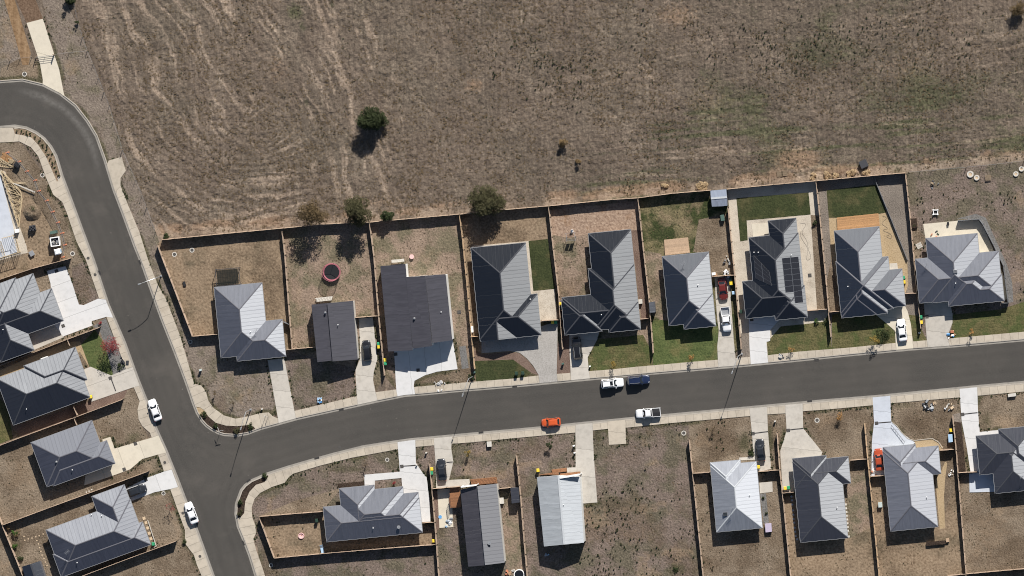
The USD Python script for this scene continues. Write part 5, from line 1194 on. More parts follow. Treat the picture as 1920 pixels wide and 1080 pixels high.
# ---------------------------------------------------------------- cars
KINDS = {   # length, width, (bonnet, belt, roof height), windscreen base/top, rear window top/base, tail height
    'sedan': dict(L=4.6, W=1.80, hood=0.92, belt=0.98, roof=1.44, wb=1.05, wt=0.38, rt=-0.95, rb=-1.62, tail=1.03),
    'hatch': dict(L=4.2, W=1.76, hood=0.94, belt=1.00, roof=1.48, wb=1.02, wt=0.42, rt=-1.45, rb=-1.92, tail=1.02),
    'small': dict(L=3.95, W=1.70, hood=0.96, belt=1.02, roof=1.52, wb=0.95, wt=0.42, rt=-1.35, rb=-1.78, tail=1.04),
    'suv': dict(L=4.65, W=1.88, hood=1.06, belt=1.14, roof=1.72, wb=0.98, wt=0.42, rt=-1.85, rb=-2.16, tail=1.18),
    'wagon': dict(L=4.85, W=1.90, hood=1.10, belt=1.18, roof=1.80, wb=0.98, wt=0.45, rt=-1.98, rb=-2.26, tail=1.2),
    'ute': dict(L=5.15, W=1.86, hood=1.08, belt=1.14, roof=1.74, wb=1.05, wt=0.45, rt=-0.62, rb=-0.82, tail=1.12),
}
def quad_panel(c4, shrink, off, thick=0.012):
    c4 = np.array(c4, float)
    c = c4.mean(0)
    n = np.cross(c4[1] - c4[0], c4[3] - c4[0]); n /= np.linalg.norm(n)
    if n @ (c - np.array([0, 0, 0.9])) < 0: n = -n
    q = c + (c4 - c) * np.array(shrink)
    return hull(np.vstack([q + n * off, q + n * (off - thick)]))
def car(kind, colour, label, px, py, heading, group=None, name=None, cat_='car', tonneau=None, roof_extra_=None, z0=0.0):
    k = KINDS[kind]
    p = at(px, py, 0.9)
    t = thing(name or {'suv': 'four_wheel_drive', 'wagon': 'four_wheel_drive', 'ute': 'pickup_ute', 'small': 'hatchback', 'hatch': 'hatchback', 'sedan': 'sedan'}[kind], label, cat_, group, (p[0], p[1], z0), math.radians(heading))
    Ln, w = k['L'], k['W'] / 2
    pm = P[colour]
    f, r = Ln / 2, -Ln / 2
    hz, bz, tz = k['hood'], k['belt'], k['tail']
    st = [(f, 0.62, 0.42, 0.62), (f - 0.06, 0.76, 0.30, 0.72), (f - 0.22, 0.90, 0.22, hz - 0.14), (f - 0.55, 0.97, 0.2, hz - 0.05), (k['wb'] + 0.12, 1.0, 0.2, hz), (k['wb'] - 0.25, 1.0, 0.2, bz), (0, 1.0, 0.2, bz)]
    if kind == 'ute':
        st += [(k['rb'] - 0.02, 1.0, 0.2, bz)]
        bed_to = k['rb'] - 0.10
        st2 = [(bed_to, 1.0, 0.25, 0.62), (r + 0.08, 0.99, 0.28, 0.62), (r, 0.96, 0.34, 0.58)]
        st += [(bed_to + 0.02, 1.0, 0.22, bz - 0.02)] + st2
    else:
        st += [(k['rb'], 1.0, 0.2, (bz + tz) / 2), (r + 0.25, 0.95, 0.24, tz), (r + 0.07, 0.84, 0.30, tz - 0.1), (r, 0.70, 0.42, tz - 0.3)]
    V, Fc = [], []
    for x, hw, zb, zt in st:
        hw *= w
        V += [(x, -hw * 0.86, zb), (x, -hw, zb + (zt - zb) * 0.3), (x, -hw * 0.99, zb + (zt - zb) * 0.72), (x, -hw * 0.90, zt - 0.02), (x, -hw * 0.55, zt + 0.012), (x, 0, zt + 0.025), (x, hw * 0.55, zt + 0.012), (x, hw * 0.90, zt - 0.02), (x, hw * 0.99, zb + (zt - zb) * 0.72), (x, hw, zb + (zt - zb) * 0.3), (x, hw * 0.86, zb)]
    m_ = 11
    for i in range(len(st) - 1):
        for j in range(m_):
            a, b = i * m_ + j, i * m_ + (j + 1) % m_
            Fc += [[a, b, b + m_], [a, b + m_, a + m_]]
    for base in (0, (len(st) - 1) * m_):
        for j in range(1, m_ - 1):
            Fc.append([base, base + j, base + j + 1])
    bm = trimesh.Trimesh(np.array(V), Fc, process=False); bm.fix_normals()
    body = obj('body', bm, pm, t, smooth=40)
    lw, uw = w * 0.90, w * 0.70
    rz = k['roof']
    B = [(k['wb'], -lw, bz - 0.03), (k['wb'], lw, bz - 0.03), (k['rb'], lw, bz), (k['rb'], -lw, bz)]
    T_ = [(k['wt'], -uw, rz - 0.05), (k['wt'], uw, rz - 0.05), (k['rt'], uw, rz - 0.06), (k['rt'], -uw, rz - 0.06)]
    obj('cabin', hull(B + T_ + [(k['wb'] + 0.05, 0, bz), (k['wt'] - 0.03, 0, rz - 0.03)]), pm, t)
    mid = (k['wt'] + k['rt']) / 2
    obj('roof', hull([(k['wt'] - 0.02, -uw * 0.95, rz - 0.045), (k['wt'] - 0.02, uw * 0.95, rz - 0.045), (k['rt'] + 0.02, uw * 0.95, rz - 0.055), (k['rt'] + 0.02, -uw * 0.95, rz - 0.055),
                         (mid + 0.5, -uw * 0.7, rz), (mid + 0.5, uw * 0.7, rz), (mid - 0.5, uw * 0.7, rz), (mid - 0.5, -uw * 0.7, rz)]), pm, t)
    gm = M['car_glass']
    obj('windscreen', quad_panel([B[0], B[1], T_[1], T_[0]], (0.90, 0.90, 0.90), 0.03, 0.03), gm, t)
    obj('rear_window', quad_panel([B[3], B[2], T_[2], T_[3]], (0.84, 0.84, 0.84), 0.014), gm, t)
    for sgn in (-1, 1):
        b0, b1 = np.array((k['wb'], sgn * lw, bz - 0.03)), np.array((k['rb'], sgn * lw, bz))
        t0, t1 = np.array((k['wt'], sgn * uw, rz - 0.05)), np.array((k['rt'], sgn * uw, rz - 0.06))
        for s0, s1 in ((0.12, 0.52), (0.55, 0.92)):
            obj('side_window', quad_panel([b0 + (b1 - b0) * s0, b0 + (b1 - b0) * s1, t0 + (t1 - t0) * s1, t0 + (t1 - t0) * s0], (0.96, 1, 0.82), 0.012), gm, t)
        obj('mirror', hrect(k['wb'] - 0.32, k['wb'] - 0.16, sgn * (w + 0.09) - 0.10, sgn * (w + 0.09) + 0.10, bz - 0.06, bz + 0.10, 0.03), pm, t)
        obj('headlight', hull([(f - 0.30, sgn * w * 0.84, hz - 0.2), (f - 0.30, sgn * w * 0.55, hz - 0.2), (f - 0.12, sgn * w * 0.74, hz - 0.26), (f - 0.12, sgn * w * 0.45, hz - 0.24), (f - 0.36, sgn * w * 0.84, hz - 0.09), (f - 0.30, sgn * w * 0.55, hz - 0.09)]), M['lamp_glass'], t)
        obj('tail_lamp', bx(r + 0.02 if kind == 'ute' else r + 0.06, r + 0.15, sgn * w * 0.80 - 0.09, sgn * w * 0.80 + 0.09, 0.72, 0.92), M['tail_red'], t)
        for x in (f - 0.88, r + 0.92):
            wl = cyl(0, 0, -0.11, 0.11, 0.33, 20)
            Rm = trimesh.transformations.rotation_matrix(math.pi / 2, [1, 0, 0]); Rm[:3, 3] = (x, sgn * (w - 0.10), 0.33)
            wh = obj('wheel', wl.apply_transform(Rm), M['rubber'], t, smooth=40)
            rim = cyl(0, 0, -0.115, 0.115, 0.2, 14).apply_transform(Rm)
            obj('rim', rim, M['galv'], wh, smooth=40)
    if kind == 'ute':
        x0, x1 = r + 0.02, bed_to
        obj('bed_side', bx(x0, x1, -w * 0.985, -w * 0.985 + 0.09, 0.55, bz - 0.03), pm, t); obj('bed_side', bx(x0, x1, w * 0.985 - 0.09, w * 0.985, 0.55, bz - 0.03), pm, t)
        obj('tailgate', bx(x0 - 0.02, x0 + 0.06, -w * 0.985 + 0.09, w * 0.985 - 0.09, 0.55, bz - 0.04), pm, t)
        obj('bed_floor', bx(x0 + 0.06, x1, -w * 0.985 + 0.09, w * 0.985 - 0.09, 0.60, 0.66), M['galv'] if not tonneau else M['black'], t)
        if tonneau:
            obj('tonneau_cover', hull([(x0 + 0.07, -w * 0.9, bz - 0.08), (x0 + 0.07, w * 0.9, bz - 0.08), (x1 - 0.02, -w * 0.9, bz - 0.06), (x1 - 0.02, w * 0.9, bz - 0.06), (x0 + 0.2, 0, bz - 0.01), (x1 - 0.2, 0, bz), (x0 + 0.07, -w * 0.9, bz - 0.11), (x0 + 0.07, w * 0.9, bz - 0.11), (x1 - 0.02, -w * 0.9, bz - 0.11), (x1 - 0.02, w * 0.9, bz - 0.11)]), M['black'], t)
    if roof_extra_ == 'sunroof':
        obj('sunroof', bx(-0.35, 0.22, -0.42, 0.42, rz - 0.02, rz + 0.012), gm, t)
    if roof_extra_ in ('rails', 'sunroof'):
        for sgn in (-1, 1):
            obj('roof_rail', bx(k['rt'] + 0.15, k['wt'] - 0.1, sgn * uw * 0.88 - 0.025, sgn * uw * 0.88 + 0.025, rz - 0.05, rz + 0.06), M['steel_dark'] if colour == 'white' else M['galv'], t)
    return t
car('sedan', 'white', 'white sedan parked on the west kerb of the side street, nearest the junction mouth', 290, 769, 110.5)
car('sedan', 'white', 'white sedan parked at the bottom of the side street, south of the junction', 358.5, 962, 110.5)
car('hatch', 'black', 'glossy black hatchback on the driveway of the small skillion house', 687.5, 657, 96)
car('suv', 'black', 'black four-wheel drive parked half in shade before the dark L-shaped house', 1082, 653.5, 97, roof_extra_='rails')
car('sedan', 'red', 'old dark red car at the top of the narrow driveway, behind the white ute', 1355, 542, 276)
car('ute', 'white', 'white pickup ute with an open empty tray on the narrow driveway', 1361.5, 599, 276)
car('sedan', 'white', 'white sedan parked on the driveway of the blue-grey roofed house', 1691, 619, 98)
car('suv', 'white', 'white four-wheel drive with a dark sunroof parked on the north kerb', 1148, 718.5, 5.5, roof_extra_='sunroof')
car('suv', 'navy', 'navy blue four-wheel drive parked on the north kerb behind the white one', 1197, 712.5, 5.5, roof_extra_='rails')
car('ute', 'white', 'white pickup ute with a black tonneau cover parked on the south kerb', 1215, 774.5, 184.8, tonneau=True)
car('small', 'orange', 'bright orange-red hatchback parked on the south kerb', 1033, 792, 184.8)
car('sedan', 'charcoal', 'black sedan on the driveway beside the brown deck house', 828, 881, 95.5)
car('sedan', 'charcoal', 'black car on the driveway of the white hip house', 1425.5, 844, 95.5)
car('sedan', 'rust', 'orange-red sedan half in shade against the grey-blue hip house', 1648, 862, 96)
car('hatch', 'charcoal', 'dark car tucked under the eaves of the blue-black house on the west street', 256, 920, 20)

# ---------------------------------------------------------------- street lamps and posts
def street_lamp(label, px, py, ang, group='street lamps along the estate roads'):
    b = at(px, py, 0)
    t = thing('street_lamp', label, 'street lamp', group, (b[0], b[1], 0), math.radians(ang))
    Ht, arm = 7.6, 3.3
    obj('base_plate', bx(-0.2, 0.2, -0.2, 0.2, 0.0, 0.14), M['galv'], t)
    obj('pole', tube([(0, 0, 0.1), (0, 0, 3), (0, 0, Ht - 1.1)], [0.10, 0.085, 0.065], 10), M['galv'], t, smooth=40)
    a = np.linspace(0, 1, 8)
    obj('arm', tube([(arm * x ** 1.3, 0, Ht - 1.1 + 1.1 * math.sin(x * math.pi / 2)) for x in a], np.linspace(0.065, 0.04, 8), 8), M['galv'], t, smooth=40)
    hd = obj('lamp_head', hrect(arm - 0.1, arm + 0.55, -0.13, 0.13, Ht - 0.07, Ht + 0.08, 0.05), M['galv'], t)
    obj('lens', bx(arm + 0.1, arm + 0.5, -0.1, 0.1, Ht - 0.09, Ht - 0.07), M['lamp_glass'], hd)
street_lamp('street lamp reaching over the side street beside the slanting corner fence', 302, 517.5, 200)
street_lamp('street lamp on the north corner of the junction by the mulched bed', 470, 768, 255)
street_lamp('street lamp at the garden bed before the wide dark house, its shadow crossing the road', 886.5, 706, 252)
street_lamp('street lamp beside the pebble strip of the white driveway, its shadow crossing the road', 1391, 663.5, 251)

def sign_post(label, px, py, h, blades, mat='galv'):
    b = at(px, py, 0)
    t = thing('sign_post', label, 'street sign', None, (b[0], b[1], 0))
    obj('post', tube([(0, 0, 0), (0, 0, h)], 0.035, 8), M['galv'], t)
    for i, (ang, ln, hh) in enumerate(blades):
        m = bx(0.02, ln, -0.012, 0.012, h - 0.05 - (i + 1) * hh, h - 0.06 - i * hh)
        m.apply_transform(trimesh.transformations.rotation_matrix(math.radians(ang), [0, 0, 1]))
        obj('sign_blade', m, M['white_paint'], t)
sign_post('street-name post with two blades in the mulched corner bed', 413.5, 807, 2.5, [(10, 0.95, 0.2), (110, 0.9, 0.2)])
sign_post('taller of two slim signposts on the footpath flare, the western one', 498, 780, 2.1, [(95, 0.3, 0.3)])
sign_post('shorter of two slim signposts on the footpath flare, the eastern one', 502.5, 782, 1.5, [(95, 0.25, 0.25)])

# service pits, pillars and drains
def pillar(label, px, py, h=0.95, w=0.22, mat='pale_green'):
    b = at(px, py, h)
    t = thing('service_pillar', label, 'service pillar', None, (b[0], b[1], 0), math.radians(15))
    obj('body', hrect(-w, w, -w * 0.8, w * 0.8, 0, h, 0.05), M[mat], t)
    obj('lid', hrect(-w - 0.03, w + 0.03, -w * 0.8 - 0.03, w * 0.8 + 0.03, h, h + 0.09, 0.03), M[mat], t)
M['pale_green'] = plain('pale_green_cabinet', (0.42, 0.48, 0.46), 0.5)
M['dark_green'] = plain('dull_green_cabinet', (0.07, 0.12, 0.10), 0.5)
pillar('pale green service pillar in the verge near the junction', 375.5, 694)
pillar('cream-topped service pillar beside the corner footpath', 491, 767, 0.55, 0.16, 'white_stone')
pillar('small green service pillar at the end of the orange-tan fence', 889, 698, 0.8, 0.2, 'dark_green')
pillar('small green service pillar between two driveways', 1055, 682, 0.8, 0.2, 'dark_green')
pillar('white service pillar beside the white driveway entry path', 781, 872, 0.5, 0.14, 'white_stone')
pillar('small white letterbox beside the long bare driveway, the northern one', 1075.5, 836, 0.9, 0.16, 'white_paint')
pillar('small white letterbox beside the long bare driveway, the southern one', 1077, 849, 0.9, 0.14, 'white_paint')
pillar('small service pillar in the verge beside the bins of the wide house', 799, 849, 0.7, 0.16, 'white_stone')
pillar('small service pillar in the verge beside the flared driveway', 1453, 790, 0.7, 0.16, 'white_stone')
pillar('white letterbox at the kerb of the drying front lawn', 1106, 687, 0.6, 0.14, 'white_paint')
pillar('grey letterbox on the grass strip before the last northern house', 1724, 624, 0.8, 0.16, 'galv')
def manhole(label, px, py, r=0.45, z=0.115, mat='iron', collar=True):
    b = at(px, py, 0)
    t = thing('manhole_cover', label, 'manhole cover', 'round access covers in the ground', (b[0], b[1], z - 0.02))
    obj('cover', cyl(0, 0, 0, 0.032, r * (0.66 if collar else 1), 22), M[mat], t)
    if collar:
        obj('concrete_ring', ring(0, 0, r * 0.68, r, 0, 0.045), M['white_stone'], t)
for lb, px, py, r, z in (('round access cover with a white ring at the top left bend', 46, 139, 0.5, 0.01), ('round access cover with a white ring at the tip of the sandy bed', 112, 335, 0.42, 0.06), ('pale ringed access cover on the building site verge', 79.5, 328.5, 0.45, 0.01),
                      ('pale ringed access cover beside the small white crate', 136, 475.5, 0.48, 0.01), ('pale ringed access cover in the verge northwest of the white hip house', 1282, 812, 0.5, 0.01), ('pale ringed access cover in the front grass of the dark grey hip house', 1532, 788, 0.52, 0.01),
                      ('pale ringed access cover in the corner yard, western of two', 327, 477, 0.5, 0.02), ('pale ringed access cover in the corner yard, eastern of two', 360, 469, 0.5, 0.02), ('pale ringed cover in the front verge of the wide house', 726, 862, 0.42, 0.01), ('dusty ringed cover on the grass by the dark car driveway', 306.5, 925, 0.42, 0.01), ('ringed cover in the shade of the wading pool fence', 508, 1060, 0.42, 0.01), ('ringed cover in the shade below the corner yard fence', 357, 641, 0.4, 0.01)):
    manhole(lb, px, py, r, z)
for lb, px, py in (('dark round cover in the western footpath by the building site', 165.5, 484), ('dark round cover in the western footpath by the white driveway', 178.5, 515), ('dark round cover in the footpath outside the small hip house', 309, 867), ('dark round cover in the footpath beside the lower white sedan', 343, 962), ('dark round cover in the footpath at the bottom of the side street', 375, 1043), ('dark round cover in the asphalt by the flared corner', 637, 838)):
    manhole(lb, px, py, 0.30, 0.118 if 'asphalt' not in lb else 0.02, 'iron', False)
def drain(label, px, py, ang, w=1.0, d=0.42, z=0.02):
    b = at(px, py, 0)
    t = thing('drain_grate', label, 'drain grate', 'gutter drain grates', (b[0], b[1], z), math.radians(ang))
    obj('frame', cat([bx(-w / 2, w / 2, -d / 2, -d / 2 + 0.06, 0, 0.035), bx(-w / 2, w / 2, d / 2 - 0.06, d / 2, 0, 0.035), bx(-w / 2, -w / 2 + 0.06, -d / 2 + 0.06, d / 2 - 0.06, 0, 0.035), bx(w / 2 - 0.06, w / 2, -d / 2 + 0.06, d / 2 - 0.06, 0, 0.035)]), M['iron'], t)
    obj('pit', bx(-w / 2 + 0.06, w / 2 - 0.06, -d / 2 + 0.06, d / 2 - 0.06, -0.002, 0.006), M['black'], t)
    for x in np.linspace(-w / 2 + 0.14, w / 2 - 0.14, 6):
        obj('grate_bar', bx(x - 0.02, x + 0.02, -d / 2 + 0.06, d / 2 - 0.06, 0.006, 0.03), M['iron'], t)
for lb, px, py, an in (('drain grate in the south gutter below the junction lamp', 594, 859, 14), ('drain grate in the south gutter near the brown deck house', 902, 811, 5), ('drain grate in the south gutter outside the flared driveway', 1518, 752, 5), ('drain grate in the north gutter before the black-roofed house', 965, 724.5, 5), ('drain grate in the north gutter outside the solar house', 1531, 675, 5), ('drain grate on the corner kerb by the south mulched bed', 466, 901, 35), ('drain grate in the west gutter by the slanting fence', 262, 492, -68), ('drain grate in the gutter beside the wading pool yard', 456, 1018, -68), ('drain grate in the north gutter below the small skillion house', 640, 768, 12), ('drain grate in the gutter by the white driveway on the side street', 187, 511, -68)):
    drain(lb, px, py, an)
def pit_lid(label, px, py, ang=5.6, w=0.3, mat='iron', z=0.08):
    b = at(px, py, 0)
    t = thing('pit_lid', label, 'pit lid', 'square pit lids in driveways and paths', (b[0], b[1], z), math.radians(ang))
    obj('frame', bx(-w - 0.05, w + 0.05, -w - 0.05, w + 0.05, -0.02, 0.006), M['steel_dark'], t)
    obj('lid', bx(-w, w, -w, w, 0.006, 0.014), M[mat], t)
for lb, px, py, an in (('square pit lid in the broad white western driveway', 118.5, 611, 20), ('square pit lid at the shaded top of the broad white driveway', 106, 508, 20), ('square pit lid at the road end of the curving driveway', 254, 832, 20), ('square pit lid on the south edge of the curving driveway', 233, 880, 20), ('square pit lid in the short driveway with the dark car', 273.5, 899.5, 20), ('square pit lid in the driveway by the red tree', 207, 709, 20),
                    ('square pit lid in the white driveway of the wide house', 753.5, 874.5, 5.6), ('square pit lid at the edge of the white hip house driveway', 1412, 813, 5.6), ('square pit lid in the flared driveway', 1478, 807, 5.6), ('square pit lid in the blue-white driveway', 1643.5, 793.5, 5.6), ('square pit lid beside the bark bed driveway', 1805, 777, 5.6), ('square pit lid in the cream paving east of the solar house', 1518.5, 516, 5.6), ('square pit lid in the last northern driveway', 1738, 594, 5.6), ('dark square pit lid in the wide new driveway, near the house', 742, 664, 5.6), ('small dark pit lid in the wide new driveway, near the bed', 784, 694, 5.6), ('square brown pit lid in the side yard of the wide dark house', 861, 585, 5.6), ('square pit lid at the west end of the solar house driveway', 1409.5, 599, 5.6)):
    pit_lid(lb, px, py, an)
# slot drains across the driveways
def slot(label, a, b):
    p, q = at(*a, 0.09), at(*b, 0.09)
    t = thing('slot_drain', label, 'slot drain')
    obj('channel', bar(p, q, 0.2, 0.05), M['steel_dark'], t)
    obj('grate', bar(p + [0, 0, 0.03], q + [0, 0, 0.03], 0.12, 0.012), M['iron'], t)
slot('dark slot drain across the white driveway of the wide house', (755, 874), (783, 872))
slot('thin slot drain across the driveway of the white hip house', (1413, 812.5), (1440, 809))
slot('dark slot drain across the flared driveway', (1479, 806), (1506, 803))
slot('dark slot drain across the blue-white driveway', (1644, 793), (1671, 791))
slot('dark slot drain across the bark bed driveway', (1806, 776.5), (1833, 773.5))
slot('dark slot drain across the driveway by the red tree', (208, 709), (217, 733))
slot('thin slot drain across the black sedan driveway', (837, 867), (849, 866))

# ---------------------------------------------------------------- bins
def wheelie(label, px, py, lid, ang=95, group=None):
    b = at(px, py, 1.0)
    t = thing('wheelie_bin', label, 'wheelie bin', group, (b[0], b[1], 0), math.radians(ang))
    obj('body', hull([(x * 0.23, y * 0.21, 0.08) for x in (-1, 1) for y in (-1, 1)] + [(x * 0.31, y * 0.28, 0.98) for x in (-1, 1) for y in (-1, 1)]), M['bin_body'], t)
    obj('lid', hull([(x * 0.36, y * 0.31, 0.985) for x in (-1, 1) for y in (-1, 1)] + [(x * 0.28, y * 0.25, 1.08) for x in (-1, 1) for y in (-1, 1)]), M[lid], t)
    obj('handle', bar((-0.40, -0.24, 0.99), (-0.40, 0.24, 0.99), 0.04), M['bin_body'], t)
    for s_ in (-1, 1):
        w_ = cyl(0, 0, -0.03, 0.03, 0.11, 12)
        Rm = trimesh.transformations.rotation_matrix(math.pi / 2, [1, 0, 0]); Rm[:3, 3] = (-0.26, s_ * 0.24, 0.11)
        obj('wheel', w_.apply_transform(Rm), M['rubber'], t)
for lb, px, py, ld in (('green-lidded bin by the fence beside the black hatchback', 709.5, 644.5, 'bin_green'), ('yellow-lidded bin by the fence beside the black hatchback', 710, 650.5, 'bin_yellow'),
                       ('yellow-lidded bin at the corner of the wide dark house', 722, 675, 'bin_yellow'), ('green-lidded bin at the corner of the wide dark house', 722.5, 681.5, 'bin_green'),
                       ('yellow-lidded bin in the gap by the front wing of the L-shaped house', 1050, 570, 'bin_yellow'), ('green-lidded bin in the gap by the front wing of the L-shaped house', 1050.5, 577, 'bin_body'),
                       ('yellow-lidded bin behind the gate of the black-roofed house', 1036, 604, 'bin_yellow'), ('green-lidded bin behind the gate of the black-roofed house', 1042, 604, 'bin_green'),
                       ('dark green bin beside the old red car', 1370, 523, 'bin_body'), ('yellow-lidded bin beside the old red car', 1370.5, 531.5, 'bin_yellow'), ('grey-blue lidded bin beside the old red car, the southern one', 1375, 549, 'pale_blue'),
                       ('green-lidded bin against the east wall of the blue-grey house', 1694, 520.5, 'bin_green'), ('yellow-lidded bin against the east wall of the blue-grey house', 1695, 529, 'bin_yellow'),
                       ('green-lidded bin on the grass strip west of the last northern driveway', 1726.5, 594.5, 'bin_green'), ('yellow-lidded bin on the grass strip west of the last northern driveway', 1727.5, 604.5, 'bin_yellow'),
                       ('yellow-lidded bin at the head of the fence by the white driveway', 809.5, 879.5, 'bin_yellow'), ('green-lidded bin at the head of the fence by the white driveway', 809, 887, 'bin_green'),
                       ('yellow-lidded bin in the shaded corner south of the wide hipped house', 813, 1014, 'bin_yellow'), ('yellow-lidded bin beside the north-west corner of the white gable house', 1008.5, 882, 'bin_yellow'),
                       ('yellow-lidded bin at the east wall of the white hip house', 1422, 875.5, 'bin_yellow'), ('yellow-lidded bin by the cross fence of the flared driveway', 1472, 915.5, 'bin_yellow'), ('green-lidded bin by the cross fence of the flared driveway', 1478.5, 914.5, 'bin_green'),
                       ('yellow-lidded bin in the shade of the bark bed fence', 1783, 807, 'bin_yellow'), ('yellow-lidded bin at the corner of the ribbed grey western house', 170, 744, 'bin_yellow'), ('green-lidded bin at the south-east corner of the blue-black house', 287, 1020, 'bin_green'),
                       ('green-lidded bin by the fence in the wading pool yard', 593.5, 976, 'bin_body'), ('dark bin in the shade by the solar house gate', 1389, 584, 'bin_body'), ('dark-lidded bin at the kerb end of the turf before the black-roofed house, left', 968, 700, 'bin_body'), ('dark-lidded bin at the kerb end of the turf before the black-roofed house, right', 980, 699.5, 'bin_body')):
    wheelie(lb, px, py, ld)
# ---------------------------------------------------------------- trees and shrubs
def leaf_cloud(rng, blobs, n, size, flat=0.35, up=0.5, per=3):
    """Leaf-sized quads spread through the crown's clumps, thicker towards their skins."""
    V, F_ = [], []
    w = np.array([b[3] ** 2 for b in blobs]); w = w / w.sum()
    which = rng.choice(len(blobs), n, p=w)
    c = np.array([b[:3] for b in blobs])[which]; r = np.array([b[3] for b in blobs])[which]
    d = rng.normal(size=(n, 3)); d /= np.linalg.norm(d, axis=1, keepdims=True)
    rad = r * rng.uniform(0.35, 1.05, n) ** 0.6
    p = c + d * rad[:, None] * np.array([1, 1, 0.85])
    nrm = d * 0.7 + rng.normal(size=(n, 3)) * 0.7 + [0, 0, up]
    nrm /= np.linalg.norm(nrm, axis=1, keepdims=True)
    a = np.cross(nrm, rng.normal(size=(n, 3))); a /= np.linalg.norm(a, axis=1, keepdims=True)
    b = np.cross(nrm, a)
    s = size * rng.uniform(0.6, 1.4, n)[:, None]
    q = np.stack([p - a * s, p - b * s * 0.5, p + a * s, p + b * s * 0.5], 1).reshape(-1, 3)
    q[:, 2] = np.maximum(q[:, 2], 0.03)
    k = np.arange(n)[:, None] * 4
    f = np.vstack([k + [0, 1, 2], k + [0, 2, 3]])
    return q, f
def tree(label, px, py, base, r, h, mat, seed, n=2600, size=0.16, name='tree', catg='tree', group=None, dense=0.8, ncl=16, trunk=0.14, low=0.3, shape=(1, 1), cone=False):
    """px, py: the crown's middle in the photograph; base None means straight below."""
    rng = np.random.default_rng(seed)
    c = at(px, py, h * 0.6)
    t = thing(name, label, catg, group, (c[0], c[1], 0))
    blobs = []
    for i in range(ncl):
        u = rng.uniform()
        z = h * (low + (1 - low) * u) if not cone else h * (low + (1 - low) * u ** 1.5)
        prof = math.sin(math.pi * min(1, 0.18 + 0.72 * u)) if not cone else (1.02 - 0.85 * u)
        a = rng.uniform(0, 2 * math.pi)
        rr = r * prof * rng.uniform(0.25, 0.8)
        br = r * rng.uniform(0.26, 0.44) * (0.6 + 0.5 * prof)
        blobs.append((rr * math.cos(a) * shape[0], rr * math.sin(a) * shape[1], min(z, h - br * 0.6), br))
    q, f = leaf_cloud(rng, blobs, n, size)
    tr = [tube([(0, 0, -0.05), (0.05, 0.03, h * 0.3), (0.02, -0.04, h * 0.72)], [trunk, trunk * 0.75, trunk * 0.3], 8)]
    trunk_p = obj('trunk', tr[0], M['bark'], t, smooth=40)
    limbs = [tube([(0.03, 0.0, h * (0.2 + 0.3 * (i / max(1, len(blobs) - 1)))), (b[0] * 0.5, b[1] * 0.5, b[2] * 0.8), b[:3]], [trunk * 0.5, trunk * 0.3, trunk * 0.1], 5) for i, b in enumerate(blobs[:10])]
    obj('limb', cat(limbs), M['bark'], trunk_p, kind='stuff')
    obj('crown', (q, f), L[mat], t)
    return t
tree('dense dark green conifer-like tree alone in the paddock', 697, 226, None, 3.3, 5.0, 'dark', 11, 9000, 0.17, low=0.12, ncl=30)
tree('sparse brownish-olive tree behind the trampoline yard fence', 584, 401, None, 3.6, 7.2, 'brown', 12, 4600, 0.15, ncl=30, shape=(1.1, 0.75), low=0.35)
tree('olive green tree at the corner of the trampoline yard fence', 670, 394, None, 3.1, 7.4, 'olive', 13, 6500, 0.16, ncl=26, shape=(0.95, 1.1), low=0.35)
tree('small bright bushy tree on the fence behind the wide dark house', 726, 404, None, 1.45, 3.4, 'weed', 14, 2000, 0.13, ncl=9)
tree('big round olive tree overhanging the fence of the black-roofed house', 911, 379, None, 3.8, 6.4, 'olive', 15, 9500, 0.17, ncl=34, low=0.3)
tree('small tan bush in the paddock, the upper of a pair', 1055, 268, None, 1.1, 2.2, 'tan', 16, 900, 0.12, name='bush', catg='bush', ncl=8, low=0.2, trunk=0.06)
tree('small tan bush in the paddock, the lower of a pair', 1084, 303, None, 0.85, 1.6, 'tan', 17, 650, 0.11, name='bush', catg='bush', ncl=7, low=0.2, trunk=0.05)
tree('brown bush cut by the top right corner of the picture', 1908, 16, None, 2.0, 2.8, 'brown', 18, 1500, 0.14, name='bush', catg='bush', ncl=10, low=0.2, trunk=0.08)
tree('dark green bush at the top edge beside the paddock fence', 129, -2, None, 1.5, 3.6, 'dark', 19, 1400, 0.14, name='bush', catg='bush', ncl=10, cone=True, low=0.1)
tree('small dark bush below it on the paddock fence line', 144, 42, None, 0.6, 1.6, 'dark', 20, 350, 0.10, name='bush', catg='bush', ncl=5, low=0.15, trunk=0.05)
tree('red-leaved young tree over the grey gravel bed on the west street', 207, 650, None, 2.2, 4.2, 'red', 21, 1500, 0.11, ncl=34, low=0.3, trunk=0.08)
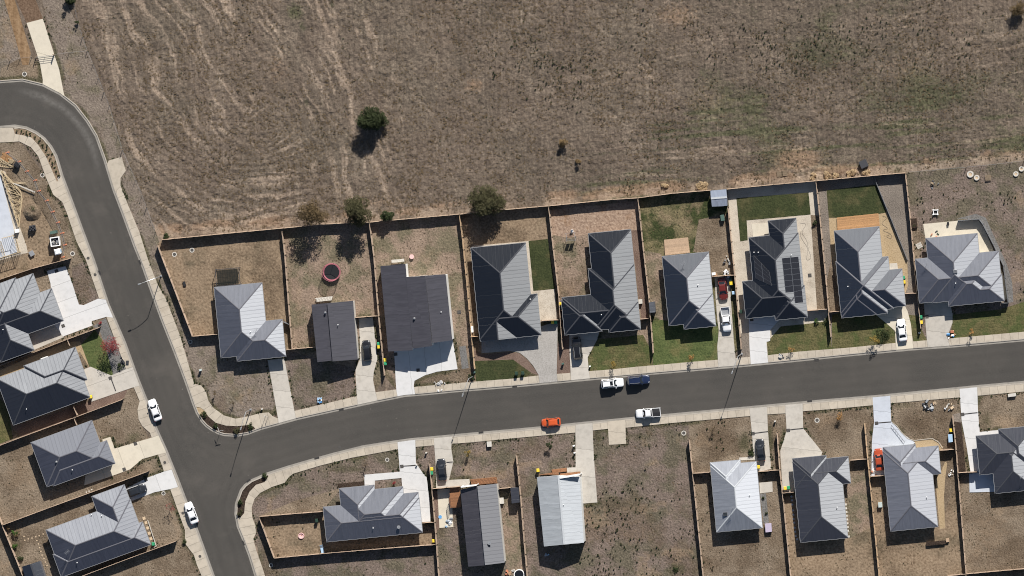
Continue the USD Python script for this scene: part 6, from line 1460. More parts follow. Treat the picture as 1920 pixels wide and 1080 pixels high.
street = [('small yellow street tree before the drying front lawn', 1150.5, 683, 1.0, 2.6, 'yellow', 260), ('dry orange street sapling on the bright green lawn', 1297.5, 671, 0.8, 2.2, 'orange', 240), ('faded reddish street sapling outside the solar house', 1484, 655.5, 0.7, 1.8, 'orange', 120), ('yellow-green street tree beside the leafy shrub on the olive lawn', 1640, 638, 1.1, 3.2, 'yellow', 420), ('orange-leaved sapling at the kerb before the last northern house', 1822, 622, 0.8, 2.2, 'orange', 160),
          ('dark little street tree south of the street, left of the white ute', 1032, 832, 0.9, 2.0, 'weed', 420), ('thin brown-green street tree by the white crate', 877, 848, 0.9, 2.0, 'yellow', 260), ('orange-tipped street tree before the dark grey hip house', 1573, 780, 1.0, 1.8, 'orange', 260), ('bare-looking dark street tree on the wide house verge', 686, 868, 0.8, 2.2, 'brown', 90), ('thin bare sapling in the verge of the empty western lot', 1336, 805, 0.7, 2.0, 'brown', 80), ('thin bare sapling in the corner verge, upper one', 402, 738, 0.7, 2.2, 'brown', 70), ('thin bare sapling in the corner verge, lower one', 437, 756, 0.6, 2.0, 'brown', 60), ('bare reddish sapling on the brown lot by the dark car', 318, 952, 1.1, 3.0, 'red', 110), ('reddish shrub before the entry of the wide house', 739, 905, 0.6, 1.2, 'red', 220)]
for i, (lb, px, py, r, h, m, n) in enumerate(street):
    tree(lb, px, py, None, r, h, m, 40 + i, n, 0.10, name='sapling', catg='tree', ncl=8, trunk=0.05, low=0.4)
shrubs = [('leafy green shrub spreading on the olive front lawn of the blue-grey house', 1655, 630, 2.0, 0.8, 'weed', 1500), ('spiky pale green plant at the corner of the solar house', 1531, 603, 0.6, 0.9, 'green', 220), ('spiky plant beside it against the fence', 1547, 603, 0.5, 0.8, 'weed', 160), ('dark shrub in the fence-side strip of the solar house', 1526, 418, 0.7, 0.9, 'weed', 300),
          ('small shrub at the west end of the north corner bed', 381, 778, 0.8, 0.8, 'weed', 350), ('clipped shrub in the middle of the north corner bed', 404, 799, 0.7, 0.7, 'weed', 320), ('grey-green round shrub in the north corner bed', 444, 808, 0.9, 0.9, 'olive', 420), ('dark shrub at the east end of the north corner bed', 470, 800, 0.9, 0.7, 'weed', 380),
          ('round shrub at the top of the south corner bed', 497, 893, 0.9, 0.8, 'weed', 420), ('clump of shrubs in the middle of the south corner bed', 453, 940, 0.9, 0.8, 'weed', 420), ('low olive shrub at the bottom of the south corner bed', 450, 962, 0.8, 0.7, 'olive', 380),
          ('leafy green plant among the western stepping stones, upper', 26, 1000, 0.8, 1.0, 'green', 420), ('leafy green plant among the western stepping stones, middle', 30, 1024, 0.8, 0.9, 'green', 420), ('leafy green plant among the western stepping stones, lower', 37, 1048, 0.8, 0.9, 'weed', 420), ('rusty brown shrub in the corner of the stepping stone garden', 14, 987, 0.8, 1.0, 'tan', 350), ('pale bare bush beside the stepping stones', 34, 1001, 1.0, 1.2, 'tan', 160),
          ('straw tussock behind the fence west of the blue shed', 1246, 350, 1.03, 0.55, 'tussock', 840), ('pale straw tussock beside the blue shed', 1316, 350, 1.49, 0.55, 'tussock', 1400), ('first straw tussock along the eastern back fence', 1524, 331, 0.80, 0.55, 'tussock', 700), ('second straw tussock along the eastern back fence', 1547, 329, 1.03, 0.55, 'tussock', 900), ('third straw tussock along the eastern back fence', 1568, 327, 0.92, 0.55, 'tussock', 840), ('wide straw tussock along the eastern back fence', 1597, 326, 1.26, 0.55, 'tussock', 1200), ('last straw tussock along the eastern back fence', 1625, 322, 1.03, 0.55, 'tussock', 900),
          ('green weed clump at the corner yard fence end', 309, 443, 1.0, 0.7, 'weed', 400), ('weedy soil mound on the building site', 58, 396, 1.5, 0.9, 'weed', 500), ('green shrub by the grey service pillar in the gutter gravel', 884, 706, 0.8, 0.7, 'weed', 350), ('leafy bush at the white hip house fence', 1408, 850, 0.8, 0.7, 'weed', 350), ('shrub row beginning beside the white hip house gravel', 1431, 934, 0.4, 0.5, 'weed', 140), ('shrub in the strip beside the white hip house, lower', 1437, 962, 0.35, 0.45, 'weed', 110), ('green weeds beside the timber crates east of the pebble triangle', 1713, 422, 0.8, 0.6, 'weed', 260), ('round shrub at the red gravel by the western crossover', 188, 606, 0.5, 0.5, 'red', 150), ('black-green weeds at the southern end of the red tree bed', 225, 688, 0.9, 0.5, 'weed', 320), ('dark weed patch by the black car driveway', 1408, 846, 0.7, 0.4, 'weed', 200), ('green bush on the lower western verge', 345, 1016, 0.7, 0.6, 'weed', 260), ('green weeds on the back of the gabled southern lot', 1266, 1068, 0.9, 0.5, 'weed', 260), ('flowering white garden row before the wide dark house', 824, 718, 0.7, 0.4, 'flower', 320)]
for i, (lb, px, py, r, h, m, n) in enumerate(shrubs):
    tree(lb, px, py, None, r, h, m, 90 + i, n, 0.10 if m != 'tussock' else 0.12, name='shrub', catg='shrub', ncl=8, trunk=0.03, low=0.25)

for i, (px, py) in enumerate([(32, 245), (40, 246), (49, 248), (57, 251), (65, 257), (73, 264), (80, 272), (86, 281), (90, 290), (94, 298), (98, 306), (102, 314), (106, 322), (110, 329), (76, 259), (88, 273), (97, 288), (104, 303)]):
    tree('one of the small dark plants dotted through the sandy bed inside the bend', px, py, None, 0.3, 0.5, 'weed', 300 + i, 90, 0.09, name='bed_plant', catg='plant', ncl=4, trunk=0.02, low=0.2, group='small plants in the sandy bed')
# ---------------------------------------------------------------- things in the yards
def T0(name, label, catg, px, py, ang=5.6, z=0.0, group=None):
    b = at(px, py, 0)
    return thing(name, label, catg, group, (b[0], b[1], z), math.radians(ang))
# trampoline
nb = NB()
M['net'] = nb.build('safety_net', nb.add('mix_closure', {'fac': 0.30}, 'closure', closure1=nb.add('transparent_bsdf', {}, 'BSDF'), closure2=nb.add('diffuse_bsdf', {'color': (0.02, 0.02, 0.022)}, 'BSDF')))
b = at(622, 510, 0.9)
t = thing('trampoline', 'round trampoline with a pink padded rim and safety net', 'trampoline', None, (b[0], b[1], 0))
obj('mat', cyl(0, 0, 0.84, 0.86, 1.6, 32), M['black'], t)
obj('rim_pad', ring(0, 0, 1.58, 1.84, 0.86, 0.92, 36), M['pink'], t)
for i in range(6):
    a = i * math.pi / 3 + 0.3
    x, y = 1.84 * math.cos(a), 1.84 * math.sin(a)
    obj('leg', tube([(x, y, 0), (x, y, 0.88)], 0.03, 7), M['galv'], t)
    obj('net_pole', tube([(x, y, 0.9), (x * 1.03, y * 1.03, 2.0), (x * 0.98, y * 0.98, 2.6)], 0.03, 7), M['pink'], t)
obj('top_ring', ring(0, 0, 1.80, 1.85, 2.56, 2.61, 36), M['pink'], t)
a = np.linspace(0, 2 * np.pi, 37)
Vn = np.vstack([np.c_[1.80 * np.cos(a), 1.80 * np.sin(a), np.full(37, 0.95)], np.c_[1.80 * np.cos(a), 1.80 * np.sin(a), np.full(37, 2.56)]])
obj('net', (Vn, np.array([[i, i + 1, i + 38, i + 37] for i in range(36)])), M['net'], t)

def deck(name, label, c4, h, mat, ang=0, planks=None, railing=(), catg='deck'):
    """Planked deck between four ground pixels; railing: list of edges (0-3)."""
    t = thing(name, label, catg)
    p = [at(*q, h) for q in c4]
    n = planks or max(4, int(np.linalg.norm(p[3] - p[0]) / 0.19))
    for i in range(n):
        a0, a1 = p[0] + (p[3] - p[0]) * (i + 0.04) / n, p[0] + (p[3] - p[0]) * (i + 0.96) / n
        b0, b1 = p[1] + (p[2] - p[1]) * (i + 0.04) / n, p[1] + (p[2] - p[1]) * (i + 0.96) / n
        q = np.array([a0, b0, b1, a1])
        obj('plank', hull(np.vstack([q, q - [0, 0, 0.03]])), M[mat], t)
    c0 = np.mean(p, 0)
    q = np.array([c0 + (k - c0) * 0.985 for k in p]); q[:, 2] = h - 0.032
    lo = q.copy(); lo[:, 2] = 0
    obj('skirt', hull(np.vstack([q, lo])), M['post'], t)
    for e in railing:
        a_, b_ = p[e], p[(e + 1) % 4]
        obj('rail', bar(a_ + [0, 0, 1.0], b_ + [0, 0, 1.0], 0.12, 0.05), M[mat], t)
        m = max(2, int(np.linalg.norm(b_ - a_) / 0.3))
        for i in range(m + 1):
            c = a_ + (b_ - a_) * i / m
            obj('baluster', bar(c, c + [0, 0, 0.98], 0.05), M[mat], t)
    return t
deck('timber_deck', 'pale square timber deck behind the grey hip house', [(1245, 449.6), (1290, 445), (1293.6, 474), (1247, 479)], 0.35, 'deck')
deck('timber_deck', 'long orange-brown timber deck behind the blue-grey house', [(1569, 408), (1647, 400), (1649.5, 424), (1570, 432)], 0.3, 'orange_deck')
deck('timber_deck', 'dark brown raised deck west of the mauve-grey gable', [(843.5, 932), (863.5, 930), (864, 951), (846, 952)], 1.2, 'brown_deck', railing=(3,))
t = deck('timber_stairs', 'brown slatted stairs going down from the dark brown deck', [(843, 914), (862, 912.5), (863, 930), (843.5, 932)], 0.9, 'brown_deck', planks=7)
deck('timber_deck', 'orange-brown entry deck at the north gable of the mauve-grey house', [(882, 899), (931, 894), (933, 906), (884, 910)], 0.7, 'brown_deck', railing=(0, 1), planks=6)
deck('timber_stairs', 'pale slatted back steps of the small skillion house', [(592, 559), (624, 555.5), (622, 563), (594, 566)], 0.6, 'white_stone', planks=4, railing=(0,), catg='steps')
deck('timber_deck', 'narrow brown entry landing at the white gable house', [(1050, 888), (1088, 884), (1087, 889), (1050, 893)], 0.5, 'brown_deck', planks=3)
deck('timber_deck', 'brown slatted entry ramp in front of the white gable house', [(1012, 890), (1036, 886), (1047, 885), (1048, 890)], 0.7, 'brown_deck', planks=3, railing=(0,))
deck('timber_stairs', 'brown timber steps beside the entry ramp of the white gable house', [(1034, 880.5), (1062, 877), (1063, 884), (1036, 887)], 0.4, 'brown_deck', planks=5, catg='steps')

# dark pergola behind the corner house
t = thing('pergola', 'black framed pergola with shade cloth behind the grey corner house', 'pergola')
c4 = [at(403.5, 506, 2.3), at(447.5, 502, 2.3), at(450.5, 533, 2.3), at(406, 537, 2.3)]
for p in c4:
    obj('post', bx(p[0] - 0.05, p[0] + 0.05, p[1] - 0.05, p[1] + 0.05, 0, 2.25), M['steel_dark'], t)
for a_, b_ in zip(c4, c4[1:] + c4[:1]):
    obj('beam', bar(a_, b_, 0.1, 0.12), M['steel_dark'], t)
for i in range(1, 10):
    obj('rafter', bar(c4[0] + (c4[1] - c4[0]) * i / 10 + [0, 0, 0.02], c4[3] + (c4[2] - c4[3]) * i / 10 + [0, 0, 0.02], 0.05, 0.05), M['steel_dark'], t)
for i in range(1, 4):
    obj('batten', bar(c4[0] + (c4[3] - c4[0]) * i / 4 + [0, 0, -0.04], c4[1] + (c4[2] - c4[1]) * i / 4 + [0, 0, -0.04], 0.05, 0.05), M['steel_dark'], t)
nb = NB()
M['shade_cloth'] = nb.build('black_shade_cloth', nb.add('mix_closure', {'fac': 0.86}, 'closure', closure1=nb.add('transparent_bsdf', {}, 'BSDF'), closure2=nb.add('diffuse_bsdf', {'color': (0.018, 0.02, 0.019)}, 'BSDF')))
ins = [np.mean(c4, 0) + (p - np.mean(c4, 0)) * 0.9 + [0, 0, 0.06] for p in c4]
obj('shade_cloth', (np.array(ins), np.array([[0, 3, 2, 1]])), M['shade_cloth'], t)

# clothes line
t = T0('clothes_line', 'white folding clothes line with dark washing behind the L-shaped house', 'clothes line', 1072, 443)
obj('post', tube([(-0.9, 0, 0), (-0.9, 0, 1.9)], 0.05, 8), M['galv'], t); obj('post', tube([(0.9, 0, 0), (0.9, 0, 1.9)], 0.05, 8), M['galv'], t)
obj('frame', cat([bar((-1.1, y, 1.85), (1.1, y, 1.85), 0.04) for y in (-0.8, 0.8)] + [bar((x, -0.8, 1.85), (x, 0.8, 1.85), 0.06) for x in (-0.9, 0.9)] + [bar((-0.9, y, 1.84), (0.9, y, 1.84), 0.015) for y in np.linspace(-0.6, 0.6, 5)]), M['galv'], t)
for x in (-0.5, 0.4):
    tg = obj('towel', bx(x - 0.36, x + 0.36, -0.62, -0.59, 0.7, 1.83), M['steel_dark'], t)
t = T0('umbrella_table', 'small white outdoor chair by the clothes line', 'chair', 1073, 433)
obj('seat', hrect(-0.25, 0.25, -0.25, 0.25, 0.42, 0.48, 0.02), M['white_paint'], t); obj('backrest', hrect(-0.25, 0.25, 0.21, 0.27, 0.48, 0.9, 0.02), M['white_paint'], t)
for x in (-0.2, 0.2):
    for y in (-0.2, 0.2): obj('leg', bx(x - 0.025, x + 0.025, y - 0.025, y + 0.025, 0, 0.42), M['white_paint'], t)
def table(label, px, py, lx, ly, h, mat, ang=5.6, rnd=None, name='table', catg='table'):
    t = T0(name, label, catg, px, py, ang)
    if rnd:
        obj('tabletop', cyl(0, 0, h - 0.05, h, rnd, 24), M[mat], t); obj('pedestal', cyl(0, 0, 0, h - 0.05, 0.08, 10), M[mat], t); obj('base', cyl(0, 0, 0, 0.05, rnd * 0.6, 16), M[mat], t)
    else:
        n = 5
        for i in range(n):
            y0 = -ly / 2 + ly * i / n
            obj('slat', bx(-lx / 2, lx / 2, y0 + 0.01, y0 + ly / n - 0.01, h - 0.05, h), M[mat], t)
        for x in (-1, 1):
            for y in (-1, 1): obj('leg', bx(x * (lx / 2 - 0.1) - 0.04, x * (lx / 2 - 0.1) + 0.04, y * (ly / 2 - 0.08) - 0.04, y * (ly / 2 - 0.08) + 0.04, 0, h - 0.05), M[mat], t)
    return t
table('long pale slatted table behind the wide dark house', 747, 488.5, 2.6, 0.6, 0.8, 'white_stone')
table('round pink-white table in the dry yard behind the wide dark house', 772.5, 481, 1, 1, 0.5, 'pale_pink', rnd=0.48)
t = T0('wading_pool', 'small round pink wading pool in the tan yard', 'wading pool', 565, 1004.5)
obj('wall', ring(0, 0, 0.48, 0.62, 0, 0.24, 28), M['pale_pink'], t); obj('floor', cyl(0, 0, 0.0, 0.06, 0.48, 24), M['pale_pink'], t); obj('drain_plug', cyl(0.05, 0.1, 0.06, 0.09, 0.09, 10), M['terracotta'], t)
t = T0('sun_lounger', 'pale blue plastic lounger at the edge of the house shadow in the pool yard', 'sun lounger', 604.5, 1030, 100)
obj('seat', hrect(-0.9, 0.35, -0.32, 0.32, 0.3, 0.36, 0.02), M['pale_blue'], t); obj('backrest', hull([(0.35, -0.32, 0.3), (0.35, 0.32, 0.3), (0.35, -0.32, 0.36), (0.35, 0.32, 0.36), (0.95, -0.32, 0.72), (0.95, 0.32, 0.72), (0.92, -0.32, 0.78), (0.92, 0.32, 0.78)]), M['pale_blue'], t)
for x in (-0.8, 0.3):
    for y in (-0.27, 0.27): obj('leg', bx(x - 0.03, x + 0.03, y - 0.03, y + 0.03, 0, 0.3), M['pale_blue'], t)
t = T0('wading_pool', 'above-ground round dark pool with a white rim cut by the bottom edge', 'pool', 974, 1077)
obj('wall', ring(0, 0, 0.93, 1.1, 0, 0.6, 32), M['white_paint'], t); obj('water', cyl(0, 0, 0, 0.5, 0.93, 28), M['car_glass'], t)

def box_thing(name, label, catg, px, py, lx, ly, h, mat, ang=5.6, lid=None, group=None):
    t = T0(name, label, catg, px, py, ang, 0, group)
    obj('body', hrect(-lx / 2, lx / 2, -ly / 2, ly / 2, 0, h, min(0.05, h / 4)), M[mat], t)
    obj('lid', hrect(-lx / 2 - 0.03, lx / 2 + 0.03, -ly / 2 - 0.03, ly / 2 + 0.03, h, h + 0.06, 0.02), M[lid or mat], t)
    return t
box_thing('storage_box', 'pale purple storage box beside the white hip house', 'storage box', 1441.5, 989, 1.25, 1.75, 0.8, 'purple_box', 5)
box_thing('water_heater', 'white heat pump against the orange-tan fence', 'heat pump', 886, 617, 0.4, 1.2, 0.9, 'white_paint', 6)
box_thing('water_heater', 'white air conditioner unit at the east wall of the L-shaped house', 'air conditioner', 1201.5, 565, 0.7, 0.9, 0.8, 'white_stone')
box_thing('crate', 'pale storage crate in the side yard of the mauve gable', 'crate', 941.5, 938.5, 0.8, 1.2, 0.7, 'cream_box' if False else 'white_stone')
box_thing('crate', 'white crate full of items on the verge by the brown deck house', 'crate', 918, 832.5, 0.9, 1.05, 0.6, 'white_stone', 5, 'white_stone')
box_thing('crate', 'white tub on the verge at the right edge', 'crate', 1898, 740.5, 1.6, 0.6, 0.55, 'white_stone', 8)
box_thing('trailer_box', 'pale blue covered box trailer in the shade of the bark bed fence', 'trailer', 1783, 821, 0.85, 1.6, 0.9, 'pale_blue')
box_thing('planter_box', 'raised timber garden bed south of the grey-blue hip house', 'planter', 1755, 1018, 3.9, 0.75, 0.5, 'post', 6, 'mulch')
box_thing('garden_stool', 'pale timber stool at the end of the raised garden bed', 'stool', 1777, 1012.5, 0.6, 0.75, 0.5, 'deck')
box_thing('barrel_planter', 'grey-green planter in the narrow yard west of the grey-blue house', 'planter', 1651, 946, 0.75, 1.0, 0.8, 'pale_green')
box_thing('water_heater', 'white gas heater at the east end of the deck house wall', 'heater', 1339, 513, 0.7, 0.5, 0.8, 'white_paint')
box_thing('crate', 'dark crate with vents beside the red car fence', 'crate', 1342.5, 515, 0.55, 0.5, 0.7, 'brown_box')
box_thing('firebox', 'dark square incinerator in the paddock behind the eastern fence', 'incinerator', 1620, 307, 1.5, 1.5, 0.9, 'steel_dark', 25)
box_thing('barbecue', 'dark covered barbecue by the fence below the blue tin shed', 'barbecue', 1355.5, 408, 0.7, 1.2, 0.9, 'dark_green', 8)
box_thing('planter_box', 'leafy timber planter box on the east side of the pebble fence', 'planter', 1714, 418, 1.3, 1.9, 0.5, 'deck', 6, 'mulch')
box_thing('cool_box', 'small black box on the cream patio of the last northern house', 'box', 1778, 419, 0.35, 0.6, 0.5, 'black')
box_thing('crate', 'white panel leaning on the timber path of the ribbed grey house', 'panel', 84, 672, 1.5, 0.5, 0.3, 'white_paint', 20)
box_thing('dog_bed', 'small dark oval bed lying in the bare corner yard', 'dog bed', 346, 532, 0.5, 0.95, 0.25, 'brown_box', 15, 'black')
# pallets
def pallet(label, px, py, ang, mat='pine', z=0.0, lx=1.2, ly=1.1):
    t = T0('pallet', label, 'pallet', px, py, ang, z)
    for y in (-ly / 2 + 0.05, 0, ly / 2 - 0.05): obj('bearer', bx(-lx / 2, lx / 2, y - 0.05, y + 0.05, 0.0, 0.1), M[mat], t)
    for i in range(6):
        x = -lx / 2 + lx * (i + 0.5) / 6
        obj('slat', bx(x - 0.07, x + 0.07, -ly / 2, ly / 2, 0.1, 0.13), M[mat], t)
pallet('weathered timber pallet lying beside the last northern house', 1723.5, 460.5, 30, 'white_stone')
pallet('grey timber pallet near the two large white rings', 1853, 333, 5, 'post', 0.3)
pallet('dark timber pallet in the dusty paddock patch, left', 1462, 326, 3, 'post')
pallet('dark timber pallet in the dusty paddock patch, right', 1471, 325, 3, 'post')
# concrete and rope rings in the last northern lot
def ringthing(label, px, py, r, mat='white_stone'):
    t = T0('cable_reel', label, 'cable reel', px, py)
    obj('rim', ring(0, 0, r * 0.55, r, 0, 0.3, 26), M[mat], t); obj('hub', cyl(0, 0, 0, 0.22, r * 0.54, 20), M['tan_stone'], t)
ringthing('largest pale concrete ring on the last northern lot', 1819.5, 326.5, 0.68)
ringthing('second pale concrete ring, just right of the largest', 1831.5, 333, 0.56)
ringthing('pale concrete ring at the right edge, lower left of two', 1905, 326, 0.54)
ringthing('pale concrete ring touching the right edge of the picture', 1915.5, 316.5, 0.54)
t = T0('play_tower', 'white square slatted frame with a dark middle on the last northern lot', 'frame', 1754.5, 397.5, 0)
for x0, x1, y0, y1 in ((-0.55, 0.55, 0.35, 0.5), (-0.55, 0.55, -0.5, -0.35), (-0.5, -0.35, -0.35, 0.35), (0.35, 0.5, -0.35, 0.35)): obj('side', bx(x0, x1, y0, y1, 0, 0.5), M['white_paint'], t)
for x in (-1, 1):
    for y in (-1, 1): obj('corner_post', bx(x * 0.48 - 0.12, x * 0.48 + 0.12, y * 0.48 - 0.12, y * 0.48 + 0.12, 0.5, 0.62), M['white_paint'], t)
obj('liner', bx(-0.35, 0.35, -0.35, 0.35, 0, 0.2), M['black'], t)

def heap(label, px, py, seed, n, spread, mats, size=0.3, name='rubbish_pile', catg='pile'):
    """A heap of separate boards, boxes and bags."""
    rng = np.random.default_rng(seed)
    t = T0(name, label, catg, px, py, 0)
    for i in range(n):
        x, y = rng.normal(0, spread, 2); s = size * rng.uniform(0.5, 1.3); z = rng.uniform(0, 0.25)
        m = hrect(-s, s, -s * rng.uniform(0.25, 0.8), s * rng.uniform(0.25, 0.8), 0, s * rng.uniform(0.4, 1.1), 0.03)
        m.apply_transform(trimesh.transformations.rotation_matrix(rng.uniform(0, 6.28), [0, 0, 1])); m.apply_transform(trimesh.transformations.rotation_matrix(rng.uniform(-0.4, 0.4), [1, 0, 0]))
        m.apply_translation([x, y, max(0.02, z)])
        obj('item', m, M[mats[i % len(mats)]], t)
heap('pile of blue and white household items by the footpath below the skillion house', 600, 750.5, 1, 11, 0.42, ['blue', 'white_paint', 'pale_blue', 'steel_dark'])
heap('pile of toys and a brown box on the kerb of the last northern driveway', 1786.5, 626, 2, 10, 0.5, ['brown_box', 'deck', 'blue', 'white_paint', 'terracotta'])
heap('white stones in the curved bed before the wide dark house', 819, 719.5, 3, 9, 0.5, ['white_paint', 'white_stone'], 0.2, 'stone_row', 'stones')
heap('heap of grey bags on the verge outside the solar house', 1465, 667, 4, 7, 0.35, ['galv', 'steel_dark', 'white_stone'])
heap('heap of black and white junk on the eastern verge, the darker part', 1738, 759, 5, 12, 0.6, ['black', 'steel_dark', 'galv', 'black'])
heap('white machine parts on the eastern verge', 1743, 766, 6, 7, 0.35, ['white_paint', 'galv', 'black'])
heap('tan boxes on the eastern verge, left of the bark bed', 1753, 757, 7, 4, 0.35, ['tan_stone', 'deck'])
heap('rocks and a tan box on the eastern verge near the bark bed', 1779, 761, 8, 7, 0.45, ['galv', 'tan_stone', 'white_stone'])
heap('twisted grey branches on the grass of the last northern lot', 1751, 345, 9, 8, 0.4, ['post', 'galv', 'steel_dark'], 0.3)
heap('white buckets in the shade behind the short eastern fence', 1784, 888, 10, 8, 0.45, ['white_paint', 'white_stone'], 0.2)
heap('clutter of white bags and timber behind the orange-red car', 1638, 886, 11, 10, 0.45, ['white_paint', 'brown_box', 'terracotta', 'galv'])
heap('blue and white toys on the cream patio', 841, 980, 12, 10, 0.5, ['pale_blue', 'white_paint', 'galv', 'pale_blue'])
heap('white junk at the fence beside the deck house driveway', 1361.5, 511, 13, 6, 0.3, ['white_paint', 'galv'])
heap('grey folded chairs beside the fence below the blue shed', 1366, 490, 14, 5, 0.4, ['galv', 'white_stone', 'steel_dark'])
heap('wood offcuts at the foot of the yard beside the mauve gable', 955, 1073, 15, 7, 0.4, ['terracotta', 'white_stone', 'brown_box'])
heap('plant pots and a terracotta bowl on the cream patio behind the last northern house', 1757, 438, 16, 6, 0.5, ['steel_dark', 'terracotta', 'bin_body'], 0.2, 'pot_cluster', 'plant pots')
heap('small white stools in the shade behind the white gable house', 1024, 1041, 17, 3, 0.4, ['pale_blue', 'galv'], 0.25, 'stool_cluster', 'stools')
heap('black soil bags at the lower end of the red tree bed', 229, 676, 18, 6, 0.4, ['black', 'steel_dark'], 0.35)
t = T0('splash_mat', 'round blue play mat on the cream patio', 'play mat', 825.5, 969)
obj('mat', cyl(0, 0, 0.062, 0.10, 0.32, 20), M['blue'], t); obj('rim', ring(0, 0, 0.32, 0.38, 0.06, 0.14, 20), M['pale_blue'], t)
def hose(label, pts, mat, r=0.02, name='garden_hose', z=0.03):
    P_ = np.array([np.r_[at(px, py, 0)[:2], z] for px, py in pts])
    k = np.linspace(0, len(P_) - 1, len(P_) * 4)
    from scipy.interpolate import CubicSpline
    q = CubicSpline(np.arange(len(P_)), P_)(k)
    t = thing(name, label, 'hose')
    obj('hose', tube(q, r, 6), M[mat], t)
hose('dark garden hose looped on the sandy paving', [(1655, 405), (1660, 412), (1654, 420), (1664, 428), (1656, 432), (1668, 438), (1672, 446), (1664, 445), (1668, 440)], 'steel_dark', z=0.04)
hose('tangled garden hoses on the cream paving east of the solar house', [(1500, 418), (1510, 424), (1504, 436), (1512, 450), (1516, 468), (1520, 484), (1512, 486), (1515, 470), (1506, 452), (1502, 434)], 'steel_dark', z=0.03)
# stepping stones and paver rows
def pavers(label, pts, s, mat, ang, name='stepping_path', z=0.05):
    t = thing(name, label, 'stepping stones', kind='structure')
    for px, py in pts:
        b = at(px, py, 0)
        m = hrect(-s, s, -s, s, 0, z, 0.015); m.apply_transform(trimesh.transformations.rotation_matrix(math.radians(ang), [0, 0, 1])); m.apply_translation([b[0], b[1], 0])
        obj('paver', m, M[mat], t)
pavers('row of pale square pavers along the east wall of the dark grey hip house', [(1585.8 + 0.62 * i, 946 + 7.05 * i) for i in range(8)] + [(1591.6, 1006)], 0.2, 'white_stone', 6)
pavers('row of round grey pavers in the shade west of the dark grey hip house', [(1484, 931), (1485, 938), (1485.5, 946), (1487, 957), (1487.5, 965), (1488, 973), (1489, 980), (1490, 989.5), (1491, 997), (1492, 1005), (1494.5, 1011)], 0.2, 'galv', 25)
pavers('curved line of cream stepping stones in the lower left garden', [(45, 1006), (46.5, 1013), (53, 1010.5), (60, 1009), (67, 1006.5), (73.5, 1004.5), (81, 1001.5), (69, 1013.5), (72, 1020), (74, 1027), (76.5, 1034), (79, 1041), (82.5, 1047.5), (85, 1054), (88, 1060.5)], 0.13, 'tan_stone', 20)
pavers('three pale stepping stones beside the fence of the blue-black house', [(162, 923), (167, 921), (172, 918)], 0.13, 'white_stone', 20)
pavers('timber and stone edging at the east wall of the blue-black house', [(270, 972), (274, 980), (277, 990), (280, 1000), (283, 1010)], 0.3, 'tan_stone', 20)
t = thing('timber_edging', 'white timber sleeper edge in front of the blue-black house', 'edging')
obj('sleeper', bar(at(277, 975, 0.2), at(293, 1024, 0.2), 0.12, 0.2), M['white_stone'], t); obj('sleeper', bar(at(293, 1024, 0.2), at(284, 1029, 0.2), 0.12, 0.2), M['white_stone'], t)
t = thing('garden_edging', 'curved concrete garden edging before the grey-blue hip house', 'edging')
pe = [at(x, y, 0.06) for x, y in [(1673, 792), (1682, 799), (1690, 810), (1702, 822), (1714, 826), (1730, 824), (1748, 822), (1760, 829), (1767, 840)]]
for a_, b_ in zip(pe[:-1], pe[1:]): obj('edging_block', bar(a_, b_, 0.14, 0.14), M['kerb'], t)

# ---------------------------------------------------------------- the building site at the left edge
def truss(label, a, b, apex, z, mat='pine'):
    t = thing('roof_truss', label, 'roof truss', 'timber roof trusses stacked on the building site')
    A, B, C = at(*a, z), at(*b, z), at(*apex, z)
    obj('bottom_chord', bar(A, B, 0.12, 0.05), M[mat], t)
    obj('top_chord', bar(A, C, 0.12, 0.05), M[mat], t); obj('top_chord', bar(C, B, 0.12, 0.05), M[mat], t)
    pr = None
    for i in range(1, 8):
        f = i / 8
        lo = A + (B - A) * f
        fc = np.dot(C - A, B - A) / np.dot(B - A, B - A)
        hi = A + (C - A) * min(1, f / fc) if f < fc else C + (B - C) * (f - fc) / (1 - fc)
        obj('web', bar(lo, hi, 0.07, 0.045), M[mat], t)
        if pr is not None: obj('web', bar(pr, hi, 0.07, 0.045), M[mat], t)
        pr = lo
for i, (a, b, c) in enumerate([((1, 319), (35, 427), (41, 363)), ((2, 321), (35, 424), (42, 372)), ((4, 320), (34, 418), (39, 358)), ((6, 324), (36, 426), (40, 380))]):
    truss(['topmost triangular pine truss lying beside the house slab', 'second pine truss in the stack beside the house slab', 'third pine truss in the stack beside the house slab', 'lowest pine truss in the stack beside the house slab'][i], a, b, c, 0.75 - 0.15 * i)
truss('pale pine truss lying at the left edge above the slab', (-6, 292), (25, 313), (4, 305), 0.3)
truss('second pale truss lying at the left edge above the slab', (-8, 312), (24, 314), (2, 304), 0.18)
def wall_frame(label, a, b, h=2.4):
    t = thing('wall_frame', label, 'wall frame', None)
    A, B = at(*a, 0.15), at(*b, 0.15)
    n = max(3, int(np.linalg.norm(B - A) / 0.45))
    obj('bottom_plate', bar(A, B, 0.09, 0.045), M['pine'], t); obj('top_plate', bar(A + [0, 0, h], B + [0, 0, h], 0.09, 0.06), M['pine'], t)
    for i in range(n + 1):
        c = A + (B - A) * i / n
        obj('stud', bar(c, c + [0, 0, h], 0.06), M['pine'], t)
wall_frame('standing pine wall frame along the south edge of the slab', (-4, 485), (39, 472))
wall_frame('standing pine wall frame on the east edge of the slab', (27.5, 438), (37, 473))
wall_frame('inner pine wall frame near the left edge of the slab', (1, 452), (10, 480))
wall_frame('short inner pine wall frame across the slab', (6, 446), (27, 441))
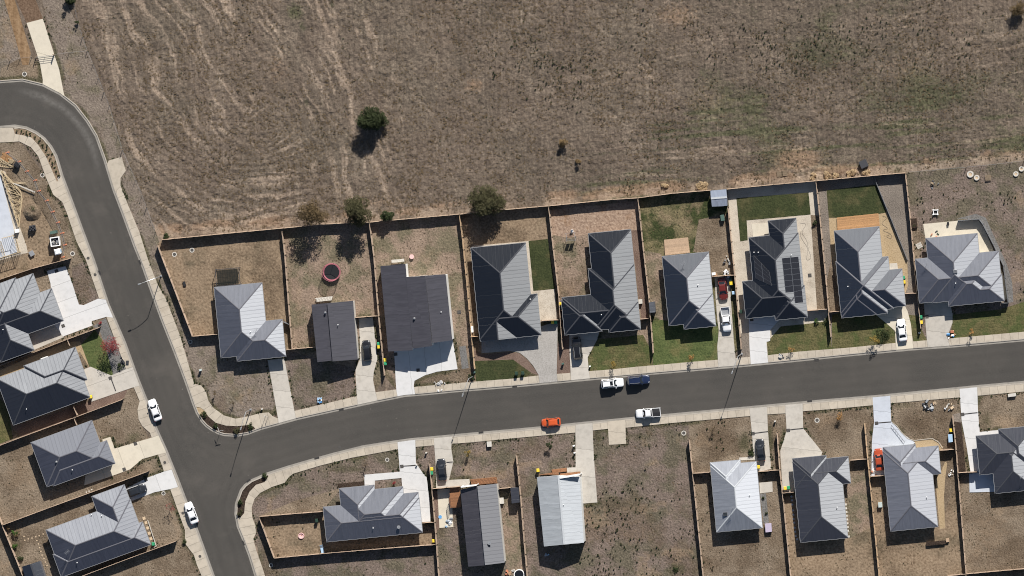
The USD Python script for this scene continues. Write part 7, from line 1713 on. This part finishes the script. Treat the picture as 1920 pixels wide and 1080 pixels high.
def stack(label, px, py, ang, n, lx, mat, spread=0.9, z=0.05, name='timber_stack'):
    t = T0(name, label, 'timber stack', px, py, ang)
    rng = random.Random(int(px * 3 + py))
    for i in range(n):
        y = -spread / 2 + spread * i / max(1, n - 1); l = lx * rng.uniform(0.8, 1.0); o = rng.uniform(-0.2, 0.2)
        obj('board', bx(-l / 2 + o, l / 2 + o, y - 0.05, y + 0.05, z, z + 0.09), M[mat], t)
stack('pile of orange-brown timber offcuts at the top of the building site', 13, 296, 150, 8, 2.6, 'orange_deck', 1.2)
stack('short pale timber stack beside the truss pile', 21, 302, 170, 5, 1.1, 'pine', 0.8, 0.3)
stack('long pale beam pointing right beside the truss stack', 46, 351.5, -23, 2, 5.2, 'white_stone', 0.12, 0.5)
stack('short pale beams above the long pale beam', 38, 343, -3, 2, 3.0, 'pine', 0.3, 0.3)
t = T0('skip_bin', 'white open rubbish cage filled with grey waste on the building site', 'skip bin', 105, 452.5, 8)
for x0, x1, y0, y1 in ((-0.95, 0.95, 0.78, 0.95), (-0.95, 0.95, -0.95, -0.78), (-0.95, -0.78, -0.78, 0.78), (0.78, 0.95, -0.78, 0.78)): obj('side', bx(x0, x1, y0, y1, 0, 1.5), M['white_paint'], t)
obj('floor', bx(-0.78, 0.78, -0.78, 0.78, 0.02, 0.9), M['steel_dark'], t)
rng = np.random.default_rng(77)
for i in range(16):
    x, y = rng.uniform(-0.6, 0.6, 2); m = hrect(-0.2, 0.2, -0.1, 0.1, 0, 0.15, 0.03); m.apply_transform(trimesh.transformations.rotation_matrix(rng.uniform(0, 6), [0, 0, 1])); m.apply_translation([x, y, 0.9 + 0.1 * rng.uniform()])
    obj('waste', m, M[['galv', 'white_stone', 'steel_dark'][i % 3]], t)
t = T0('portable_toilet', 'white portable toilet cabin by the corner of the building site', 'portable toilet', 110.5, 471, 14)
obj('cabin', hrect(-0.55, 0.55, -0.55, 0.55, 0, 2.1, 0.06), M['white_paint'], t); obj('roof', hull([(x * 0.6, y * 0.6, 2.1) for x in (-1, 1) for y in (-1, 1)] + [(x * 0.4, y * 0.4, 2.25) for x in (-1, 1) for y in (-1, 1)]), M['white_paint'], t)
obj('door', bx(0.55, 0.58, -0.35, 0.35, 0.1, 1.95), M['pale_blue'], t); obj('vent_pipe', cyl(-0.3, 0.3, 2.1, 2.6, 0.05, 8), M['white_paint'], t)
box_thing('meter_box', 'white meter box at the east edge of the slab', 'meter box', 33, 432.5, 0.75, 0.7, 1.0, 'white_paint', 10)
t = T0('brick_pallet', 'dark pallet of bricks on the churned clay', 'brick pallet', 62, 427, 10)
rng = random.Random(5)
for i in range(4):
    for j in range(4):
        for k in range(4):
            if k == 3 and (i + j) % 2: continue
            obj('brick', bx(-0.62 + i * 0.31, -0.62 + i * 0.31 + 0.3, -0.55 + j * 0.28, -0.55 + j * 0.28 + 0.27, 0.12 + k * 0.26, 0.12 + k * 0.26 + 0.25), M['steel_dark'], t)
obj('pallet', bx(-0.65, 0.65, -0.58, 0.6, 0, 0.12), M['post'], t)
box_thing('crate', 'dark green crate beside the temporary fence', 'crate', 101.5, 435, 1.5, 0.55, 0.7, 'dark_green', 12)
box_thing('wheelbarrow_tub', 'pale tub of mortar at the shaded end of the slab', 'tub', 60, 475, 0.9, 1.0, 0.5, 'galv', 30)
box_thing('tarp_bundle', 'black wrapped bundle under the temporary fence', 'bundle', 33, 308.5, 1.1, 0.9, 1.0, 'black', -35)
t = thing('soil_mound', 'mound of dark dug soil on the building site', 'soil mound')
b = at(60, 398, 0.4)
rng = np.random.default_rng(3)
n_ = 26
gx_, gy_ = np.meshgrid(np.linspace(-1, 1, n_), np.linspace(-1, 1, n_))
pp = np.stack([gx_.ravel() * 1.9, gy_.ravel() * 1.9, np.zeros(n_ * n_)], 1)
rr = np.hypot(gx_, gy_).ravel()
pp[:, 2] = np.maximum(0, 1.15 * (1 - rr ** 1.6)) * (0.6 + 0.7 * meshkit.fbm(pp * 1.3, 4, 3)) - 0.02
fq = [[j * n_ + i, j * n_ + i + 1, (j + 1) * n_ + i + 1, (j + 1) * n_ + i] for j in range(n_ - 1) for i in range(n_ - 1)]
obj('soil', (pp + [b[0], b[1], 0], np.array(fq)), M['brown_lot'], t, smooth=True)
# temporary fence with orange feet
tf = [(14, 286), (36, 303), (51, 321), (66, 338), (73, 358), (88, 376), (99, 397), (109, 417), (117, 437), (122, 459), (118, 482)]
t = thing('temporary_fence', 'temporary mesh fence on orange feet curving along the building site', 'fence')
for i, (a, b_) in enumerate(zip(tf[:-1], tf[1:])):
    A, B = at(*a, 0), at(*b_, 0)
    obj('panel_frame', cat([bar(A + [0, 0, z], B + [0, 0, z], 0.04) for z in (0.15, 1.8)] + [bar(A + [0, 0, 0.1], A + [0, 0, 1.82], 0.04), bar(B + [0, 0, 0.1], B + [0, 0, 1.82], 0.04)]), M['galv'], t)
    obj('mesh_infill', cat([bar(A + (B - A) * f + [0, 0, 0.15], A + (B - A) * f + [0, 0, 1.8], 0.008) for f in np.linspace(0.06, 0.94, 14)]), M['galv'], t)
for a in tf:
    A = at(*a, 0)
    m = hrect(-0.42, 0.42, -0.14, 0.14, 0, 0.14, 0.03); m.apply_transform(trimesh.transformations.rotation_matrix(0.25, [0, 0, 1])); m.apply_translation(A)
    obj('foot', m, M['orange_plastic' if False else 'terracotta'], t)
# top left gate
t = thing('farm_gate', 'tubular steel farm gate across the pale driveway at the top left', 'gate')
A, B = at(68, 107, 0), at(102, 102.5, 0)
obj('gate_frame', cat([bar(A + [0, 0, z], B + [0, 0, z], 0.05) for z in (0.3, 0.6, 0.9, 1.25)] + [bar(A + (B - A) * f + [0, 0, 0.3], A + (B - A) * f + [0, 0, 1.25], 0.05) for f in (0, 0.5, 1)]), M['galv'], t)
obj('gate_post', cyl(A[0], A[1], 0, 1.6, 0.09, 10), M['post'], t); obj('gate_post', cyl(B[0], B[1], 0, 1.6, 0.09, 10), M['post'], t)
# handrail on the blue-white driveway
t = thing('handrail', 'dark low handrail along the blue-white driveway', 'rail')
A, B = at(1672, 797, 0), at(1696, 828, 0)
obj('rail', bar(A + [0, 0, 0.5], B + [0, 0, 0.5], 0.06), M['steel_dark'], t)
for f in np.linspace(0, 1, 7):
    c = A + (B - A) * f; obj('post', bar(c, c + [0, 0, 0.5], 0.05), M['steel_dark'], t)
# ---------------------------------------------------------------- grass that nobody could count
def tuft(seed, n, r, h, wd):
    rng = np.random.default_rng(seed)
    V, F_ = [], []
    for i in range(n):
        a = rng.uniform(0, 6.283); lean = rng.uniform(0.2, 1.0) * r; hh = h * rng.uniform(0.5, 1.1)
        o = np.array([rng.normal(0, r * 0.3), rng.normal(0, r * 0.3), 0]); d = np.array([math.cos(a), math.sin(a), 0]); s = np.array([-d[1], d[0], 0]) * wd * rng.uniform(0.6, 1.3)
        k = len(V)
        V += [o - s, o + s, o + d * lean * 0.5 + s * 0.8 + [0, 0, hh * 0.75], o + d * lean * 0.5 - s * 0.8 + [0, 0, hh * 0.75], o + d * lean + [0, 0, hh]]
        F_ += [[k, k + 1, k + 2], [k, k + 2, k + 3], [k + 3, k + 2, k + 4]]
    return np.array(V), np.array(F_)
def instancer(name, label, catg, protos, pts, idx, scale, seed):
    pi = UsdGeom.PointInstancer.Define(stage, numbered('/World', name))
    tag(pi.GetPrim(), label, catg, None, 'stuff')
    paths = []
    for i, (mesh, mat) in enumerate(protos):
        pp_ = f'{pi.GetPath()}/tuft' + (f'_{i:03d}' if i else '')
        usdkit.mesh(stage, pp_, mesh, mat)
        paths.append(Sdf.Path(pp_))
    pi.CreatePrototypesRel().SetTargets(paths)
    rng = np.random.default_rng(seed)
    n = len(pts)
    pi.CreatePositionsAttr(Vt.Vec3fArray.FromNumpy(np.c_[pts, np.zeros(n)].astype(np.float32)))
    pi.CreateProtoIndicesAttr(Vt.IntArray.FromNumpy(idx.astype(np.int32)))
    a = rng.uniform(0, 2 * np.pi, n)
    pi.CreateOrientationsAttr(Vt.QuathArray([Gf.Quath(float(math.cos(x / 2)), 0, 0, float(math.sin(x / 2))) for x in a]))
    s = scale * rng.uniform(0.6, 1.5, n)
    pi.CreateScalesAttr(Vt.Vec3fArray.FromNumpy(np.c_[s, s, s * rng.uniform(0.7, 1.2, n)].astype(np.float32)))
PROT = [(tuft(1, 16, 0.20, 0.13, 0.035), L['straw']), (tuft(2, 16, 0.20, 0.16, 0.035), L['straw']), (tuft(3, 18, 0.17, 0.14, 0.04), L['dust']), (tuft(4, 18, 0.17, 0.17, 0.04), L['weed'])]
rng = np.random.default_rng(2024)
x0, y0, x1, y1 = FIELD.bounds
cand = np.c_[rng.uniform(x0, x1, 150000), rng.uniform(y0, y1, 150000)]
cand = cand[shapely.contains_xy(FIELD, cand[:, 0], cand[:, 1])]
d1 = meshkit.fbm(np.c_[cand * 0.07, np.zeros(len(cand))], 4, 5)
d2 = meshkit.fbm(np.c_[cand * 0.5, np.zeros(len(cand))], 3, 9)
keep = rng.uniform(size=len(cand)) < np.clip((d1 - 0.42) * 1.0 + (d2 - 0.5) * 0.8 + 0.12, 0.03, 0.5)
cand, d1 = cand[keep], d1[keep]
PXY = np.c_[cand[:, 0] / S + 960, 540 - cand[:, 1] / S]
wr = wear(PXY[:, 0], PXY[:, 1])[0]
u = rng.uniform(size=len(cand))
dark = np.clip(0.05 + 0.55 * wr[:, 1] - 0.2 * wr[:, 0], 0.02, 0.6)
idx = np.where(u > dark, rng.integers(0, 2, len(cand)), np.where(u < dark * 0.3, 3, 2))
instancer('paddock_grass', 'dry tussocky grass covering the paddock', 'grass', PROT, cand, idx, np.where(idx == 3, 0.75, 0.8), 1)
# darker tussocks that stand out as dots in the eastern paddock
c2 = np.c_[rng.uniform(-10, 106, 14000), rng.uniform(16, 60, 14000)]
px2, py2 = c2[:, 0] / S + 960, 540 - c2[:, 1] / S
dens = np.maximum.reduce([blob(px2, py2, *k) for k in ((1050, 130, 90, 60, .5), (1290, 45, 60, 50, .5), (1270, 120, 60, 30, .45), (1480, 85, 110, 50, .75), (1600, 60, 110, 60, .5), (1380, 110, 70, 60, .4), (1760, 60, 100, 60, .25))])
dd = meshkit.fbm(np.c_[c2 * 0.12, np.zeros(len(c2))], 3, 21)
c2 = c2[(rng.uniform(size=len(c2)) < dens * np.clip(dd * 3 - 1.0, 0, 1)) & shapely.contains_xy(FIELD, c2[:, 0], c2[:, 1])]
instancer('dark_tussocks', 'dark dots of tussock scattered over the eastern paddock', 'grass', [(tuft(7, 26, 0.16, 0.30, 0.05), L['weed']), (tuft(8, 26, 0.16, 0.28, 0.05), L['dust'])], c2, rng.integers(0, 2, len(c2)), np.full(len(c2), 0.85), 2)
# thinner weeds on verges and lots
GREEN = unary_union([p for p, m in patches if m in ('verge', 'brown_lot', 'dark_lot', 'straw_yard', 'mixed_yard')])
HARD = unary_union([p for p, m in patches if m not in ('verge', 'brown_lot', 'dark_lot', 'straw_yard', 'mixed_yard', 'tan_soil')] + [PAVED])
GREEN = GREEN.difference(HARD)
c3 = np.c_[rng.uniform(-106, 106, 60000), rng.uniform(-62, 62, 60000)]
c3 = c3[shapely.contains_xy(GREEN, c3[:, 0], c3[:, 1])]
dd = meshkit.fbm(np.c_[c3 * 0.35, np.zeros(len(c3))], 4, 31)
c3 = c3[rng.uniform(size=len(c3)) < np.clip((dd - 0.42) * 3.2, 0.05, 1)]
ix = rng.choice(4, len(c3), p=[0.35, 0.25, 0.28, 0.12])
instancer('lot_weeds', 'weeds and dry grass tufts on the verges and house lots', 'grass', PROT, c3, ix, np.full(len(c3), 0.6), 3)
# dark dots of tussock on the empty southern lots
c5 = np.c_[rng.uniform(10, 44, 1500), rng.uniform(-62, -27, 1500)]
c5 = np.vstack([c5, np.c_[rng.uniform(82, 106, 600), rng.uniform(-8, 20, 600)], np.c_[rng.uniform(-50, 0, 500), rng.uniform(-62, -35, 500)]])
dd = meshkit.fbm(np.c_[c5 * 0.16, np.zeros(len(c5))], 3, 61)
c5 = c5[shapely.contains_xy(GREEN, c5[:, 0], c5[:, 1]) & (rng.uniform(size=len(c5)) < np.clip((dd - 0.38) * 3, 0.05, 0.9))]
instancer('lot_tussocks', 'dark dots of tussock on the empty lots', 'grass', [(tuft(9, 26, 0.15, 0.28, 0.05), L['weed']), (tuft(10, 26, 0.15, 0.26, 0.05), L['dust'])], c5, rng.integers(0, 2, len(c5)), np.full(len(c5), 0.9), 6)
# a green fringe of weeds where paving meets soil
EDGE = unary_union([all_drive, north, south, west]).buffer(0.55).difference(PAVED.buffer(0.02)).intersection(win)
bx0, by0, bx1, by1 = -106, -62, 106, 62
c4_ = np.c_[rng.uniform(bx0, bx1, 160000), rng.uniform(by0, by1, 160000)]
c4_ = c4_[shapely.contains_xy(EDGE.difference(HARD), c4_[:, 0], c4_[:, 1])]
dd = meshkit.fbm(np.c_[c4_ * 0.25, np.zeros(len(c4_))], 3, 41)
c4_ = c4_[dd > 0.53]
instancer('edge_weeds', 'dark green weeds fringing the footpaths and driveways', 'grass', [PROT[3], PROT[2]], c4_, (rng.uniform(size=len(c4_)) < 0.25).astype(int), np.full(len(c4_), 1.0), 4)
